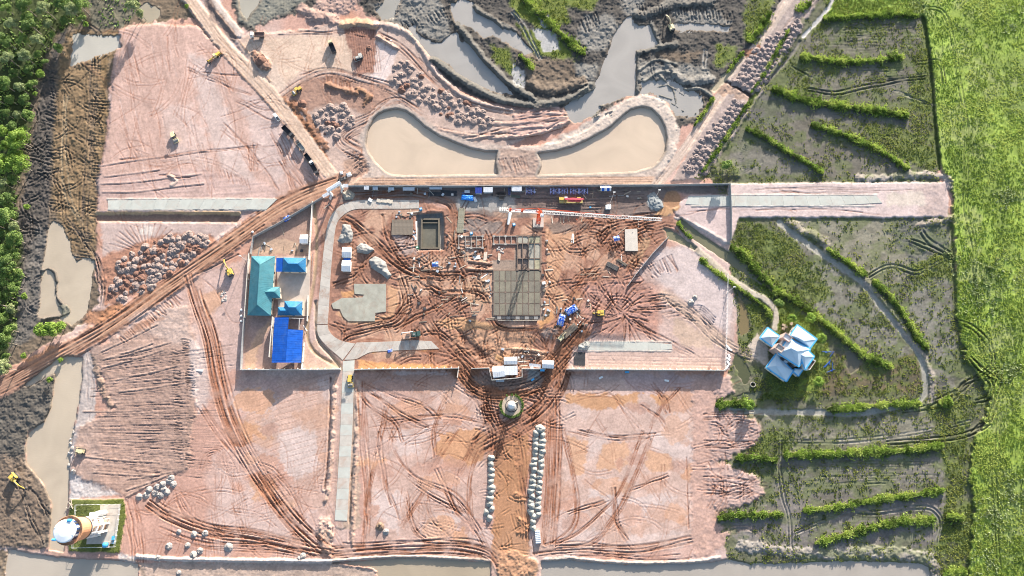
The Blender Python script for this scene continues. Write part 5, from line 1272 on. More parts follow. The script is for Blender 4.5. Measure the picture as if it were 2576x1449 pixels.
def grass_bank(pts, width, label, hgt=1.5, m=BUND, dens=0.26, low=False, dark=0.0, name='grass_bank', cat='grass bank'):
    """an overgrown earth bank: a soil core of its own and a thick coat of blades"""
    C = spline(pts, 6)
    L = float(np.sum(np.linalg.norm(np.diff(C, axis=0), axis=1)))
    n = int(L * width * dens)
    t = RNG.uniform(0, len(C) - 1.001, n); i = t.astype(int); f = (t - i)[:, None]
    c = C[i] * (1 - f) + C[i + 1] * f
    T = C[i + 1] - C[i]; T /= np.linalg.norm(T, axis=1, keepdims=True) + 1e-6
    N = np.stack([-T[:, 1], T[:, 0]], 1)
    o = np.clip(RNG.normal(0, 0.62, n), -1.7, 1.7); o = np.where(RNG.random(n) < (nz(c[:, 0], c[:, 1], 10, 9) > 0.40) * 0.9 + 0.1, o, o * 0.3)
    wv = width / 2 * (0.35 + 1.3 * nz(c[:, 0], c[:, 1], 16, 5)) * np.clip(np.minimum(t, len(C) - 1 - t) / 2 + 0.35, 0.3, 1)
    p = c + N * (o * wv)[:, None]
    z = z_np(p[:, 0], p[:, 1]) * 0.3 + hgt * np.sqrt(np.clip(1 - o * o, 0, 1)) * (0.1 + 1.6 * nz(p[:, 0], p[:, 1], 12, 7)) * 0.8
    px, py = at_np(p[:, 0], p[:, 1], z)
    P = np.stack([px, py, z], 1)
    V, tt = tufts(P, 0.15 + 1.1 * nz(p[:, 0], p[:, 1], 9, 4), 0.36, 0.7, 2, np.clip(0.55 - dark + (nz(p[:, 0], p[:, 1], 20, 2) - 0.5) * 2.2, 0, 1))
    e = at(*C[len(C) // 2])
    root = thing(name, label, cat, (e.x, e.y, 0))
    V = V - np.array([e.x, e.y, 0])
    put('blades', quads_mesh('blades', V, tt, m), root)['kind'] = 'stuff'
    b = MB(); rings = []
    for k, q in enumerate(C[::2]):
        j = min(2 * k, len(C) - 2)
        tt_ = C[j + 1] - C[j]; tt_ /= np.linalg.norm(tt_) + 1e-6
        nn = np.array([-tt_[1], tt_[0]])
        w_ = width / 2 * (0.3 + 1.05 * float(nz(q[0], q[1], 16, 5))) * (0.5 if k in (0, (len(C) - 1) // 2) else 1)
        row = []
        for u, hh in ((-1, -0.3), (-0.7, 0.55), (0, 0.8), (0.7, 0.55), (1, -0.3)):
            s = q + nn * u * w_
            v = at(s[0], s[1], hh * hgt if hh > 0 else -0.5)
            row.append((v.x - e.x, v.y - e.y, v.z * (0.7 if hh > 0 else 1)))
        rings.append(row)
    vs = [v for r in rings for v in r]
    fs = [(i * 5 + k, i * 5 + k + 1, i * 5 + k + 6, i * 5 + k + 5) for i in range(len(rings) - 1) for k in range(4)]
    b.add(vs, fs)
    b.build('soil_core', mat('bank_soil', (0.09, 0.085, 0.045), 0.95, vary=0.3), root, smooth=True)
    return root

BANKS = [([(2070, 46), (2120, 44), (2200, 38), (2260, 36), (2310, 40)], 16, 'green grass bank along the top paddy, curving beside the rice field'),
 ([(2012, 142), (2060, 148), (2110, 154), (2190, 153), (2250, 143), (2276, 145)], 19, 'bright green grass bank below the topmost grey paddy'),
 ([(1942, 222), (1980, 236), (2040, 254), (2120, 266), (2200, 278), (2285, 290)], 22, 'longest green grass bank crossing the upper right paddies'),
 ([(2040, 312), (2090, 328), (2150, 350), (2210, 376), (2250, 402), (2288, 425)], 16, 'green grass bank slanting down towards the pale end of the laterite strip'),
 ([(1876, 322), (1920, 342), (1970, 374), (2020, 404), (2072, 436)], 14, 'thin green grass bank slanting down beside the dark flooded triangle'),
 ([(2078, 625), (2110, 645), (2150, 672), (2178, 695)], 14, 'short green grass bank along the upper end of the winding drain'),
 ([(2195, 705), (2240, 745), (2280, 800), (2310, 850), (2335, 878)], 15, 'green grass bank on the outer bend of the winding drain'),
 ([(1960, 735), (2000, 755), (2060, 800), (2110, 840), (2170, 890), (2245, 925)], 17, 'long green grass bank running down past the blue-trimmed house'),
 ([(2080, 1030), (2130, 1028), (2220, 1018), (2315, 1015)], 18, 'green grass bank on the bottom side of the brown marsh plot'),
 ([(2360, 1012), (2395, 1012)], 22, 'short stub of grass bank at the bottom right corner of the marsh plot'),
 ([(1970, 1145), (2060, 1142), (2160, 1138), (2260, 1134), (2372, 1120)], 20, 'straight green grass bank across the lower right paddies, upper of three'),
 ([(1850, 1152), (1900, 1150), (1955, 1158)], 18, 'dark green grass bank stub beside the tipped laterite fingers'),
 ([(2020, 1284), (2100, 1276), (2200, 1258), (2300, 1245), (2375, 1232)], 17, 'rising green grass bank across the lower right paddies, middle of three'),
 ([(1806, 1302), (1860, 1296), (1970, 1294)], 18, 'grass bank with a dark muddy left end below the second laterite finger'),
 ([(2050, 1366), (2110, 1350), (2180, 1330), (2260, 1312), (2352, 1308)], 22, 'lowest green grass bank, above the pale clay shore of the river'),
 ([(2380, 1298), (2425, 1302)], 22, 'small grass clump at the right end of the looping mud track'),
 ([(2370, 1445), (2430, 1440)], 24, 'grass clump in the bottom corner by the end of the clay shore'),
 ([(1312, -5), (1340, 18), (1375, 50), (1410, 85), (1450, 118), (1472, 138)], 22, 'green grass bank running down through the flooded grey pits'),
 ([(1306, 138), (1325, 155), (1342, 175)], 20, 'short green bank beside the brown spoil in the grey pits'),
 ([(1745, 318), (1770, 285), (1795, 245)], 9, 'narrow strip of green plants between the flooded pit and the tan track'),
 ([(1985, 75), (1950, 135), (1915, 195), (1888, 235)], 9, 'narrow green strip along the upper ditch beside the clod rows'),
 ([(1882, 258), (1850, 310), (1800, 385), (1765, 435)], 11, 'narrow green strip along the lower end of the clod rows'),
 ([(1938, 30), (1915, 70), (1880, 105)], 22, 'green bushes on the left of the tan track near the top'),
 ([(1870, 130), (1850, 155), (1828, 185)], 11, 'small green strip between the tan ditch and the track'),
 ([(2040, 8), (2012, 20), (2006, 30)], 20, 'green clump between the two arms of the track at the top'),
 ([(1838, 618), (1880, 650), (1920, 700), (1960, 740)], 24, 'green scrub on the right bank of the dark creek'),
 ([(1715, 570), (1705, 560), (1722, 585), (1740, 600)], 10, 'green weeds at the head of the dark creek'),
 ([(1760, 650), (1800, 685), (1850, 720), (1920, 770), (1940, 800)], 10, 'low green hedge along the left of the gravel drive'),
 ([(1800, 1020), (1850, 1012), (1890, 1016)], 24, 'dark green scrub left of the brown marsh plot')]
for k, (pts, w, lab) in enumerate(BANKS):
    grass_bank(pts, w, lab, 1.35 if w > 12 else 0.8, dark=0.15 if 'dark' in lab else 0.0, dens=0.62)

# trees
PROTO = []
for i, (m, rx, rz, h, nc, nl, sz) in enumerate([(LEAFD, 4.2, 3.6, 10, 16, 95, 0.75), (LEAFD, 3.4, 3.2, 8, 13, 90, 0.7), (LEAFM, 3.8, 3.4, 9, 15, 95, 0.7), (LEAFM, 2.8, 2.6, 6.5, 11, 90, 0.62),
                                                 (LEAFL, 3.6, 3.6, 11, 13, 95, 0.7), (LEAFY, 4.6, 3.6, 10, 17, 95, 0.75), (LEAFY, 2.2, 1.8, 3.6, 10, 80, 0.55)]):
    PROTO.append((tree_proto(m, rx, rz, h, nc + 5, int(nl * 1.3), sz * 0.78, 40 + i), h))
TLAB = ['dark green broad tree in the wood at the left edge', 'smaller dark green tree in the wood at the left edge', 'mid green tree in the wood at the left edge', 'small mid green tree in the wood at the left edge',
        'pale grey-green tree standing above the wood at the left edge', 'yellow-green bamboo-like tree at the left edge', 'bright green bush']
ZONES = [(70, 'in the top left corner'), (150, 'level with the grey canal pool'), (235, 'beside the dark spoil'), (310, 'facing the brown mud'), (430, 'above the narrowest neck'), (540, 'at the narrow neck'), (640, 'level with the left canal tip'), (730, 'beside the left canal'), (1e9, 'just above the red road')]
def tree(dx, dy, k, label=None, scale=1.0, group='trees of the wood at the left edge', cat='tree', name='tree'):
    (cr, tr), h = PROTO[k]
    z = hzs(dx, dy)
    p = at(dx, dy, h * 0.8 * scale); p.z = z
    if label is None:
        label = TLAB[k].replace('at the left edge', next(b for a, b in ZONES if dy < a)) + (', outer margin' if dx > 60 or dy > 430 and dx > 30 else ', photo edge' if dx < 30 else '')
    t = thing(name, label, cat, p, random.uniform(0, 6.28), group)
    t.scale = (scale,) * 3
    put('trunk', tr, t); put('crown', cr, t)
    return t
TREES = [(15, 20, 2), (60, 12, 0), (110, 20, 2), (160, 10, 0), (200, 12, 2), (30, 60, 4), (75, 60, 0), (120, 60, 3), (165, 50, 1), (205, 45, 3), (12, 100, 0), (55, 100, 2), (95, 100, 1), (130, 85, 3), (70, 45, 2), (180, 25, 4),
 (20, 145, 4), (60, 140, 1), (95, 135, 3), (35, 185, 0), (75, 175, 1), (10, 210, 2), (50, 220, 3), (80, 212, 3), (25, 250, 2), (62, 250, 1), (15, 285, 0), (45, 290, 3), (70, 290, 3), (30, 320, 1), (5, 330, 5), (58, 325, 3),
 (15, 365, 5), (45, 350, 5), (35, 395, 5), (10, 410, 5), (50, 412, 5), (8, 460, 3), (30, 450, 3), (12, 500, 0), (30, 520, 1), (15, 545, 2), (35, 570, 3), (10, 590, 1), (38, 600, 2), (15, 630, 2), (40, 640, 3), (20, 665, 0), (45, 690, 3), (12, 700, 2), (35, 720, 2), (15, 745, 0), (28, 775, 3), (8, 800, 2), (25, 830, 3), (10, 860, 0), (15, 895, 3), (5, 925, 3),
 (-25, 50, 0), (-25, 130, 2), (-20, 240, 0), (-25, 480, 1), (-20, 560, 0), (-22, 660, 2), (-20, 760, 0), (-25, 860, 2), (100, -25, 0), (40, -22, 2), (180, -25, 1), (240, -20, 3),
 (145, 120, 3), (112, 155, 3), (100, 185, 6), (88, 235, 6), (66, 520, 6), (215, 60, 6), (60, 745, 6)]
for i_, (dx, dy, k) in enumerate(TREES):
    if k in (1, 2, 3) and i_ % 5 == 2: k = 4
    tree(dx, dy, k, scale=random.uniform(0.65, 1.25), label=TLAB[6] + ' on the margin of the left wood ' + next(b for a, b in ZONES if dy < a) if k == 6 else None)
for dx, dy, k, s, lab in [(335, 15, 4, 1.05, 'pale tree standing alone over the muddy pool at the top left'), (352, 32, 4, 0.7, 'small pale tree beside the tan pool at the top left'),
                       (100, 830, 6, 1.5, 'left half of the bright bush beside the red road'), (125, 828, 6, 1.9, 'large bright green bush where the red road passes the canal'), (150, 822, 6, 1.4, 'right half of the bright bush beside the red road'),
                       (125, 955, 6, 0.7, 'small bush below the red road by the canal head'), (150, 905, 6, 0.6, 'tiny bush on the red road verge above the grey canal'), (58, 895, 6, 0.7, 'small bush at the left edge of the red road'),
                       (1958, 762, 3, 0.9, 'round green tree above the house by the drive bend'), (2068, 850, 6, 1.2, 'bush right of the house by the blue pipes'), (2040, 800, 6, 1.3, 'bush above the house beside the grass bank'), (1993, 800, 6, 1.1, 'bush between the house and the stacked blocks'),
                       (2060, 960, 6, 1.2, 'olive bush below and right of the house'), (1885, 1018, 6, 1.3, 'dark bush at the head of the grey drain'), (1825, 418, 3, 1.1, 'olive bush in the pale triangle above the laterite strip'), (470, 16, 6, 0.6, 'small bright bush left of the two pale tracks')]:
    tree(dx, dy, k, lab, s, None, 'bush' if k == 6 else 'tree', 'bush' if k == 6 else 'tree')
print('plants', round(time.time() - T0, 1))
# ---------------------------------------------------------------- roads and concrete work
def slab_road(name, left, right, th, m, step=24):
    """a road of cast slabs: one object per slab, left a joint apart"""
    A = spline(left, 3); B = spline(right, 3)
    def res(C, n):
        s = np.concatenate([[0], np.cumsum(np.linalg.norm(np.diff(C, axis=0), axis=1))])
        q = np.linspace(0, s[-1], n)
        return np.stack([np.interp(q, s, C[:, 0]), np.interp(q, s, C[:, 1])], 1), s[-1]
    L = max(res(A, 2)[1], res(B, 2)[1])
    n = max(1, int(L / step))
    a, _ = res(A, n * 4 + 1); b, _ = res(B, n * 4 + 1)
    e = at(*a[0]); root = bpy.data.objects.new(name, None); COLL.objects.link(root); root.location = (e.x, e.y, 0); root['kind'] = 'structure'
    for k in range(n):
        i0, i1 = 4 * k, 4 * k + 4
        pa = a[i0:i1 + 1].copy(); pb = b[i0:i1 + 1].copy()
        g = 0.15
        d = (pa[1] - pa[0]) / (np.linalg.norm(pa[1] - pa[0]) + 1e-6); pa[0] += d * g; pb[0] += d * g
        d = (pa[-1] - pa[-2]) / (np.linalg.norm(pa[-1] - pa[-2]) + 1e-6); pa[-1] -= d * g; pb[-1] -= d * g
        mx = [(pa[i] * u + pb[i] * (1 - u)) for i in (0, 2, 4) for u in (0.1, 0.5, 0.9)]
        z = sum(hz(*q) for q in mx) / 9 + 0.06 + th + random.uniform(-0.012, 0.012)
        loop = [at(p[0], p[1], z) for p in pa] + [at(p[0], p[1], z) for p in pb[::-1]]
        mb = MB(); mb.prism([(v.x - e.x, v.y - e.y) for v in loop], -0.3, z)
        o = mb.build('slab', m[k % len(m)] if isinstance(m, list) else m, root)
    return root

CONC2 = mat('concrete_worn', (0.42, 0.38, 0.335), 0.85, vary=0.16, scale=0.4, stain=(0.34, 0.22, 0.165), amt=0.85)
CONC3 = mat('concrete_pale', (0.47, 0.43, 0.38), 0.85, vary=0.12, scale=0.4, stain=(0.40, 0.28, 0.22), amt=0.7)
slab_road('concrete_road', [(1054, 503), (1000, 503), (930, 503), (892, 505), (862, 514), (842, 530), (830, 548), (822, 575), (813, 640), (807, 700), (801, 760), (798, 815)],
          [(1054, 524), (1000, 525), (930, 525), (895, 526), (875, 533), (858, 546), (848, 560), (842, 585), (836, 640), (831, 700), (828, 760), (824, 815)], 0.10, [CONC, CONC3, CONC2])
slab_road('concrete_road', [(798, 817), (799, 838), (808, 855), (828, 876), (848, 893), (862, 906), (862, 906.5)][:6], [(824, 817), (828, 832), (842, 848), (862, 858), (880, 862), (894, 864)], 0.10, [CONC2, CONC3])
slab_road('concrete_road', [(897, 861.5), (950, 860), (1000, 858), (1040, 856), (1085, 858)], [(866, 905), (896, 903), (918, 892), (950, 884), (1105, 877)], 0.09, [CONC, CONC2, CONC3])
slab_road('concrete_road', [(863, 908), (861, 960), (857, 1060), (852, 1160), (847, 1240), (842, 1309)], [(892, 906), (890, 960), (887, 1060), (882, 1160), (877, 1240), (873, 1310)], 0.10, [NEWC, CONC3], 26)
slab_road('concrete_road', [(271, 504), (400, 502), (560, 501), (698, 500)], [(272, 527), (400, 527), (560, 526), (670, 527)], 0.10, [NEWC, mat('fresh_concrete_b', (0.44, 0.445, 0.40), 0.8, vary=0.08, scale=0.3, stain=(0.43, 0.36, 0.31), amt=0.7)], 30)
slab_road('concrete_road', [(1732, 494), (1800, 491), (1832, 493), (1960, 493), (2080, 492), (2205, 493)], [(1724, 513), (1800, 518), (1900, 518), (1990, 517), (2100, 516), (2220, 510)], 0.10, [NEWC, MATS['fresh_concrete_b']], 30)
slab_road('concrete_road', [(1480, 862), (1560, 859), (1640, 862), (1690, 866)], [(1478, 880), (1560, 882), (1640, 882), (1692, 878)], 0.08, [NEWC, MATS['fresh_concrete_b']], 30)

def side_berm(pts, w, h, m):
    pass

# sand shoulders round the cast strips are part of the ground (modelled there)
def pad(name, label, poly, z, m, cat='concrete pad', z0=-0.3):
    c = np.mean(poly, 0); e = at(c[0], c[1]); t = thing(name, label, cat, (e.x, e.y, 0))
    b = MB(); b.prism([tuple((at(p[0], p[1], z) - Vector((e.x, e.y, 0))).xy) for p in poly], z0, z)
    b.build('slab', m, t)
    return t
pad('lean_concrete_pad', 'grey lean concrete pad with stepped edges in the orange mud left of the foundations', [(890, 714), (971, 714), (971, 784), (944, 787), (943, 808), (876, 808), (863, 796), (855, 778), (838, 776), (834, 764), (859, 750), (912, 748), (916, 741), (892, 739)], 0.42, mat('lean_concrete', (0.34, 0.33, 0.275), 0.9, vary=0.2, scale=0.25, stain=(0.30, 0.24, 0.19), amt=0.6))
pad('concrete_pad', 'pale rectangular concrete slab standing in the mud at the right of the yard', [(1572, 577), (1603, 575), (1605, 631), (1573, 631)], 0.75, mat('pale_concrete', (0.52, 0.47, 0.41), 0.85, vary=0.1, scale=0.4))
pad('courtyard', 'beige concrete courtyard between the blue-roofed buildings', [(697, 646), (782, 644), (779, 706), (777, 795), (700, 797), (697, 700)], 0.36, mat('courtyard_concrete', (0.47, 0.40, 0.34), 0.85, vary=0.12, scale=0.3, stain=(0.42, 0.31, 0.25), amt=0.6), 'courtyard')

# ---------------------------------------------------------------- walls and fences
def wall(name, label, pts, h, th, m, panel=3.2, cat='wall', post=0.3, z0=None, buttress=0, capm=None, posth=0.12):
    A = [at(*p) for p in pts]
    e = A[0]; t = thing(name, label, cat, (e.x, e.y, 0))
    pm = MB().box(0, 0, 0, post, post, h + posth).mesh('wall_post', m)
    first = True
    for a, b, pa, pb in zip(A[:-1], A[1:], pts[:-1], pts[1:]):
        d = b - a; L = d.length; n = max(1, round(L / panel)); s = L / n
        ang = math.atan2(d.y, d.x)
        me = MB().box(0, 0, 0, s - post - 0.02, th, h + 0.8).mesh('wall_panel', m)
        bu = MB().taper(0, 0.55 * buttress, 0, 0.3, 1.0, h * 0.8, 0.3, 0.15, 0, -0.42 * buttress).mesh('buttress', m) if buttress else None
        for k in range(n):
            u = (k + 0.5) / n
            z = (hzs(pa[0] + (pb[0] - pa[0]) * u, pa[1] + (pb[1] - pa[1]) * u) if z0 is None else z0)
            p = a + d * u
            put('wall_panel', me, t, (p.x - e.x, p.y - e.y, z - 0.8 + random.uniform(-.02, .02)), ang)
            for q in ([0, 1] if k == n - 1 else [0]):
                if q == 0 and k == 0 and not first:
                    continue
                w = a + d * ((k + q) / n)
                put('wall_post', pm, t, (w.x - e.x, w.y - e.y, z - 0.05), ang)
                if bu and 0 < k:
                    put('buttress', bu, t, (w.x - e.x - math.sin(ang) * 0.0, w.y - e.y, z - 0.2), ang)
        first = False
    return t
wall('perimeter_wall', 'long grey perimeter wall along the north side between the ponds and the yard', [(878, 471), (1200, 472), (1640, 469), (1832, 466)], 2.5, 0.18, WALLG)
wall('perimeter_wall', 'grey end wall crossing the laterite strip from the north wall down to its pointed corner', [(1834, 467), (1837, 540), (1837, 604)], 2.5, 0.18, WALLG)
wall('perimeter_wall', 'white buttressed wall below the concrete road, left of the muddy gateway', [(893, 931), (1000, 929), (1100, 928.5), (1154, 927.5)], 2.9, 0.2, WALLW, buttress=1)
wall('perimeter_wall', 'short white return of the south wall at the left side of the muddy gateway', [(1154, 930), (1151, 950)], 2.6, 0.2, WALLW)
wall('perimeter_wall', 'white wall behind the blue-roofed shed running to the south concrete road', [(610, 931), (700, 931), (800, 931), (857, 930)], 2.9, 0.2, WALLW, buttress=1)
wall('perimeter_wall', 'white buttressed wall along the lower edge of the eastern yard', [(1425, 930), (1600, 931), (1821, 933)], 2.9, 0.2, WALLW, buttress=1)
wall('perimeter_wall', 'small white wall from the muddy gateway to the white-roofed site office', [(1187, 928), (1230, 927), (1238, 957), (1300, 952), (1313.5, 949), (1313, 929), (1371, 929)], 2.4, 0.2, WALLW)
wall('compound_wall', 'grey wall of the blue-roofed compound beside the red road', [(812, 500), (760, 531), (700, 566), (640, 598), (633, 640)], 2.3, 0.2, WALLG)
wall('compound_wall', 'pale side wall of the blue-roofed compound beside the teal building', [(629, 640), (622, 740), (618, 800)], 2.2, 0.22, WALLW)
wall('compound_wall', 'grey lower side wall of the blue-roofed compound next to the wet shade', [(617, 802), (612, 870), (609, 928)], 2.4, 0.25, WALLG)
wall('compound_wall', 'white wall on the right of the upper compound ending at the small white shed', [(788, 510), (784, 570), (780, 640), (779, 655)], 2.3, 0.25, WALLW)
wall('compound_wall', 'white wall stub between the bright blue shed and the concrete drain', [(767, 862), (764, 900), (761, 928)], 2.3, 0.25, WALLW)
wall('compound_wall', 'white wall beside the courtyard next to the ditch', [(776, 745), (774, 808)], 1.6, 0.25, WALLW)
wall('plot_wall', 'slanting grey wall between the muddy yard and the creek', [(1680, 598), (1640, 640), (1600, 690), (1578, 720)], 1.5, 0.25, WALLG)

def mesh_fence(name, label, pts, h, m, cat='fence', post=0.08, gap=2.5, rails=3):
    A = [at(*p, hzs(*p)) for p in pts]; e = A[0]; t = thing(name, label, cat, e)
    pm = MB().tube((0, 0, -0.3), (0, 0, h), post, n=6).mesh('fence_post', m)
    for a, b in zip(A[:-1], A[1:]):
        d = b - a; n = max(1, round(Vector((d.x, d.y, 0)).length / gap))
        for k in range(n + 1):
            put('fence_post', pm, t, a + d * (k / n) - e)
        for r in range(rails):
            z = Vector((0, 0, h * (r + 1) / rails - 0.06))
            MB().bar(a + z - e, b + z - e, 0.07).build('rail', m, t)
    return t
mesh_fence('mesh_fence', 'pale wire fence with rails down the right side of the eastern yard', [(1829, 690), (1827, 800), (1823, 932)], 2.3, LAT)
mesh_fence('tower_fence', 'white rail fence round the water tower plot', [(194, 1270), (305, 1268), (299, 1320), (291, 1375), (186, 1378), (189, 1330), (194, 1270)], 1.7, WHITE, rails=2)
mesh_fence('handrail', 'thin rail along the ditch beside the blue-roofed compound', [(787, 640), (786, 708)], 1.0, STEEL, gap=2, rails=2)

# ---------------------------------------------------------------- roofs and buildings
def V3(t, dx, dy, z):
    return local(t, at(dx, dy, z))
def ribs(mb, a, b, c, d, gap=1.1, hgt=0.05, w=0.09):
    """standing seams from edge ab to edge dc of a roof face a-b-c-d"""
    a, b, c, d = map(Vector, (a, b, c, d))
    n = max(1, int((b - a).length / gap))
    nn = (b - a).cross(d - a).normalized()
    if nn.z < 0: nn = -nn
    for k in range(n + 1):
        u = k / n
        p = a.lerp(b, u); q = d.lerp(c, u)
        if (p - q).length > 0.3:
            mb.bar(p + nn * hgt * 0.4, q + nn * hgt * 0.4, w, hgt)
def roof_face(t, pts, m, name='roof_slope', seams=True, th=0.07):
    mb = MB(); mb.sheet(pts, th)
    o = mb.build(name, m, t)
    if seams and len(pts) in (3, 4):
        rb = MB()
        p = pts if len(pts) == 4 else [pts[0], pts[1], pts[2], pts[2]]
        ribs(rb, *p)
        rb.build('roof_seams', m, o)
    return o
def inset(poly, k):
    c = sum((Vector(p) for p in poly), Vector((0, 0, 0))) / len(poly)
    return [c + (Vector(p) - c) * k for p in poly]
def walls_under(t, eave, z0, m, k=0.93):
    P = inset(eave, k); n = len(P)
    for i in range(n):
        a, b = P[i], P[(i + 1) % n]
        d = b - a; L = math.hypot(d.x, d.y)
        if L < 0.3: continue
        mid = (a + b) / 2
        hgt = min(a.z, b.z) - 0.08 - z0
        o = MB().box(0, 0, 0, L - 0.1, 0.18, hgt).build('wall', m, t, (mid.x, mid.y, z0), math.atan2(d.y, d.x))
        nw = int(L // 4.2)
        for q in range(nw):
            x = ((q + 0.5) / nw - 0.5) * (L - 0.6)
            MB().box(x, 0, hgt * 0.42, 1.2, 0.24, 1.0).build('window', GLASS, o)
def hip(name, label, corners, ridge, ze, zr, m, wallm=CREAM, cat='building', t=None, z0=0.2, walls=True, rim=None):
    """corners NW NE SE SW on the survey sheet at eave height; ridge two points (or one)"""
    if t is None:
        c = np.mean(corners, 0); e = at(c[0], c[1], ze); t = thing(name, label, cat, (e.x, e.y, 0))
    E = [V3(t, *p, ze) for p in corners]; Rr = [V3(t, *p, zr) for p in ridge]
    if len(Rr) == 1: Rr = Rr * 2
    def near(p, q): return (E[p] + E[q]) / 2
    # which pair of eaves is the hip end
    hor = abs(ridge[0][0] - ridge[-1][0]) >= abs(ridge[0][1] - ridge[-1][1])
    if hor:      # ridge runs left to right
        F4 = [(E[1], E[0], Rr[0], Rr[1]), (E[3], E[2], Rr[1], Rr[0]), (E[0], E[3], Rr[0]), (E[2], E[1], Rr[1])]
    else:        # ridge runs top to bottom
        F4 = [(E[0], E[3], Rr[1], Rr[0]), (E[2], E[1], Rr[0], Rr[1]), (E[1], E[0], Rr[0]), (E[3], E[2], Rr[1])]
    for f in F4:
        f = list(f)
        if len(f) == 4 and (f[2] - f[3]).length < 0.05: f = f[:3]
        roof_face(t, f, m)
    cap = MB()
    if (Rr[0] - Rr[1]).length > 0.1: cap.bar(Rr[0] + Vector((0, 0, .05)), Rr[1] + Vector((0, 0, .05)), 0.3, 0.1)
    ends = [(0, 0), (3, 0), (1, 1), (2, 1)] if hor else [(0, 0), (1, 0), (2, 1), (3, 1)]
    for i, j in ends: cap.bar(E[i] + Vector((0, 0, .05)), Rr[j] + Vector((0, 0, .05)), 0.24, 0.1)
    cap.build('ridge_cap', m, t)
    if rim is not None:
        rb = MB()
        for i in range(4):
            rb.bar(E[i], E[(i + 1) % 4], 0.62, 0.3)
        rb.build('gutter', rim, t)
    if walls: walls_under(t, E, z0, wallm)
    return t
hip('roofed_building', 'largest building of the compound with a long teal hipped roof and a porch', [(632.5, 644.5), (692.3, 644.5), (681.3, 794.5), (622.5, 793.4)], [(653.8, 666), (647.1, 766.3)], 3.6, 6.6, TEAL)
tb = bpy.data.objects['roofed_building']
hip('porch', '', [(671, 722), (703.8, 721.6), (705.4, 749.7), (672, 749.7)], [(668, 734), (688.8, 733.6)], 3.5, 5.2, TEAL, t=tb)
t = hip('roofed_building', 'small building with a blue hipped roof at the top of the courtyard', [(712.5, 648), (769.8, 648.7), (769, 684.7), (710.4, 683.5)], [(725.6, 663.3), (747.5, 663.3)], 3.4, 5.6, AZURE)
roof_face(t, [V3(t, 695.4, 648.7, 2.6), V3(t, 712, 648.7, 3.2), V3(t, 711, 683.5, 3.2), V3(t, 694.4, 683.5, 2.6)], BLUE, 'lean_to_roof')
t = hip('roofed_building', 'small building with a double blue hipped roof at the bottom of the courtyard', [(715.8, 757), (761.4, 758.4), (759.6, 793.8), (714, 793.4)], [(726.7, 773), (741.2, 773)], 3.4, 5.8, AZURE)
hip('porch', '', [(699.6, 772.6), (719, 772.6), (719, 793.4), (698, 793.4)], [(705.8, 781.3), (718, 781.3)], 3.2, 4.4, AZURE, t=t)
e = at(722, 855, 5); t = thing('blue_shed', 'big open shed with a bright blue corrugated roof in two staggered slopes', 'shed', (e.x, e.y, 0))
roof_face(t, [V3(t, 690.8, 798.6, 4.2), V3(t, 683.4, 912, 4.2), V3(t, 718.3, 912, 5.8), V3(t, 726.3, 798, 5.8)], BLUE)
roof_face(t, [V3(t, 757.9, 912, 4.2), V3(t, 762.5, 831, 4.2), V3(t, 724.2, 827.8, 5.9), V3(t, 718.3, 912, 5.9)], BLUE)
for p in ((689, 805), (684.5, 870), (683, 909), (722, 832), (757, 909), (760, 870), (761, 834), (724, 800), (719, 909)):
    v = V3(t, *p, 4.2); MB().box(v.x, v.y, 0.1, 0.22, 0.22, 4.0).build('column', STEEL, t)
MB().bar(V3(t, 727, 800, 4.3), V3(t, 765, 801, 4.3), 0.18).build('beam', LAT, t); MB().bar(V3(t, 753, 801, 4.3), V3(t, 752, 829, 4.3), 0.18).build('beam', LAT, t)
v = V3(t, 685, 850, 0); MB().box(v.x + 0.4, v.y, 0.2, 0.2, 20, 3.6).build('wall', WALLW, t)

def shed(name, label, dx, dy, w, d, ang, h, m, cat='shed', gable=0.0, wallm=None, group=None, legs=False):
    """a small shelter centred at the survey point; w, d in metres; gable = ridge rise (0: a tilted sheet)"""
    p = on(dx, dy); t = thing(name, label, cat, at(dx, dy, p.z) if True else p, ang, group)
    t.location = at(dx, dy, p.z + h); t.location.z = p.z
    if gable:
        roof_face(t, [(-w / 2, -d / 2, h), (w / 2, -d / 2, h), (w / 2, 0, h + gable), (-w / 2, 0, h + gable)], m)
        roof_face(t, [(w / 2, d / 2, h), (-w / 2, d / 2, h), (-w / 2, 0, h + gable), (w / 2, 0, h + gable)], m)
    else:
        roof_face(t, [(-w / 2, -d / 2, h - 0.15), (w / 2, -d / 2, h - 0.15), (w / 2, d / 2, h + 0.15), (-w / 2, d / 2, h + 0.15)], m, 'roof_sheet')
    if legs:
        for a in (-1, 1):
            for b in (-1, 1):
                MB().box(a * (w / 2 - .2), b * (d / 2 - .2), -0.3, 0.12, 0.12, h + 0.1).build('leg', STEEL, t)
    else:
        MB().box(0, 0, -0.3, w - 0.4, d - 0.4, h + 0.12).build('wall', wallm or WHITE, t)
    return t
H0 = heading(1000, 470, 1100, 470)
shed('white_shed', 'white-roofed shed standing alone above the courtyard', 764.5, 601, 4.0, 4.6, 0.02, 2.6, WROOF, gable=0.5)
shed('white_tent', 'upper of the two white ridge-roofed sheds beside the concrete road', 872, 634.5, 4.4, 5.4, 0.0, 2.6, WROOF, gable=0.7)
shed('white_tent', 'lower of the two white ridge-roofed sheds beside the concrete road', 871, 668.5, 4.4, 5.6, 0.0, 2.6, WROOF, gable=0.7)
shed('blue_drum_rack', 'low blue cover between the two white ridge-roofed sheds', 873, 652, 3.4, 0.9, 0, 1.2, BLUE, 'cover')
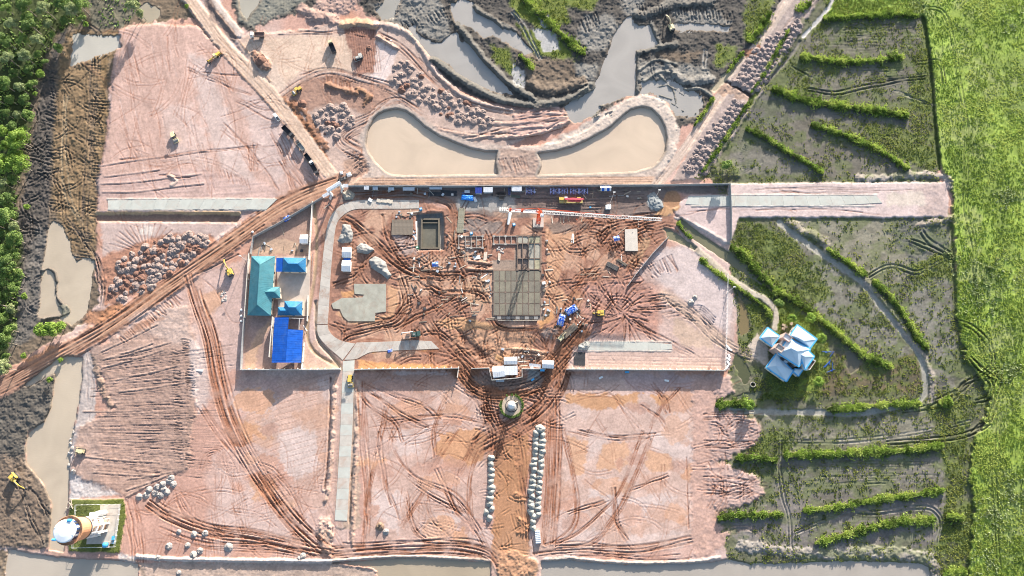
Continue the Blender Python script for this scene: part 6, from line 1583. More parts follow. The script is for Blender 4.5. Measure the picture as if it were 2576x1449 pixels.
# site offices by the muddy gateway
def zo(x, y): return (1220.0 + x / 7.945, 880.5 + y / 7.945)
for x, y, w, d, a, h, g, lab, m in ((513, 212, 6.4, 3.7, 0.02, 2.6, 0.4, 'white-roofed site office at the back with a shaded lower edge', WROOF), (270, 430, 5.6, 5.2, 0.1, 2.6, 0.4, 'white-roofed site office with ragged roof sheets at the left front', WROOF), (520, 408, 6.3, 4.4, 0.02, 2.7, 0.0, 'brightest flat white site office in the middle of the walled corner', WROOF), (1262, 285, 5.6, 3.8, -0.05, 2.6, 0.5, 'detached white and blue-grey gabled office near the muddy road', WROOF), (295, 525, 6.0, 1.0, 0.18, 2.0, 0.0, 'narrow white canopy along the front of the left site office', WROOF), (1000, 310, 5.6, 1.5, -0.12, 1.6, 0.0, 'jagged white sheeting between the office corner and the detached office', WROOF), (1147, 403, 2.0, 1.1, 0, 1.6, 0.0, 'small pale blue box roof at the end of the short white wall', RIM)):
    shed('site_office' if g or w > 6 else 'canopy', lab, *zo(x, y), w, d, a, h, m, 'site office' if g or w > 6 else 'canopy', gable=g, legs=w < 6 and not g)
# stalls along the north wall
for dx, dy, w, d, h, m, lab in ((922, 472.5, 2.5, 1.9, 2.3, WROOF, 'white flat-roofed booth, first along the north wall from the gate'), (1228, 477, 4.8, 2.7, 2.3, WROOF, 'white-roofed stall right of the dark blue one at the north wall'), (1204, 479, 3.4, 3.1, 2.3, mat('navy_sheet', (0.03, 0.06, 0.30), 0.5), 'dark blue roofed stall at the north wall'), (1300, 474.5, 5.2, 2.4, 2.2, WROOF, 'white-roofed stall left of the blue lattice sections'), (1175, 482, 2.6, 1.4, 1.6, GALV, 'small grey-roofed stall by the blue tarpaulin'), (869, 467, 2.8, 1.8, 2.6, WROOF, 'white-roofed guard stall right of the gate'), (944, 473.5, 2.6, 1.9, 1.9, GALV, 'grey shack by the first booth at the north wall'), (984, 475, 3.0, 1.6, 1.8, GALV, 'low grey shack in the middle of the shaded north wall row'), (1028, 475, 6.0, 1.8, 1.9, GALV, 'long grey shack under the north wall'), (1096, 473, 6.4, 1.4, 1.8, GALV, 'long narrow grey lean-to under the north wall by the rebar')):
    shed('stall', lab, dx, dy, w, d, H0, h, m, 'stall', legs=(d < 2.2), wallm=GALV)
t = shed('striped_tent', 'blue and white striped tent at the north wall by the lighting mast', 1524, 474, 5.4, 3.0, H0, 2.3, WROOF, 'tent', gable=0.6, legs=True)
for x in (-1.5, 1.2):
    o = MB().sheet([(x - .65, -1.51, 2.36), (x + .65, -1.51, 2.36), (x + .65, 0, 2.97), (x - .65, 0, 2.97)], 0.03).build('stripe', BLUE, t)
    o = MB().sheet([(x + .65, 1.51, 2.36), (x - .65, 1.51, 2.36), (x - .65, 0, 2.97), (x + .65, 0, 2.97)], 0.03).build('stripe', BLUE, t)
for dx, dy, a, lab, m in ((1551, 600, 0.25, 'blue and white canopy beside the pale concrete slab', TARPB), (1095, 665, 0.1, 'small blue and white tent below the tank pit', TARPB)):
    shed('canopy_tent', lab, dx, dy, 3.0, 2.6, a, 2.2, m, 'tent', gable=0.7, legs=True)

# gate
e = at(838, 492); t = thing('entrance_gate', 'white concrete gate arch where the red and tan roads meet', 'gate', (e.x, e.y, 0))
L0, L1 = local(t, at(836, 493, 0)), local(t, at(863, 476, 0))
zg = 7.6
for q in (L0, L1):
    MB().taper(q.x, q.y, -0.5, 1.3, 1.3, zg + 0.4, 1.0, 1.0).build('pillar', WHITE, t)
    s = 1 if q is L1 else -1
d = (L1 - L0).normalized(); n = Vector((-d.y, d.x, 0))
a = L0 - d * 0.8; b = L1 + d * 0.8
MB().bar(Vector((a.x, a.y, zg + 0.3)), Vector((b.x, b.y, zg + 0.3)), 2.0, 0.9).build('beam', WHITE, t)
MB().bar(Vector((a.x, a.y, zg + 0.82)), Vector((b.x, b.y, zg + 0.82)), 1.3, 0.12).build('beam_top', GALV, t)
for q, w in ((L0, (832, 504)), (L1, (861, 487))):
    p = local(t, at(*w, 0)); m_ = (p + q) / 2
    MB().box(m_.x, m_.y, -0.4, (p - q).length, 0.35, 3.2, math.atan2((p - q).y, (p - q).x)).build('wing_wall', WHITE, t)
shed('gate_shelter', 'white flat-roofed shelter at the left foot of the entrance gate', 820, 490, 3.8, 1.7, 0.52, 3.0, WROOF, 'shelter', legs=True)

# ---------------------------------------------------------------- the blue-trimmed house
e = at(1975, 885); hs = thing('house', 'white-roofed house with bright blue gutters standing in scrub on the right', 'house', (e.x, e.y, 0))
HW = mat('house_white_roof', (0.53, 0.66, 0.75), 0.35, vary=0.05, scale=0.3)
def hq(pts): return [(1886.7 + x / 7.68, 792.4 + y / 7.68) for x, y in pts]
def hhip(c, rd, ze, zr, walls=True, rim=True):
    hip('wing', '', hq(c), hq(rd), ze, zr, HW, WALLW, t=hs, walls=walls, rim=RIM if rim else None)
hhip([(780, 385), (912, 185), (1295, 465), (1165, 640)], [(900, 420), (1050, 500)], 6.6, 8.0)
hhip([(190, 440), (340, 240), (575, 410), (430, 610)], [(395, 420)], 3.4, 4.8)
hhip([(540, 740), (740, 440), (1170, 660), (945, 1000)], [(800, 640), (920, 700)], 6.8, 9.0)
hhip([(955, 740), (1130, 690), (1245, 800), (1065, 1060)], [(1060, 800)], 7.2, 8.6)
hhip([(310, 1010), (505, 745), (835, 1085), (705, 1288)], [(500, 985), (640, 1000)], 3.8, 5.2)
hhip([(835, 1095), (860, 1040), (1025, 1050), (935, 1182)], [(930, 1060)], 3.6, 4.8)
def hbox(pts, z0, z1, wallm, inner, k=0.86):
    P = [V3(hs, *q, z1) for q in hq(pts)]
    b = MB()
    I = inset(P, k); n = 4
    for i in range(4):
        a, c, c2, a2 = P[i], P[(i + 1) % 4], I[(i + 1) % 4], I[i]
        b.prism([(v.x, v.y) for v in (a, c, c2, a2)], z0, z1)
    o = b.build('parapet_wall', wallm, hs)
    MB().prism([(v.x, v.y) for v in inset(P, k - 0.02)], z0, z1 - 0.6).build('flat_roof', inner, hs)
    for zz in np.arange(z0 + 0.6, z1 - 0.1, 0.6):
        bb = MB()
        for i in range(4):
            a, c = P[i], P[(i + 1) % 4]
            bb.bar(Vector((a.x, a.y, zz)), Vector((c.x, c.y, zz)), 0.08, 0.06)
        bb.build('cladding_joint', wallm, o)
hbox([(690, 335), (825, 430), (760, 525), (625, 430)], 0.2, 8.6, PLANKP, WROOF)
hbox([(545, 540), (685, 637), (608, 730), (480, 635)], 0.2, 9.0, PLANKP, mat('stained_white', (0.5, 0.48, 0.43), 0.8, vary=0.4, scale=0.8))
hbox([(650, 472), (762, 537), (682, 622), (590, 562)], 0.2, 6.6, WALLW, HW)
hbox([(1215, 850), (1277, 885), (1160, 1058), (1085, 1042)], 0.2, 4.2, WALLW, mat('dark_terrace', (0.09, 0.08, 0.075), 0.8))
for x, y, a in ((620, 850, -0.63), (800, 990, -0.63), (690, 900, -0.63)):
    v = V3(hs, *hq([(x, y)])[0], 4.5); MB().box(v.x, v.y, 4.0, 1.8, 0.9, 0.9, a).build('roof_unit', GALV if x == 690 else DGREY, hs)
for x, y in ((640, 200), (680, 235), (635, 270), (790, 172)):
    dx, dy = hq([(x, y)])[0]
    o = MB().box(0, 0, -0.2, 1.5, 1.1, 1.2).build('stacked_block', mat('tan_block', (0.42, 0.33, 0.24), 0.85), None, on(dx, dy), -0.5 + x * 0.01)
    tag(o, 'tan cube lying in the grass just above the house', 'block', 'tan cubes lying above the house')
dx, dy = hq([(50, 1345)])[0]
t = thing('concrete_ring', 'round concrete well ring with a dark hole below the house', 'well ring', on(dx, dy))
MB().lathe([(1.3, -0.4), (1.3, 0.7), (1.05, 0.7), (1.05, 0.0)], 20).build('ring', CONC, t)
MB().lathe([(1.04, -0.1), (1.04, 0.1)], 20).build('dark_water', mat('dark_water', (0.015, 0.015, 0.012), 0.1), t)

# ---------------------------------------------------------------- water tower
e = at(249.6, 1321.8, 0.45); e.z = 0.45
wt = thing('water_tower', 'tall orange and white water tower with a round white cap leaning out over the canal', 'water tower', e)
MB().lathe([(3.3, -0.5), (3.3, 12.5), (3.9, 13.5)], 32).build('shaft', TOWERO, wt, smooth=False)
colm = MB().box(0, 0, -0.5, 0.75, 0.75, 21.5).mesh('column', WHITE)
for k in range(8):
    a = k * math.pi / 4 + 0.25
    put('column', colm, wt, (4.35 * math.cos(a), 4.35 * math.sin(a), 0), a)
for z, r0, r1 in ((4.0, 3.2, 4.7), (8.5, 3.2, 4.75), (12.8, 3.2, 4.9)):
    MB().lathe([(r0, z), (r1, z), (r1, z + 0.55), (r0, z + 0.55)], 32).build('ring_beam', WHITE, wt)
MB().lathe([(4.95, 13.4), (5.0, 13.4), (5.0, 14.0), (4.9, 14.0)], 32).build('dark_band', DGREY, wt)
MB().lathe([(3.9, 14.0), (4.9, 14.2), (5.15, 17.0), (5.15, 21.2), (4.9, 21.6)], 32).build('tank', TOWERO, wt)
MB().lathe([(5.1, 21.4), (6.1, 21.7), (6.15, 22.7), (5.95, 22.7), (5.9, 21.9), (5.0, 21.9)], 40).build('gallery', TOWERO, wt)
rl = MB()
for k in range(40):
    a = k * math.pi / 20; rl.box(5.85 * math.cos(a), 5.85 * math.sin(a), 22.6, 0.09, 0.09, 0.8)
rl.build('railing', DGREY, wt)
MB().lathe([(4.55, 21.6), (4.55, 24.6), (4.3, 24.6)], 32).build('drum', mat('navy_band', (0.03, 0.07, 0.2), 0.5), wt)
for k in range(16):
    a = k * math.pi / 8
    MB().box(4.6 * math.cos(a), 4.6 * math.sin(a), 22.2, 0.12, 0.9, 1.9, a).build('louvre', WHITE if k % 2 else DGREY, wt)
cap = MB().lathe([(4.7, 24.6), (4.75, 25.3), (4.3, 25.5), (2.2, 25.85), (0.4, 26.0)], 40).build('cap', mat('cap_white', (0.76, 0.80, 0.82), 0.4, vary=0.04), wt)
MB().bar((-4.4, 1.4, 25.55), (4.3, -1.7, 25.55), 0.12, 0.16).build('cap_seam', GALV, cap)
for x, y, s in ((1.6, 4.4, 0.8), (-3.9, -3.4, 0.7)):
    b = MB().tube((x - s, y, 24.6 + s), (x + s, y, 24.6 + s), s * 0.8, n=12); b.build('blue_drum', RIM, wt)
MB().box(-1.2, 4.6, -0.3, 4.6, 2.6, 3.4).build('valve_house', WHITE, wt)
b = MB().tube((1.8, 5.6, -0.3), (1.8, 5.6, 6.2), 1.25, n=16); b.build('stair_tube', WHITE, wt)
for p, q in (((4.1, 3.0, 0), (4.9, 3.4, 13)), ((4.3, -2.4, 0), (4.6, -2.8, 8))):
    MB().bar(p, q, 0.25).build('pipe', WHITE, wt)
pad('tower_slab', 'pale concrete apron beside the water tower', [(252, 1271), (303, 1269), (296, 1330), (290, 1368), (217, 1369), (219, 1352), (250, 1350)], 0.62, CONC3)
t = thing('blue_tank', 'round bright blue water tank on a small plinth by the tower fence', 'tank', at(268, 1370, 0.6))
MB().lathe([(1.15, 0.3), (1.2, 1.5), (0.9, 1.9), (0.3, 2.1)], 20).build('tank_body', RIM, t, smooth=True)
MB().box(0, 0, -0.3, 2.8, 2.6, 0.6).build('plinth', CONC, t)
t = thing('blue_pump', 'small blue pump cabinet in the corner of the water tower plot', 'pump', at(287, 1353, 0.6))
MB().box(0, 0, 0, 0.9, 1.7, 1.3).build('cabinet', RIM, t); MB().tube((0, -1.2, 0.3), (0, -2.6, 0.3), 0.16).build('pipe', RIM, t); MB().box(0, 0, -0.3, 1.4, 2.2, 0.35).build('plinth', DKC, t)
t = thing('white_wreck', 'pale broken timber frame lying on the canal bank beside the tower plot', 'timber frame', on(178, 1270))
rr = random.Random(3)
for k in range(9):
    a = rr.uniform(0, 3.1); c = Vector((rr.uniform(-.8, .8), rr.uniform(-2.2, 2.2), rr.uniform(0.2, 0.8))); d = Vector((math.cos(a), math.sin(a), rr.uniform(-.2, .2))) * rr.uniform(0.8, 1.7)
    MB().bar(c - d, c + d, 0.16).build('timber', TANW_, t)

# ---------------------------------------------------------------- roundabout monument
e = at(1287, 1021, 0.3); mn = thing('monument', 'white domed monument in the middle of the roundabout', 'monument', (e.x, e.y, 0.25))
MB().lathe([(4.9, -0.4), (4.9, 0.25)], 40).build('plaza', mat('plaza_stone', (0.42, 0.34, 0.26), 0.85, vary=0.14, scale=0.6), mn)
MB().lathe([(3.2, 0.25), (3.2, 0.32), (3.05, 0.32), (3.05, 0.25)], 40).build('plaza_joint', CONC, mn)
MB().lathe([(2.7, 0.25), (2.7, 0.75), (2.2, 0.75), (2.2, 1.2)], 32).build('steps', CONC, mn)
MB().lathe([(1.7, 1.2), (1.9, 1.6), (1.7, 2.0), (1.35, 2.2)], 24).build('pedestal', WALLW, mn)
cm = MB().lathe([(0.17, 2.2), (0.15, 5.2)], 8).mesh('column', WHITE)
for k in range(8):
    a = k * math.pi / 4; put('column', cm, mn, (1.15 * math.cos(a), 1.15 * math.sin(a), 0))
MB().lathe([(1.55, 5.2), (1.75, 5.4), (1.75, 5.7), (1.5, 5.8)], 24).build('ring_beam', WHITE, mn)
dm = MB().lathe([(1.6 * math.cos(a), 5.8 + 1.4 * math.sin(a)) for a in np.linspace(0, 1.5, 8)], 24).build('dome', mat('dome_white', (0.74, 0.78, 0.78), 0.4, vary=0.08), mn, smooth=True)
MB().tube((0, 0, 7.1), (0, 0, 8.2), 0.09, 0.02).build('finial', WHITE, dm)
MB().box(2.3, 1.7, 0.25, 1.5, 0.5, 1.3, 0.5).build('sign_stone', TANW_, mn)
n = 1700; a = RNG.uniform(0, 6.283, n); rr_ = 5.35 + RNG.normal(0, 0.22, n); keep = (nz(a * 40, a * 0, 20, 4) > 0.36)
P = np.stack([e.x + rr_ * np.cos(a), e.y + rr_ * np.sin(a), 0.25 + RNG.uniform(0, 0.5, n)], 1)[keep]
V, tt = tufts(P - np.array([e.x, e.y, 0]), 0.4, 0.3, 0.8, 2)
tag(put('round_hedge', quads_mesh('round_hedge', V, tt, LEAFD), None, (e.x, e.y, 0)), 'ring of low green hedge round the domed monument', 'hedge')

# ---------------------------------------------------------------- foundations, tank pit, formwork
def beam_grid(name, label, xs, ys, rows, z, m, w=0.34, hgt=0.75, stub=None):
    """ground beams: every run between two crossings is a beam of its own"""
    e = at(xs[0], ys[0]); t = thing(name, label, 'foundation', (e.x, e.y, 0))
    def pt(i, j): return local(t, at(xs[i], ys[j], z))
    for j in range(len(ys)):
        for i in range(len(xs) - 1):
            if ('h', i, j) in rows: continue
            a, b = pt(i, j), pt(i + 1, j); d = (b - a).normalized() * (w * 0.52)
            MB().bar(a + d - Vector((0, 0, hgt / 2)), b - d - Vector((0, 0, hgt / 2)), w, hgt).build('beam', m, t)
    for i in range(len(xs)):
        for j in range(len(ys) - 1):
            if ('v', i, j) in rows: continue
            a, b = pt(i, j), pt(i, j + 1); d = (b - a).normalized() * (w * 0.52)
            MB().bar(a + d - Vector((0, 0, hgt / 2)), b - d - Vector((0, 0, hgt / 2)), w, hgt).build('beam', m, t)
    for i in range(len(xs)):
        for j in range(len(ys)):
            big = stub and (i, j) in stub
            p = pt(i, j); s = 1.15 if big else w * 1.03
            MB().box(p.x, p.y, z - hgt - 0.1, s, s, hgt + (0.14 if big else 0.1)).build('column_base', m, t)
    return t
BEAM = mat('beam_concrete', (0.33, 0.30, 0.27), 0.85, vary=0.18, scale=0.5)
DBEAM = mat('rusty_beam', (0.17, 0.125, 0.10), 0.85, vary=0.25, scale=0.6)
def z6(px, py): return 1144.6 + px / 5.762, 566 + py / 5.762
X6 = [z6(x, 0)[0] for x in (55, 155, 235, 315, 400)]; Y6 = [z6(0, y)[1] for y in (160, 330)]
beam_grid('foundation_grid', 'pale ground-beam foundation standing alone at the left, below the dark shaded soil', X6, Y6, {('h', 0, 1)}, 0.75, BEAM, stub={(0, 0), (2, 0), (4, 0), (0, 1), (2, 1), (4, 1)})
X7 = [z6(x, 0)[0] for x in (562, 648, 732, 815, 897)]; Y7 = [z6(0, y)[1] for y in (160, 275)]
beam_grid('foundation_grid', 'narrow ladder of ground beams joining the big slab at its upper left', X7, Y7, set(), 0.75, BEAM, stub={(0, 0), (2, 0), (4, 0), (0, 1), (2, 1)})
X8 = [z6(x, 0)[0] for x in (905, 980, 1065, 1150, 1236)]; Y8 = [z6(0, y)[1] for y in (160, 268, 486, 645)]
beam_grid('foundation_grid', 'upper bays of the big foundation with half their floors cast', X8, Y8, set(), 0.8, DBEAM, stub={(0, 0), (2, 0), (0, 1), (2, 1), (4, 1), (4, 3), (2, 3), (0, 3)})
OLV = mat('yellowish_screed', (0.34, 0.31, 0.21), 0.9, vary=0.25, scale=0.6)
def bays(name, label, xs, ys, skip, z, mats):
    e = at(xs[0], ys[0]); t = thing(name, label, 'slab', (e.x, e.y, 0))
    for i in range(len(xs) - 1):
        for j in range(len(ys) - 1):
            if (i, j) in skip: continue
            g = 1.0
            P = [local(t, at(x, y, z)) for x, y in ((xs[i] + g, ys[j] + g), (xs[i + 1] - g, ys[j] + g), (xs[i + 1] - g, ys[j + 1] - g), (xs[i] + g, ys[j + 1] - g))]
            MB().prism([(p.x, p.y) for p in P], -0.2, z + random.uniform(-0.03, 0.03)).build('floor_panel', random.choice(mats), t)
    return t
bays('ground_slab', 'yellowish cast floor bays in the upper part of the big foundation', X8, Y8, {(0, 1), (1, 1), (0, 2), (1, 2)}, 0.6, [OLV, mat('grey_screed', (0.33, 0.31, 0.255), 0.9, vary=0.22, scale=0.5)])
X9 = [z6(x, 0)[0] for x in (558, 644, 728, 811, 896, 981, 1066, 1150, 1236)]; Y9 = [z6(0, y)[1] for y in (662, 812, 975, 1140, 1308)]
SL = [mat('slab_grey', (0.19, 0.17, 0.135), 0.9, vary=0.18, scale=0.3), mat('slab_grey_b', (0.175, 0.158, 0.125), 0.9, vary=0.18, scale=0.3), mat('slab_grey_c', (0.205, 0.185, 0.14), 0.9, vary=0.2, scale=0.3)]
bays('ground_slab', 'large square of grey-brown cast bays in the middle of the yard', X9, Y9, set(), 0.62, SL)
beam_grid('foundation_grid', 'dark beam lines dividing the large grey-brown slab', X9, Y9, set(), 0.60, DBEAM, w=0.26, stub={(i, j) for i in (0, 2, 4, 6, 8) for j in (1, 2, 3)})
e = at(1300, 800); t = thing('wall_form', 'dark reinforcement strip along the lower edge of the large slab', 'formwork', (e.x, e.y, 0.2))
for k in range(9):
    p = local(t, at(1256 + k * 11.5, 800, 0.4)); MB().box(p.x, p.y, -0.2, 2.0, 1.4, 0.7).build('rebar_cage', DGREY if k % 2 else STEEL, t)
MB().bar(local(t, at(1252, 806, 0.6)), local(t, at(1352, 806, 0.6)), 0.2, 0.5).build('form_board', TANW_, t)
# tank in the pit
TKC = mat('tank_concrete', (0.155, 0.13, 0.095), 0.8, vary=0.2, scale=0.4)
zt = -0.55
e = at(1082, 588); tk = thing('concrete_tank', 'rectangular brown concrete tank sunk in the grey pit', 'tank', (e.x, e.y, 0))
O = [local(tk, at(x, y, zt)) for x, y in ((1059, 549), (1106, 549), (1106, 626), (1058, 626))]
I2 = [local(tk, at(x, y, zt)) for x, y in ((1063, 553), (1102, 553), (1102, 622), (1062, 622))]
for i in range(4):
    MB().prism([(v.x, v.y) for v in (O[i], O[(i + 1) % 4], I2[(i + 1) % 4], I2[i])], -2.4, zt).build('tank_wall', TKC, tk)
MB().prism([(v.x, v.y) for v in inset(I2, 0.99)], -2.4, -1.75).build('tank_floor', mat('tank_floor', (0.13, 0.12, 0.09), 0.6, vary=0.2, scale=0.3), tk)
P = [local(tk, at(x, y, -0.9)) for x, y in ((1063, 559), (1102, 559), (1102, 561.5), (1063, 561.5))]
MB().prism([(v.x, v.y) for v in P], -1.8, -0.9).build('inner_wall', TKC, tk)
e = at(1012, 571, 0.8); dk = thing('formwork_deck', 'square deck of dark boards on the left of the tank pit', 'deck', (e.x, e.y, hzs(1012, 571)))
bm_ = MB().box(0, 0, 0.45, 0.62, 8.2, 0.09).mesh('board', DWOOD)
for k in range(16):
    put('board', bm_, dk, ((k - 7.5) * 0.68, random.uniform(-.08, .08), random.uniform(-.02, .03)), random.uniform(-.004, .004))
for y in (-3.4, 0, 3.4):
    MB().box(0, y, 0.1, 10.9, 0.2, 0.33).build('joist', WOOD, dk)
tag(MB().sheet([(-1.2, -5, 0.25), (1.2, -5, 0.2), (1.0, 5, 0.25), (-0.9, 5, 0.3)], 0.05).build('white_sheet', WHITE, None, on(1044, 580)), 'white plastic sheet draped between the board deck and the tank pit', 'plastic sheet')
print('buildings', round(time.time() - T0, 1))
# ---------------------------------------------------------------- heaps of tipped soil
def heap_mesh(name, m, r, h, seed, n=14, rings=5, elong=1.0):
    rr = np.random.default_rng(seed)
    ph = rr.uniform(0, 6.28, 4)
    vs = []; fs = []
    for k in range(rings):
        u = k / (rings - 1)
        for i in range(n):
            t = 2 * np.pi * i / n
            q = (1 - u) * (1 + 0.12 * math.sin(2 * t + ph[0]) + 0.10 * math.sin(3 * t + ph[1])) * r * rr.uniform(0.9, 1.1)
            z = h * (1 - (1 - u) ** 1.7) * (1 + rr.normal(0, 0.06)) - (0.35 if k == 0 else 0)
            q += 0.02 * r
            vs.append((q * math.cos(t) * elong, q * math.sin(t), z))
    for k in range(rings - 1):
        for i in range(n):
            fs.append((k * n + i, k * n + (i + 1) % n, (k + 1) * n + (i + 1) % n, (k + 1) * n + i))
    fs.append(tuple(range((rings - 1) * n, rings * n)))
    return MB().add(vs, fs).mesh(name, m, smooth=True)
def lumpy(m, r, h, seed):
    """a rounded heap broken into clods"""
    rr = np.random.default_rng(seed); N = 15
    g = np.linspace(-1.1, 1.1, N)
    vs = []; fs = []
    bl = [(rr.uniform(-.45, .45), rr.uniform(-.45, .45), rr.uniform(.35, .6), rr.uniform(.5, 1)) for _ in range(5)]
    for b in g:
        for a in g:
            d = math.hypot(a, b)
            z = max(0, 1 - d) ** 0.8 * 0.8
            for cx, cy, cr, ch in bl:
                z = max(z, ch * max(0, 1 - ((a - cx) ** 2 + (b - cy) ** 2) / cr ** 2))
            z = z * h * (1 + rr.normal(0, 0.2)) - (0.3 if d > 0.95 else 0)
            vs.append((a * r + rr.normal(0, .03) * r, b * r + rr.normal(0, .03) * r, z))
    for j in range(N - 1):
        for i in range(N - 1):
            fs.append((j * N + i, j * N + i + 1, (j + 1) * N + i + 1, (j + 1) * N + i))
    return MB().add(vs, fs).mesh('soil_heap', m, smooth=True)
HG = {}
def heap(name, me, dx, dy, label, group, s=1.0, cat='soil heap', up=0.0, rz=None):
    z = hzs(dx, dy, 3)
    o = put(name, me, None, at(dx, dy, z + up), random.uniform(0, 6.28) if rz is None else rz)
    o.scale = (s, s, s * random.uniform(0.85, 1.15))
    return tag(o, label, cat, group)
CL = [lumpy(CLAYM, 1.9, 1.0, k) for k in range(6)]; RD = [lumpy(REDM, 1.8, 0.85, 20 + k) for k in range(4)]; LI = [lumpy(LILAC, 1.75, 0.85, 40 + k) for k in range(6)]
SN = [heap_mesh('sand_heap', PALES, 1.75, 1.5, 60 + k) for k in range(5)]
def field_of_heaps(poly, sx, sy, ang, lab_g, lab_r, group, red=0.25, s=1.0, jit=0.38, meshes=CL, reds=RD, redn=5, name='soil_heap', cat='soil heap'):
    c = np.mean(poly, 0); ca, sa = math.cos(R(ang)), math.sin(R(ang))
    for i in range(-26, 27):
        for j in range(-26, 27):
            u = (i + (0.5 if j % 2 else 0) + random.uniform(-jit, jit)) * sx; v = (j + random.uniform(-jit, jit)) * sy
            x, y = c[0] + u * ca - v * sa, c[1] + u * sa + v * ca
            if in_poly(poly, np.array([x]), np.array([y]))[0] < 1: continue
            isr = float(nz(np.array([x]), np.array([y]), 24, redn)[0]) < 0.5 - 0.25 + red
            isr = isr and red > 0
            sz = random.choice((0.6, 0.8, 0.95, 1.0, 1.1, 1.3)); q = (y - min(p[1] for p in poly)) / (max(p[1] for p in poly) - min(p[1] for p in poly))
            lab = ('small ' if sz < 0.7 else 'large ' if sz > 1.2 else '') + (lab_r if isr else lab_g) + (', upper end' if q < 0.33 else ', lower end' if q > 0.67 else ', middle')
            heap(name, random.choice(reds if isr else meshes), x, y, lab, group, cat=cat, s=s * sz * random.uniform(0.95, 1.05))
field_of_heaps([(988, 178), (992, 148), (1022, 152), (1062, 185), (1092, 215), (1132, 240), (1182, 260), (1232, 288), (1254, 310), (1236, 328), (1190, 322), (1130, 302), (1080, 272), (1012, 237), (985, 208)], 15, 12.5, 24, 'grey clod heap in the field of heaps above the left pond', 'red-brown clod heap in the field of heaps above the left pond', 'heaps tipped above the left pond', 0.10)
field_of_heaps([(815, 262), (862, 256), (880, 275), (905, 305), (880, 318), (842, 352), (820, 345), (795, 312), (788, 288)], 16, 13, 10, 'grey clod heap in the small cluster left of the left pond', 'red-brown clod heap in the small cluster left of the left pond', 'heaps in the cluster left of the pond', 0.08)
field_of_heaps([(272, 742), (300, 650), (350, 625), (430, 590), (520, 583), (532, 608), (450, 680), (390, 722), (320, 755), (285, 757)], 14, 11.5, -25, 'grey clod heap among the heaps on the left of the red road', 'red clod heap among the heaps on the left of the red road', 'heaps beside the red road', 0.15, s=0.98)
field_of_heaps([(1840, 248), (1886, 266), (1768, 442), (1708, 432)], 12.5, 11.5, -57, 'pinkish clod mound in the rows beside the tan track, lower stretch', '', 'heap rows on the lower stretch of the tan track', 0, s=1.0, jit=0.2, meshes=LI, name='clod_mound', cat='clod mound')
field_of_heaps([(1985, 55), (2025, 40), (2000, 95), (1912, 238), (1845, 205), (1900, 120)], 12.5, 11.5, -57, 'pinkish clod mound in the rows beside the tan track, upper stretch', '', 'heap rows on the upper stretch of the tan track', 0, s=0.95, jit=0.22, meshes=LI, name='clod_mound', cat='clod mound')
ORD = ['first', 'second', 'third', 'fourth', 'fifth', 'sixth', 'seventh', 'eighth', 'ninth', 'tenth', 'eleventh', 'twelfth', 'thirteenth', 'fourteenth', 'fifteenth', 'sixteenth', 'seventeenth', 'eighteenth', 'nineteenth', 'last']
for k in range(20):
    y = 1078 + k * 13.1; x = 1358 - (y - 1078) * 0.07
    for sgn in ((-1, 1) if 0 < k < 17 else (0,)):
        heap('sand_heap', random.choice(SN), x + sgn * 9 + random.uniform(-2, 2), y + (5 if sgn > 0 else 0) + random.uniform(-2, 2), ORD[k] + ' sand heap down, ' + ('left column, ' if sgn < 0 else 'right column, ' if sgn > 0 else '') + 'of the double row right of the mud road', 'sand heaps right of the mud road', random.uniform(0.92, 1.12), 'sand heap')
for k, (x, y) in enumerate([(1236, 1152), (1235, 1167), (1236, 1182), (1236, 1197), (1235, 1211), (1236, 1226), (1236, 1238), (1233, 1253), (1232, 1267), (1236, 1280), (1224, 1288), (1231, 1303)]):
    heap('sand_heap', random.choice(SN), x, y, ORD[k] + ' sand heap from the top in the single row left of the mud road', 'sand heaps left of the mud road', random.uniform(0.95, 1.1), 'sand heap')
GB = [lumpy(mat('pale_clods', (0.33, 0.305, 0.285), 0.95, vary=0.2), 1.8, 1.1, 80 + k) for k in range(4)]
for x, y in [(395, 1226), (375, 1231), (410, 1218), (425, 1210), (390, 1240), (368, 1246), (404, 1246), (420, 1238), (350, 1250), (430, 1203), (436, 1218), (412, 1232)]:
    heap('clay_heap', random.choice(GB), x, y, 'pale clay heap in the pile above the water tower plot', 'clay heaps above the tower plot', 1.0, 'clay heap')
for x, y, s, lab in [(575, 1377, 1.25, 'largest lone pale boulder heap near the bottom left shore'), (425, 1374, 1.0, 'pale clay heap at the corner of the shore embankment, left'), (487, 1396, 1.1, 'pale clay heap on the shore embankment, with a smaller one beside it'), (503, 1386, 0.9, 'smaller pale clay heap beside the shore embankment'), (488, 1344, 0.9, 'pale clay heap beside the long curved tracks, left of a pair'), (516, 1342, 0.9, 'pale clay heap beside the long curved tracks, right of a pair'), (472, 1372, 0.8, 'low pale clay heap between the curved tracks and the shore'), (450, 1338, 0.7, 'tiny pale heap at the bend of the curved tracks'), (397, 1404, 0.7, 'small pale heap below the tower plot by the inlet'), (450, 1441, 0.7, 'small pale heap on the flat below the embankment'), (762, 1399, 0.9, 'pale clay heap at the shore near the end of the big tracks'), (971, 1338, 0.9, 'white chalky heap beside a brown one right of the south road'), (752, 1405, 0.5, 'tiny pale clay lump at the shore'), (1738, 760, 1.0, 'low bluish heap on the pale eastern ground'), (1748, 748, 0.8, 'smaller bluish heap on the pale eastern ground')]:
    heap('clay_heap', random.choice(GB), x, y, lab, None, s, 'clay heap')
heap('soil_heap', lumpy(mat('brown_clods', (0.25, 0.17, 0.12), 0.95, vary=0.25), 1.9, 1.4, 7), 956, 1325, 'brown clod heap beside the white chalky one right of the south road', None, 1.1)
heap('soil_heap', RD[0], 655, 152, 'dark brown soil heap beside the tan road at the loading place', None, 1.6)
heap('soil_heap', RD[1], 760, 262, 'red soil heap beside the road roller', None, 1.5)
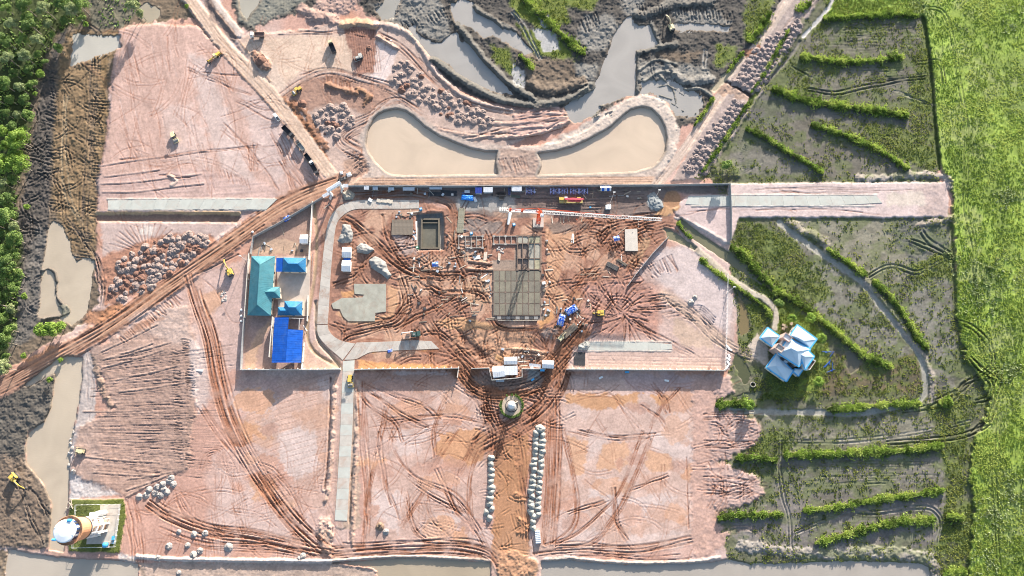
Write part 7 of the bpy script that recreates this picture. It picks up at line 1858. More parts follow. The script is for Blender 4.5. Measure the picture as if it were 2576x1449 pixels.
heap('soil_heap', RD[2], 928, 120, 'small dark heap in front of the pale bulldozer', None, 0.9)
def big_heap(label, poly, h, m, seed, cat='sand heap', name='sand_pile'):
    """a big loose pile modelled over its outline"""
    xs = [p[0] for p in poly]; ys = [p[1] for p in poly]; c = np.mean(poly, 0)
    z0 = hzs(c[0], c[1]); e = at(c[0], c[1], z0)
    n = 30
    gx, gy = np.meshgrid(np.linspace(min(xs) - 3, max(xs) + 3, n), np.linspace(min(ys) - 3, max(ys) + 3, n))
    d = in_poly(poly, gx, gy); mx = d.max()
    u = np.clip((d + 1.5) / (mx * 0.8), -0.3, 1)
    z = h * np.where(u > 0, np.power(np.clip(u, 0, 1), 0.75), u * 6 / h) * (0.4 + 1.2 * nz(gx, gy, 9, seed)) + (nz(gx, gy, 4, seed + 1) - 0.5) * 0.9 * (u > 0)
    px, py = at_np(gx, gy, z + z0)
    vs = np.stack([px - e.x, py - e.y, z], -1).reshape(-1, 3)
    idx = np.arange(n * n).reshape(n, n)
    fs = np.stack([idx[1:, :-1], idx[1:, 1:], idx[:-1, 1:], idx[:-1, :-1]], -1).reshape(-1, 4)
    o = MB().add(vs.tolist(), fs.tolist()).build(name, m, None, e, smooth=True)
    return tag(o, label, cat)
big_heap('tall grey sand pile along the inner bend of the concrete road', [(862, 565), (880, 566), (888, 590), (884, 608), (862, 612), (850, 606), (860, 585)], 1.5, SANDM, 3)
big_heap('two-lobed grey sand pile right of the white ridge-roofed sheds', [(898, 622), (908, 613), (922, 616), (940, 628), (925, 638), (900, 634)], 1.35, SANDM, 5)
big_heap('curved grey sand pile above the lean concrete pad', [(930, 655), (945, 645), (970, 660), (974, 678), (984, 692), (975, 702), (962, 690), (948, 682), (934, 672)], 1.45, SANDM, 7)
big_heap('bluish grey gravel pile at the right end of the north yard', [(1630, 492), (1645, 484), (1662, 505), (1668, 520), (1650, 530), (1634, 516)], 0.7, mat('blue_gravel', (0.25, 0.265, 0.265), 0.95, vary=0.15), 9, 'gravel heap', 'gravel_pile')
big_heap('grey rubble pile by the guard stall inside the gate', [(862, 486), (878, 478), (892, 488), (888, 500), (868, 502)], 1.2, mat('rubble_grey', (0.33, 0.30, 0.25), 0.95, vary=0.2), 4, 'rubble heap', 'rubble_pile')
big_heap('bluish sand pile at the left end of the short eastern strip', [(1456, 868), (1478, 858), (1486, 868), (1476, 880), (1456, 880)], 0.9, PALES, 6)
big_heap('lone pale sand heap at the start of the double row', [(1348, 1072), (1360, 1068), (1372, 1078), (1366, 1090), (1350, 1088)], 1.8, PALES, 8)

# ---------------------------------------------------------------- machines
def wheel_mesh(r, w):
    return MB().tube((0, -w / 2, 0), (0, w / 2, 0), r, n=14).mesh('wheel', RUB), MB().tube((0, -w / 2 - .02, 0), (0, w / 2 + .02, 0), r * 0.5, n=10).mesh('rim', STEEL)
def wheels(t, pts, r, w):
    a, b = wheel_mesh(r, w)
    for x, y in pts:
        o = put('wheel', a, t, (x, y, r)); put('rim', b, o)
def dump_truck(label, dx, dy, x1, y1, cabm, bedm, s=1.0, load=None, group=None):
    t = thing('dump_truck', label, 'dump truck', on(dx, dy), heading(dx, dy, x1, y1), group); t.scale = (s,) * 3
    MB().box(0, 0, 0.75, 7.6, 1.0, 0.35).build('chassis', DGREY, t)
    c = MB(); c.taper(3.0, 0, 0.7, 1.9, 2.35, 1.35, 1.85, 2.3); c.taper(2.95, 0, 2.05, 1.8, 2.28, 0.95, 1.4, 2.05, -0.1); c.build('cab', cabm, t)
    g = MB(); g.box(3.86, 0, 2.1, 0.1, 1.9, 0.65, ry=-0.25); g.box(2.95, 1.13, 2.1, 0.9, 0.05, 0.55); g.box(2.95, -1.13, 2.1, 0.9, 0.05, 0.55); g.build('cab_glass', GLASS, t)
    for y in (-0.8, 0.8): MB().box(3.97, y, 0.95, 0.08, 0.3, 0.2).build('headlight', WHITE, t)
    b = MB(); b.box(-1.2, 0, 1.15, 5.4, 2.4, 0.12)
    for y in (-1.2, 1.2): b.box(-1.2, y, 1.15, 5.4, 0.1, 1.25)
    for x in (-3.9, 1.5): b.box(x, 0, 1.15, 0.1, 2.4, 1.25 if x < 0 else 1.6)
    for x in (-3.0, -2.0, -1.0, 0, 1.0):
        for y in (-1.28, 1.28): b.box(x, y, 1.2, 0.12, 0.08, 1.15)
    b.build('bed', bedm, t)
    if load: MB().taper(-1.2, 0, 1.27, 5.2, 2.25, 0.7, 3.6, 1.2).build('soil_load', load, t)
    wheels(t, [(2.7, 1.0), (2.7, -1.0), (-1.6, 0.95), (-1.6, -0.95), (-2.9, 0.95), (-2.9, -0.95)], 0.52, 0.42)
    return t
def tracks(t, L, w, gauge, h=0.9):
    for s in (-1, 1):
        y = s * gauge / 2
        p = [(-L / 2 + .35, 0), (L / 2 - .35, 0), (L / 2, h * .45), (L / 2 - .3, h), (-L / 2 + .3, h), (-L / 2, h * .45)]
        b = MB(); n = len(p)
        vs = [(x, y - w / 2, z) for x, z in p] + [(x, y + w / 2, z) for x, z in p]
        b.add(vs, [tuple(range(n)), tuple(range(2 * n - 1, n - 1, -1))] + [(k, n + k, n + (k + 1) % n, (k + 1) % n) for k in range(n)])
        k = -L / 2 + .3
        while k < L / 2 - .2:
            b.box(k, y, h - .01, 0.12, w + .04, 0.06); k += 0.32
        b.build('track', DGREY, t)
def excavator(label, dx, dy, x1, y1, m, arm=1.0, swing=0.0, tuck=False, s=1.0, cat='excavator'):
    t = thing('excavator', label, cat, on(dx, dy), heading(dx, dy, x1, y1)); t.scale = (s,) * 3
    tracks(t, 4.2, 0.65, 2.3)
    MB().lathe([(0.7, 0.75), (0.7, 1.1)], 16).build('slew_ring', DGREY, t)
    MB().taper(-0.6, 0, 1.1, 3.6, 2.7, 1.15, 3.4, 2.55).build('house', m, t)
    MB().taper(-2.3, 0, 1.05, 0.7, 2.7, 1.25, 0.5, 2.4, .05).build('counterweight', DGREY, t)
    MB().box(-1.0, -0.55, 2.25, 1.6, 1.2, 0.18).build('engine_cover', m, t)
    c = MB().taper(0.55, 0.85, 1.1, 1.5, 1.0, 1.75, 1.3, 0.9, -.05).build('cab', m, t)
    MB().box(1.26, 0.85, 1.9, 0.06, 0.8, 0.8).build('windscreen', GLASS, c); MB().box(0.5, 0.85, 2.86, 1.0, 0.7, 0.03).build('roof_hatch', GLASS, c)
    a = arm
    bo = MB(); P = [(1.0, 1.5), (2.3 * a, 3.5), (4.9 * a, 3.3)]
    for p, q in zip(P[:-1], P[1:]): bo.bar((p[0], 0, p[1]), (q[0], 0, q[1]), 0.45, 0.55)
    bo.build('boom', m, t)
    E = (5.6 * a, 0.9) if not tuck else (3.6 * a, 1.0)
    if not tuck: E = (7.2 * a, 1.4)
    MB().bar((4.9 * a, 0, 3.3), (E[0], 0, E[1]), 0.36, 0.42).build('stick', m, t)
    MB().taper(E[0] + .1, 0, E[1] - 1.0, 0.5, 1.1, 1.1, 1.0, 1.2, 0).build('bucket', DGREY, t)
    MB().tube((1.4, 0.25, 1.3), (2.6 * a, 0.25, 3.1), 0.09).build('ram', STEEL, t); MB().tube((2.6 * a, 0, 3.85), (4.8 * a, 0, 3.75), 0.09).build('ram', STEEL, t)
    return t
def bulldozer(label, dx, dy, x1, y1, m, roof=None):
    t = thing('bulldozer', label, 'bulldozer', on(dx, dy), heading(dx, dy, x1, y1))
    tracks(t, 3.9, 0.6, 2.0, 1.0)
    MB().taper(0.7, 0, 0.6, 2.4, 1.3, 1.3, 2.2, 1.1).build('hood', m, t)
    MB().box(-1.1, 0, 0.6, 1.5, 1.6, 0.9).build('rear_body', m, t)
    c = MB()
    for x in (-1.7, -0.4):
        for y in (-.7, .7): c.box(x, y, 1.5, 0.12, 0.12, 1.5)
    c.build('cab_posts', DGREY, t); MB().box(-1.05, 0, 3.0, 1.9, 1.8, 0.14).build('canopy', roof or m, t)
    b = MB(); b.box(2.75, 0, 0.1, 0.16, 3.3, 1.25, ry=-0.15); b.box(2.85, 0, 0.1, 0.3, 3.3, 0.15); b.build('blade', STEEL, t)
    for y in (-1.45, 1.45): MB().bar((-0.2, y, 0.6), (2.7, y, 0.5), 0.18).build('push_arm', m, t)
    MB().box(-2.2, 0, 0.5, 0.5, 1.2, 0.5).build('ripper', DGREY, t)
    return t
def roller(label, dx, dy, x1, y1, m, s=1.0):
    t = thing('road_roller', label, 'road roller', on(dx, dy), heading(dx, dy, x1, y1)); t.scale = (s,) * 3
    MB().tube((2.0, -1.05, 0.78), (2.0, 1.05, 0.78), 0.78, n=20).build('drum', STEEL, t)
    f = MB()
    for y in (-1.2, 1.2): f.box(1.9, y, 0.55, 2.1, 0.16, 0.5)
    f.box(3.0, 0, 0.6, 0.2, 2.5, 0.45); f.box(0.95, 0, 0.6, 0.3, 2.5, 0.6); f.build('drum_frame', m, t)
    MB().taper(-1.9, 0, 0.8, 2.2, 1.9, 1.1, 1.9, 1.6).build('engine_hood', m, t)
    MB().box(-0.3, 0, 0.8, 1.5, 1.7, 0.5).build('platform', DGREY, t)
    c = MB()
    for x in (-0.9, 0.35):
        for y in (-.75, .75): c.box(x, y, 1.3, 0.1, 0.1, 1.6)
    c.build('cab_posts', DGREY, t); MB().box(-0.28, 0, 2.9, 1.7, 1.8, 0.12).build('canopy', m, t)
    wheels(t, [(-1.7, 1.0), (-1.7, -1.0)], 0.78, 0.5)
    return t
dump_truck('yellow-cabbed dump truck standing alone on the loading place', 837, 122, 832, 110, YELW, DGREY)
dump_truck('dump truck with a brown bed and white cab near the two pale tracks', 650, 92, 638, 92, WHITE, mat('rust_bed', (0.28, 0.2, 0.17), 0.8))
dump_truck('first dark dump truck in the queue on the tan road, just behind the white pickup', 727, 335, 744, 352, DGREY, mat('black_bed', (0.045, 0.045, 0.05), 0.7))
dump_truck('second truck in the queue on the tan road, with a pale grey bed', 757, 369, 748, 357, DGREY, mat('grey_bed', (0.36, 0.37, 0.35), 0.7), 0.8)
dump_truck('third truck in the queue on the tan road, dark bed and white cab', 779, 403, 787, 414, WHITE, MATS['black_bed'], 0.85)
dump_truck('last dark truck in the queue on the tan road, nearest the gate', 793, 428, 800, 440, DGREY, MATS['black_bed'], 0.9)
p = on(697, 296); pk = thing('pickup_truck', 'white pickup truck parked on the left of the tan road', 'pickup truck', p, heading(697, 296, 690, 287))
b = MB(); b.taper(0, 0, 0.42, 5.2, 1.85, 0.6, 5.1, 1.75); b.build('body', WHITE, pk)
b = MB(); b.taper(0.3, 0, 1.0, 2.2, 1.7, 0.72, 1.5, 1.45); b.build('cab', WHITE, pk)
b = MB(); b.box(1.3, 0, 1.15, 0.1, 1.4, 0.5, ry=-0.6); b.box(-0.75, 0, 1.15, 0.08, 1.3, 0.45, ry=0.4); b.build('windscreen', GLASS, pk)
b = MB(); b.box(-1.75, 0, 0.98, 1.5, 1.45, 0.05); b.build('load_bed', DGREY, pk)
wheels(pk, [(1.7, .85), (1.7, -.85), (-1.6, .85), (-1.6, -.85)], 0.38, 0.25)
roller('pale road roller working alone on the north-west fill', 441, 348, 446, 358, YELW, 1.05)
roller('yellow road roller beside the red soil heap at the loading place', 748, 231, 738, 238, YEL, 1.0)
roller('yellow road roller on the concrete road just south of the wall', 882.5, 959, 883, 970, YEL, 1.0)
bulldozer('pale grey bulldozer pushing soil on the dark ramp', 904, 147, 893, 151, mat('dusty_grey', (0.5, 0.49, 0.45), 0.6))
bulldozer('yellow bulldozer at the left rim of the striped fill', 206, 1135, 195, 1134, YELW)
excavator('cream excavator with its arm raised over the grey clay at the top', 1687, 71, 1672, 36, YELW, 1.05)
excavator('yellow excavator beside the compound wall, arm pointing up the slope', 580, 685, 569, 660, YEL, 1.0)
excavator('yellow excavator on the brown island at the lower left', 40, 1202, 62, 1224, YEL, 1.05)
excavator('yellow excavator in the yard near the tarpaulin stacks', 1508, 789, 1490, 790, YEL, 0.75, tuck=True)
excavator('small yellow piling machine at the end of the brown timber mats', 1412, 850, 1425, 837, YELW, 0.7, tuck=True, s=0.85)
# motor grader
g = thing('motor_grader', 'yellow motor grader beside the tan road on the north-west fill', 'motor grader', on(542, 146), heading(542, 146, 527, 157))
MB().bar((0.2, 0, 1.5), (4.2, 0, 1.3), 0.4, 0.5).build('front_frame', YEL, g); MB().box(4.1, 0, 0.8, 0.4, 1.8, 0.4).build('front_axle', YEL, g)
MB().taper(-2.4, 0, 0.9, 2.8, 1.6, 1.2, 2.6, 1.4).build('engine_hood', YEL, g)
c = MB().taper(-0.4, 0, 1.1, 1.5, 1.6, 1.9, 1.4, 1.5).build('cab', YELW, g); MB().box(0.36, 0, 1.9, 0.05, 1.3, 0.9).build('windscreen', GLASS, c)
MB().box(1.7, 0, 0.15, 0.25, 3.4, 0.65, 0.5).build('blade', STEEL, g)
wheels(g, [(4.1, 1.05), (4.1, -1.05), (-1.4, 1.0), (-1.4, -1.0), (-3.0, 1.0), (-3.0, -1.0)], 0.62, 0.42)
# pile rig on the road
g = thing('crane_lorry', 'crane lorry with an orange deck and dark green body parked across the concrete road', 'crane lorry', on(1037, 843), heading(1030, 843, 1055, 840))
MB().box(0, 0, 0.8, 8.6, 2.3, 0.4).build('chassis', DGREY, g)
MB().box(-2.6, -0.5, 1.2, 3.6, 2.6, 0.9).build('deck_box', mat('salmon_deck', (0.58, 0.36, 0.25), 0.7), g); MB().box(-1.6, 0.3, 2.1, 1.6, 1.6, 0.8).build('deck_crate', MATS['salmon_deck'], g)
c = MB().taper(3.4, 0, 1.0, 1.6, 2.4, 1.8, 1.4, 2.2).build('cab', mat('dark_green', (0.05, 0.10, 0.09), 0.5), g); MB().box(4.15, 0, 1.9, 0.08, 1.9, 0.7).build('windscreen', GLASS, c)
MB().box(1.4, -0.2, 1.2, 2.2, 2.2, 1.3).build('winch', MATS['dark_green'], g); MB().lathe([(0.5, 2.5), (0.5, 2.9)], 12, (1.2, -.3)).build('drum', STEEL, g)
MB().bar((1.0, 1.1, 3.2), (-4.6, 1.0, 3.6), 0.35, 0.4).build('boom', LAT, g); MB().box(-4.7, 0.6, 2.9, 0.5, 1.0, 0.5).build('boom_head', STEEL, g)
wheels(g, [(3.3, 1.0), (3.3, -1.0), (-2.4, 1.0), (-2.4, -1.0), (-3.5, 1), (-3.5, -1)], 0.52, 0.42)
# mobile crane
g = thing('mobile_crane', 'red-boomed mobile crane with a yellow counterweight parked in the dark north yard', 'mobile crane', on(1437, 507), heading(1437, 507, 1480, 507))
MB().box(0, 0, 0.8, 11.6, 2.6, 0.55).build('carrier', mat('olive_yellow', (0.42, 0.36, 0.14), 0.6), g)
MB().box(-5.2, 0.7, 1.35, 2.4, 1.3, 1.2).build('counterweight', YEL, g); MB().box(-5.0, -0.7, 1.35, 2.6, 1.3, 0.7).build('engine_cover', MATS['olive_yellow'], g)
c = MB().taper(-2.9, 1.1, 1.35, 1.7, 1.0, 1.6, 1.5, 0.9).build('operator_cab', WHITE, g); MB().box(-2.1, 1.1, 2.0, 0.08, 0.8, 0.7).build('windscreen', GLASS, c)
MB().bar((-3.6, 0.3, 2.9), (5.6, 0.2, 2.7), 0.95, 0.95).build('boom', PINKR, g); MB().bar((-2.2, -0.6, 2.3), (5.0, -0.6, 2.1), 0.6, 0.5).build('boom', PINKR, g)
MB().tube((5.5, 0.2, 2.7), (6.4, 0.2, 2.4), 0.45, 0.25).build('boom_head', PINKR, g)
MB().box(3.8, 1.05, 1.35, 1.8, 0.7, 1.2).build('driver_cab', YEL, g); MB().box(0.8, 1.15, 1.35, 2.4, 0.5, 0.5).build('tool_box', ORG, g); MB().box(3.6, -0.9, 1.35, 1.4, 0.8, 0.7).build('driver_cab', mat('amber', (0.6, 0.35, 0.12), 0.6), g)
wheels(g, [(x, y) for x in (4.4, 2.9, -1.6, -3.0, -4.4) for y in (1.1, -1.1)], 0.6, 0.4)
# tower crane
e = at(1354, 561); tc = thing('tower_crane', 'orange-masted tower crane with a long white lattice jib', 'tower crane', (e.x, e.y, 0.2))
MB().box(0, 0, -0.4, 5.4, 5.0, 1.0).build('base', CONC3, tc)
HM = 16.0
def lattice(p0, p1, w, h, m, nb, tri=False, cw=0.16, dw=0.09):
    """lattice member between two points as one mesh"""
    b = MB(); p0 = Vector(p0); p1 = Vector(p1); d = (p1 - p0).normalized()
    u = d.cross(Vector((0, 0, 1))); u = Vector((1, 0, 0)) if u.length < 1e-3 else u.normalized(); n = u.cross(d).normalized()
    if n.z < 0: n = -n
    cs = [(-w / 2, 0), (w / 2, 0), (0, h)] if tri else [(-w / 2, -h / 2), (w / 2, -h / 2), (w / 2, h / 2), (-w / 2, h / 2)]
    off = [u * a + n * c for a, c in cs]
    for o in off: b.bar(p0 + o, p1 + o, cw)
    k = len(off)
    for i in range(nb):
        a = p0.lerp(p1, i / nb); c = p0.lerp(p1, (i + 1) / nb); mid = (a + c) / 2
        for j in range(k):
            o, q = off[j], off[(j + 1) % k]
            b.bar(a + o, mid + q, dw); b.bar(mid + q, c + o, dw)
    return b
lattice((0, 0, 0.4), (0, 0, HM - 1.6), 1.8, 1.8, ORG, 8, cw=0.26, dw=0.15).build('mast', ORG, tc)
MB().lathe([(1.25, HM - 1.6), (1.4, HM - 0.9), (1.2, HM)], 16).build('slewing_ring', ORG, tc)
A = local(tc, at(1350, 534, HM)); T1 = local(tc, at(1664, 552.5, HM)); T2 = local(tc, at(1256, 527, HM))
dj = (T1 - Vector((0, 0, HM))).normalized(); dj.z = 0; dj.normalize()
J0 = Vector((0, 0, HM)) + dj * 1.4; J1 = Vector((0, 0, HM)) + dj * (T1.xy.length); K1 = Vector((0, 0, HM)) - dj * 19.5
lattice(J0, J1, 1.5, 1.5, LAT, 26, tri=True, cw=0.22, dw=0.13).build('jib', LAT, tc)
nj = Vector((-dj.y, dj.x, 0))
b = MB()
for s in (-0.7, 0.7): b.bar(-dj * 0.5 + nj * s + Vector((0, 0, HM)), K1 + nj * s, 0.22)
b.bar((-dj * 1 + Vector((0, 0, HM - .05))), K1 + Vector((0, 0, -.05)), 1.3, 0.06)
for k in range(9): b.bar(Vector((0, 0, HM)) - dj * (2 + k * 2) - nj * .7, Vector((0, 0, HM)) - dj * (4 + k * 2) + nj * .7, 0.12)
b.build('counter_jib', LAT, tc)
ang = math.atan2(dj.y, dj.x)
for k in range(4):
    p = Vector((0, 0, HM - 1.2)) - dj * (16.0 + k * 1.1); MB().box(p.x, p.y, p.z, 0.85, 2.0, 2.4, ang).build('counterweight', WALLW, tc)
for k in (8.5, 14.3):
    p = Vector((0, 0, HM + .2)) - dj * k; MB().box(p.x, p.y, p.z, 1.0, 1.3, 1.4, ang).build('winch', ORG, tc)
AP = Vector((0, 0, HM + 5.2)) - dj * 1.0
for s in (-.6, .6):
    MB().bar(Vector((0, 0, HM)) + nj * s + dj * 0.9, AP, 0.22).build('apex_leg', ORG, tc); MB().bar(Vector((0, 0, HM)) + nj * s - dj * 1.6, AP, 0.18).build('apex_leg', ORG, tc)
for q in (J0.lerp(J1, 0.38) + Vector((0, 0, 1.5)), J0.lerp(J1, 0.72) + Vector((0, 0, 1.5)), K1 + Vector((0, 0, .2)), Vector((0, 0, HM)) - dj * 12):
    MB().bar(AP, q, 0.16).build('pendant', ORG, tc)
p = nj * -1.6 + dj * 1.4; MB().box(p.x, p.y, HM - 1.2, 1.7, 1.3, 2.0, ang).build('operator_cab', WHITE, tc)
p = J0.lerp(J1, 0.3); MB().box(p.x, p.y, HM - 0.5, 1.5, 1.6, 0.35, ang).build('trolley', STEEL, tc); MB().bar((p.x, p.y, HM - .5), (p.x, p.y, HM - 7), 0.06).build('hoist_rope', DGREY, tc); MB().box(p.x, p.y, HM - 7.8, 0.5, 0.4, 0.8).build('hook_block', ORG, tc)
# crane sections lying in the yard
ls = [lattice((0, -1.6, 0.95), (0, 1.6, 0.95), 1.75, 1.75, LBLUE, 2, cw=0.2, dw=0.13).mesh('lattice_section', LBLUE), lattice((0, -1.6, 0.95), (0, 1.6, 0.95), 1.75, 1.75, LBLUE, 1, cw=0.2, dw=0.15).mesh('lattice_section', LBLUE)]
for k in range(8):
    tag(put('lattice_section', ls[k % 2], None, on(1388 + k * 11.6 + (4 if k > 3 else 0), 483, 0.0), random.uniform(-.03, .03)), ORD[k] + ' blue lattice crane section from the left in the row of eight', 'crane section', 'eight crane sections in a row')
for k, lab in enumerate(('dark blue crane section in the pair left of the long row, left one', 'dark blue crane section in the pair left of the long row, tilted one')):
    tag(put('lattice_section', ls[k], None, on(1329 + k * 11, 482), 0.1 * k), lab, 'crane section')
for dx, dy, a, lab in ((1172, 488, 1.57, 'blue lattice ladder frame lying by the bright blue tarpaulin'), (1281, 482, 0, 'blue lattice frame standing by the white-roofed stall')):
    tag(put('lattice_ladder', lattice((0, -2, .4), (0, 2, .4), 1.1, 0.6, LBLUE, 4, cw=0.14, dw=0.1).mesh('lattice_frame', LBLUE), None, on(dx, dy), a), lab, 'lattice frame')
# masts
def mast(label, dx, dy, h, m=LAT, base=True):
    t = thing('lighting_mast', label, 'mast', on(dx, dy))
    MB().tube((0, 0, -0.3), (0, 0, h), 0.14, 0.07, 8).build('pole', m, t)
    MB().box(0, 0, h - .1, 1.2, 0.4, 0.3).build('lamp_head', WHITE, t)
    if base: MB().box(-0.4, -0.6, 0, 2.6, 2.0, 1.3).build('generator', WHITE, t)
mast('tall thin lighting mast rising from a white box in the dark yard', 1531, 520, 20)
mast('thin mast beside the bluish gravel pile', 1647, 500, 12, base=False)
mast('thin white mast on the wire fence of the eastern yard', 1830, 735, 11, base=False)
mast('small pole with a cabinet by the teal building', 619, 655, 8, base=False)
mast('thin lamp pole at the corner of the loading place', 988, 118, 6, base=False)

# ---------------------------------------------------------------- stacks, tarpaulins, loose pieces
def stack(name, label, group, dx, dy, n, L, r, m, ang, rows=1, cat='pipe', square=False):
    c = on(dx, dy, 0.0)
    me = (MB().box(0, 0, 0, L, r * 2, r * 1.4) if square else MB().tube((-L / 2, 0, r), (L / 2, 0, r), r, n=8)).mesh(name, m)
    for k in range(n):
        j = k % rows; i = k // rows
        u = (i - (n // rows - 1) / 2) * r * 2.12 + (r if j % 2 else 0); v = random.uniform(-.25, .25)
        p = c + Vector((-math.sin(ang) * u + math.cos(ang) * v, math.cos(ang) * u + math.sin(ang) * v, j * r * 1.72))
        tag(put(name, me, None, p, ang + random.uniform(-.012, .012)), label, cat, group)
a1 = heading(945, 1190, 1060, 1260)
stack('steel_pipe', 'dark steel pipe in the larger pile right of the pale concrete slab', 'larger dark pipe pile', 1540, 671, 14, 6.4, 0.17, DGREY, -0.5, 2)
stack('steel_pipe', 'dark pipe in the smaller pile just above the larger one', 'smaller dark pipe pile', 1564, 661, 8, 5.6, 0.15, DWOOD, -0.62, 2)
stack('steel_bar', 'dark bar in the upright rectangular bundle by the eastern yard wall', 'dark bar bundle by the yard wall', 1457.5, 903, 22, 6.6, 0.12, DGREY, 1.55, 1, 'steel bar')
stack('pole', 'weathered bamboo pole in the upper bundle below the grey wet patch', 'upper pole bundle', 1160.5, 543, 9, 8.2, 0.17, mat('grey_bamboo', (0.30, 0.28, 0.21), 0.8, vary=0.25), 1.53, 1, 'pole')
stack('pole', 'weathered bamboo pole in the lower bundle below the grey wet patch', 'lower pole bundle', 1158.5, 570, 9, 6.8, 0.17, MATS['grey_bamboo'], 1.55, 1, 'pole')
stack('steel_bar', 'dark reinforcing bar in the left long bundle near the north wall', 'left rebar bundle', 1097, 489, 9, 8.0, 0.12, DGREY, -0.02, 1, 'steel bar')
stack('steel_bar', 'dark reinforcing bar in the right long bundle near the north wall', 'right rebar bundle', 1129, 486, 12, 8.4, 0.12, DGREY, -0.05, 1, 'steel bar')
stack('steel_bar', 'greenish bar in the small bundle left of the lattice sections', 'small greenish bar bundle', 1296, 494, 5, 5.0, 0.14, mat('green_bar', (0.13, 0.15, 0.12), 0.7), -0.15, 1, 'steel bar')
stack('plank', 'pale sack or plank in the row on the north arm of the concrete road', 'pale planks on the concrete road', 968, 506, 11, 2.0, 0.36, TANW_, 1.45, 1, 'plank', True)
stack('plank', 'pale plank in the small pile at the left of the concrete road row', 'two pale planks on the road', 932, 504, 2, 1.7, 0.5, WHITE, 1.2, 1, 'plank', True)
stack('concrete_pile', 'white concrete pile length in the fan below the pale foundation', 'pile lengths below the pale foundation', 1199, 648, 4, 3.6, 0.22, LAT, 0.2, 1, 'concrete pile', True)
stack('timber', 'pale upright timber between the two foundations', 'timbers between the foundations', 1221, 645, 5, 4.4, 0.16, TANW_, 1.5, 1, 'timber', True)
stack('timber', 'pale upright timber in the pair left of the big slab', 'timber pair left of the big slab', 1256, 647, 2, 3.8, 0.3, TANW_, 1.5, 1, 'timber', True)
stack('timber_mat', 'long brown timber mat leading to the piling machine', 'timber mats by the piling machine', 1432, 833, 3, 9.0, 0.5, DWOOD, 0.72, 1, 'timber mat', True)
def tarp(label, dx, dy, L, W, h, ang, m, seed):
    rr = np.random.default_rng(seed); n = 12
    z0 = hzs(dx, dy); t = thing('tarpaulin_stack', label, 'tarpaulin stack', at(dx, dy, z0), ang)
    vs = []
    for j in range(n):
        for i in range(n):
            a, b = i / (n - 1) * 2 - 1, j / (n - 1) * 2 - 1
            d = max(abs(a), abs(b))
            z = h * (1 if d < 0.75 else (1 - (d - 0.75) / 0.3)) * (1 + rr.normal(0, 0.09)) + (0.1 if d < .9 else 0)
            vs.append((a * L / 2 * (1 + rr.normal(0, .02)), b * W / 2 * (1 + rr.normal(0, .03)), z))
    fs = [(j * n + i, j * n + i + 1, (j + 1) * n + i + 1, (j + 1) * n + i) for j in range(n - 1) for i in range(n - 1)]
    MB().add(vs, fs).build('tarpaulin', m, t)
    MB().box(0, 0, -0.2, L * 1.12, W * 0.8, h * 0.55).build('timber_stack', DWOOD, t)
tarp('stack under a crumpled blue and white tarpaulin, upper right of two', 1437, 780, 6.2, 3.6, 1.4, 0.55, TARPB, 2)
tarp('stack under a crumpled blue and white tarpaulin, lower left of two', 1412, 806, 6.0, 3.4, 1.3, 1.25, TARPB, 5)
tarp('bright blue tarpaulin over goods in the wet yard below the stalls', 1176, 498, 6.6, 2.8, 1.2, -0.08, TARPL, 3)
tarp('small white sheeted bundle by the bright blue tarpaulin', 1195, 502, 1.6, 3.0, 0.6, 0.45, WROOF, 4)
tarp('white sheet heap above the gate', 878, 440, 2.6, 2.2, 1.0, 0.4, WROOF, 6)
tarp('small white sheet heap above the gate, left one', 859, 436, 1.8, 1.6, 0.8, 0.2, WROOF, 8)
tarp('crumpled blue sheet beside the red road at the compound wall', 722, 550, 3.8, 2.4, 0.8, 0.6, TARPB, 9)
tarp('small blue and white bundle on the lower concrete road', 981, 883, 2.4, 1.5, 0.7, 0.3, TARPB, 10)
tarp('dark cover above the entrance gate', 861, 452, 4.2, 2.0, 1.0, 0.4, DGREY, 11)
tarp('small white canvas by the pit tank', 1036, 538, 1.2, 1.4, 0.5, 0.4, WROOF, 12)
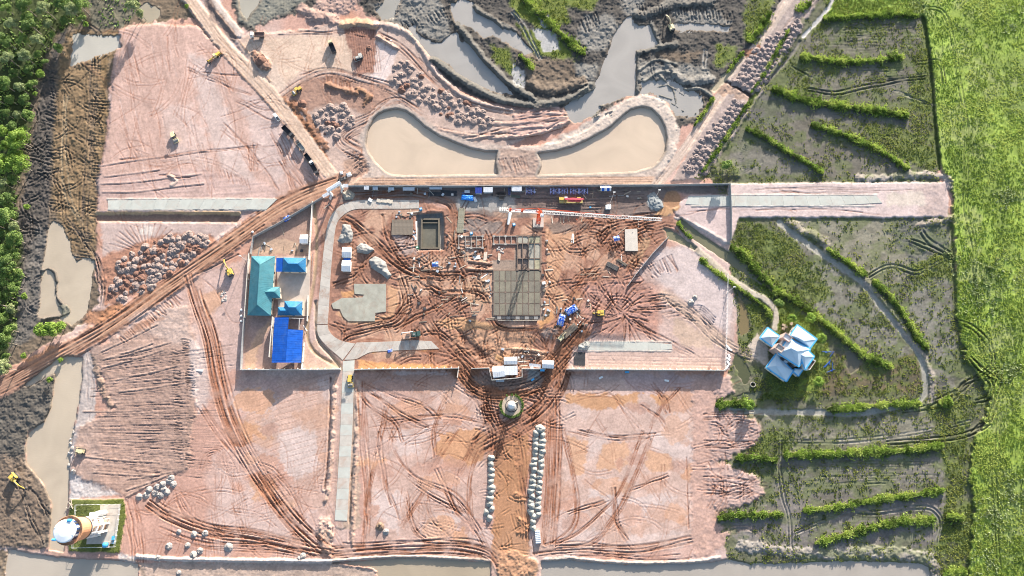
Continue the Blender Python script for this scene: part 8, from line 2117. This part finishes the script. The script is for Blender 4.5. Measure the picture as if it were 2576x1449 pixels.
# white slabs and boards lying about
for x, y, w, d, a, lab in ((1511.5, 950, 2.0, 0.9, 0.5, 'white slab lying on the shaded flat, left of two'), (1677, 957.5, 2.2, 0.9, -0.15, 'white slab lying on the shaded flat, right of two'), (1577.5, 936, 2.0, 0.8, 0, 'pale blue slab leaning at the foot of the eastern yard wall'), (1340, 955, 1.7, 0.9, 0.7, 'pale blue slab on the grey patch by the site offices'), (1258, 958, 4.0, 1.0, 0, 'grey bench-like slab below the walled office corner'), (1830, 872, 2.2, 0.8, -0.9, 'white slab by the fence corner, upper of a pair'), (1836, 879, 2.2, 0.8, -0.5, 'white slab by the fence corner, lower of a pair'), (1834, 896, 2.2, 0.9, -1.2, 'white slab on the fence line, top of four'), (1832, 903, 2.0, 0.9, -0.7, 'white slab on the fence line, second of four'), (1832, 913, 2.4, 0.9, -1.1, 'white slab on the fence line, third of four'), (1829, 924, 2.2, 0.7, 1.0, 'white slab on the fence line, lowest of four'), (503, 932, 3.0, 0.8, -0.1, 'white block on the pale ground beside the big tracks'), (1353, 1351, 2.3, 5.4, 0.08, 'white ribbed box unit at the lower end of the sand heap row'), (1368, 713, 1.6, 1.4, 0.2, 'white crate beside the large slab'), (1327, 786, 2.0, 1.0, 0, 'white box standing on the large slab'), (1531, 520.5, 2.2, 1.8, 0.1, 'white generator box below the lighting mast'), (1485, 522, 0.9, 0.7, 0.1, 'small turquoise box right of the mobile crane')):
    t = thing('white_slab' if d < 1.2 else 'white_box', lab, 'slab' if d < 1.2 else 'box', on(x, y), a)
    h = 0.5 if d < 1.2 else 1.3
    MB().box(0, 0, -0.1, w, d, h).build('shell', RIM if 'pale blue' in lab or 'turquoise' in lab else (GALV if 'grey' in lab else WHITE), t)
    if 'ribbed' in lab:
        for k in range(7): MB().box(0, -2.4 + k * 0.8, h - 0.1, w, 0.14, 0.1).build('rib', GALV, t)
BRD = [(1105, 1152 - 488, 0, 0)]
boards = [(1160, 724 + 0, 1164, 738), (1159, 749, 1172, 747), (1186, 784, 1206, 783), (1188, 793, 1202, 790), (1161, 756, 1175, 748), (1162, 762, 1178, 752), (1183, 760, 1186, 780), (1186, 764, 1204, 766), (1440, 588, 1438, 610), (1443, 588, 1442, 612), (1388, 545, 1390, 562), (1410, 547, 1411, 562), (1419, 544, 1418, 561), (1429, 544, 1432, 558), (1466, 546, 1462, 558), (1104, 668, 1112, 676), (1054, 660, 1056, 672), (1302, 903, 1330, 911), (1302, 910, 1329, 910), (1307, 921, 1327, 919), (1445, 778, 1462, 800), (1468, 800, 1452, 818), (1418, 830, 1438, 845), (1553, 590, 1576, 571), (815, 525, 830, 512), (763, 818, 773, 833), (1460, 605 + 85, 1500, 688), (1516, 695, 1536, 697), (1210, 700, 1228, 688), (1563, 640, 1565, 668), (706, 568, 715, 590), (1123, 545, 1136, 560), (1024, 535, 1058, 532), (1605, 548, 1606, 572), (1531, 683, 1536, 690)]
for k, (x0, y0, x1, y1) in enumerate(boards):
    a, b_ = on(x0, y0), on(x1, y1); L = (b_ - a).length; mid = (a + b_) / 2
    o = MB().box(0, 0, 0.02, L, random.choice((0.28, 0.36, 0.45)), 0.14).build('board', random.choice((TANW_, LAT, WOOD)), None, mid, math.atan2((b_ - a).y, (b_ - a).x))
    tag(o, 'pale board or pole lying loose in the muddy works yard', 'board', 'loose boards in the works yard')
rb_ = random.Random(21)
ZN = [([(1020, 640), (1235, 640), (1235, 810), (1030, 810)], 46), ([(1140, 560), (1240, 600), (1240, 650), (1150, 650)], 16), ([(1365, 590), (1385, 590), (1385, 800), (1366, 800)], 14), ([(1400, 740), (1500, 760), (1460, 860), (1380, 850)], 20), ([(900, 478), (1300, 476), (1640, 476), (1640, 500), (900, 488)], 34), ([(990, 530), (1050, 530), (1045, 548), (990, 548)], 8), ([(1250, 870), (1380, 880), (1390, 930), (1320, 925)], 14), ([(640, 610), (770, 610), (770, 640), (640, 640)], 10)]
for zone, n in ZN:
    n = int(n * 1.6)
    xs = [q[0] for q in zone]; ys = [q[1] for q in zone]; k = 0
    while k < n:
        x, y = rb_.uniform(min(xs), max(xs)), rb_.uniform(min(ys), max(ys))
        if in_poly(zone, np.array([x]), np.array([y]))[0] < 0: continue
        k += 1
        if rb_.random() < 0.72:
            o = MB().box(0, 0, 0.0, rb_.uniform(1.2, 4.5), rb_.choice((0.2, 0.3, 0.5)), rb_.uniform(0.1, 0.35)).build('board', rb_.choice((TANW_, WOOD, DWOOD, DWOOD, STEEL)), None, on(x, y), rb_.choice((0.1, 1.5, rb_.uniform(0, 3.1))))
            tag(o, 'pale board or pole lying loose in the muddy works yard' if 'pale' in o.data.materials[0].name else 'brown or grey board lying loose in the muddy works yard', 'board', 'loose boards in the works yard')
        else:
            o = MB().box(0, 0, 0, rb_.uniform(0.6, 1.5), rb_.uniform(0.6, 1.3), rb_.uniform(0.4, 0.9)).build('crate', rb_.choice((DGREY, WALLW, GALV, DWOOD)), None, on(x, y), rb_.uniform(0, 3))
            tag(o, 'small crate or box of materials standing in the muddy works yard', 'crate', 'small crates in the works yard')
# white hopper, drums and small kit
t = thing('white_silo', 'white tapering hopper lying on the dried mud left of the crane', 'hopper', on(1281, 551), heading(1281, 562, 1285, 540))
MB().tube((-3.4, 0, 0.9), (2.6, 0, 1.1), 0.6, 0.95, 14).build('shell', WHITE, t); MB().tube((2.6, 0, 1.1), (3.3, 0, 1.1), 0.95, 0.4, 14).build('cone', WHITE, t)
for y in (-.7, .7): MB().box(1, y, -0.2, 0.2, 0.2, 1.0).build('leg', STEEL, t)
for x, y, m, lab in ((1293, 566, RIM, 'small blue and white cube left of the crane base'), (1186, 588, RIM, 'pale blue box at the top of the pale foundation'), (1059, 527, RIM, 'bright blue drum on the road end above the tank pit'), (1050, 624, mat('green_tub', (0.04, 0.25, 0.12), 0.5), 'green tub at the lower left of the tank pit')):
    t = thing('site_box', lab, 'box', on(x, y), 0.3); MB().box(0, 0, 0, 1.3, 1.2, 1.2).build('shell', m, t); MB().box(0, 0, 1.2, 0.8, 0.7, 0.06).build('lid', WHITE, t)
for x, y in ((1125, 592), (1127, 610), (1150 - 24, 622), (1380 - 260, 592)):
    tag(MB().box(0, 0, 0, 1.2, 0.5, 0.5).add([], []).build('machine_part', DGREY, None, on(x, y), x), 'dark machine part lying right of the tank pit', 'machine part', 'dark parts right of the tank pit')
for x, y in ((628, 733 - 30), (612, 780), (612, 795), (612, 808), (640, 584)):
    tag(MB().lathe([(0.55, -0.2), (0.6, 0.5), (0.35, 0.7)], 12).build('white_drum', WHITE, None, on(x - 4, y)), 'white drum outside the compound side wall', 'drum', 'white drums outside the compound wall')
for x, y, lab in ((1288, 484, 'rack'), ):
    pass
for k, (x, y) in enumerate(((1255, 489), (1266, 489), (1262, 498))):
    t = thing('formwork_rack', ('left tall formwork rack in the wet yard', 'right formwork rack in the wet yard', 'low formwork rack below the other two in the wet yard')[k], 'rack', on(x, y))
    for i in range(6): MB().box(-1.2 + i * 0.48, 0, -0.1, 0.1, 2.6, 1.3).build('panel', DGREY, t)
    MB().box(0, -1.2, 0.9, 2.7, 0.1, 0.1).build('rail', STEEL, t)
rr = random.Random(5)
RK = [lumpy(mat('white_stone', (0.42, 0.385, 0.355), 0.9), 0.75, 0.4, 90 + k) for k in range(3)]
for k in range(16):
    heap('stone', RK[k % 3], 563 + rr.uniform(-6, 6), 745 + rr.uniform(-14, 14), 'white stone in the scatter left of the teal building', 'white stones left of the teal building', rr.uniform(0.5, 1), 'stone')
for k in range(26):
    heap('stone', RK[k % 3], *rr.choice([(1165 + rr.uniform(-14, 20), 632 + rr.uniform(-8, 8)), (1255 + rr.uniform(-10, 14), 628 + rr.uniform(-8, 8)), (1352 + rr.uniform(-4, 4), 755 + rr.uniform(-30, 30)), (1232 + rr.uniform(-4, 4), 735 + rr.uniform(-30, 20))]), 'pale rubble lump beside the foundations', 'rubble beside the foundations', rr.uniform(0.5, 1.1), 'rubble lump')
for k in range(14):
    heap('stone', RK[k % 3], 180 + rr.uniform(-6, 8), 1080 + rr.uniform(-10, 110), 'pale stone on the canal edge below the striped fill', 'pale stones on the canal edge', rr.uniform(0.8, 1.8), 'stone')
for k in range(8):
    a, b_ = rr.uniform(0, 6.28), rr.uniform(1.2, 3)
    x, y = 2082 + rr.uniform(-8, 12), 900 + rr.uniform(-18, 40)
    tag(MB().tube((-b_, 0, 0.15), (b_, 0, 0.15), 0.12).build('blue_pipe', BLUE, None, on(x, y, 0.2), a), 'blue pipe length lying in the weeds right of the house', 'pipe', 'blue pipes right of the house')
print('things', round(time.time() - T0, 1))
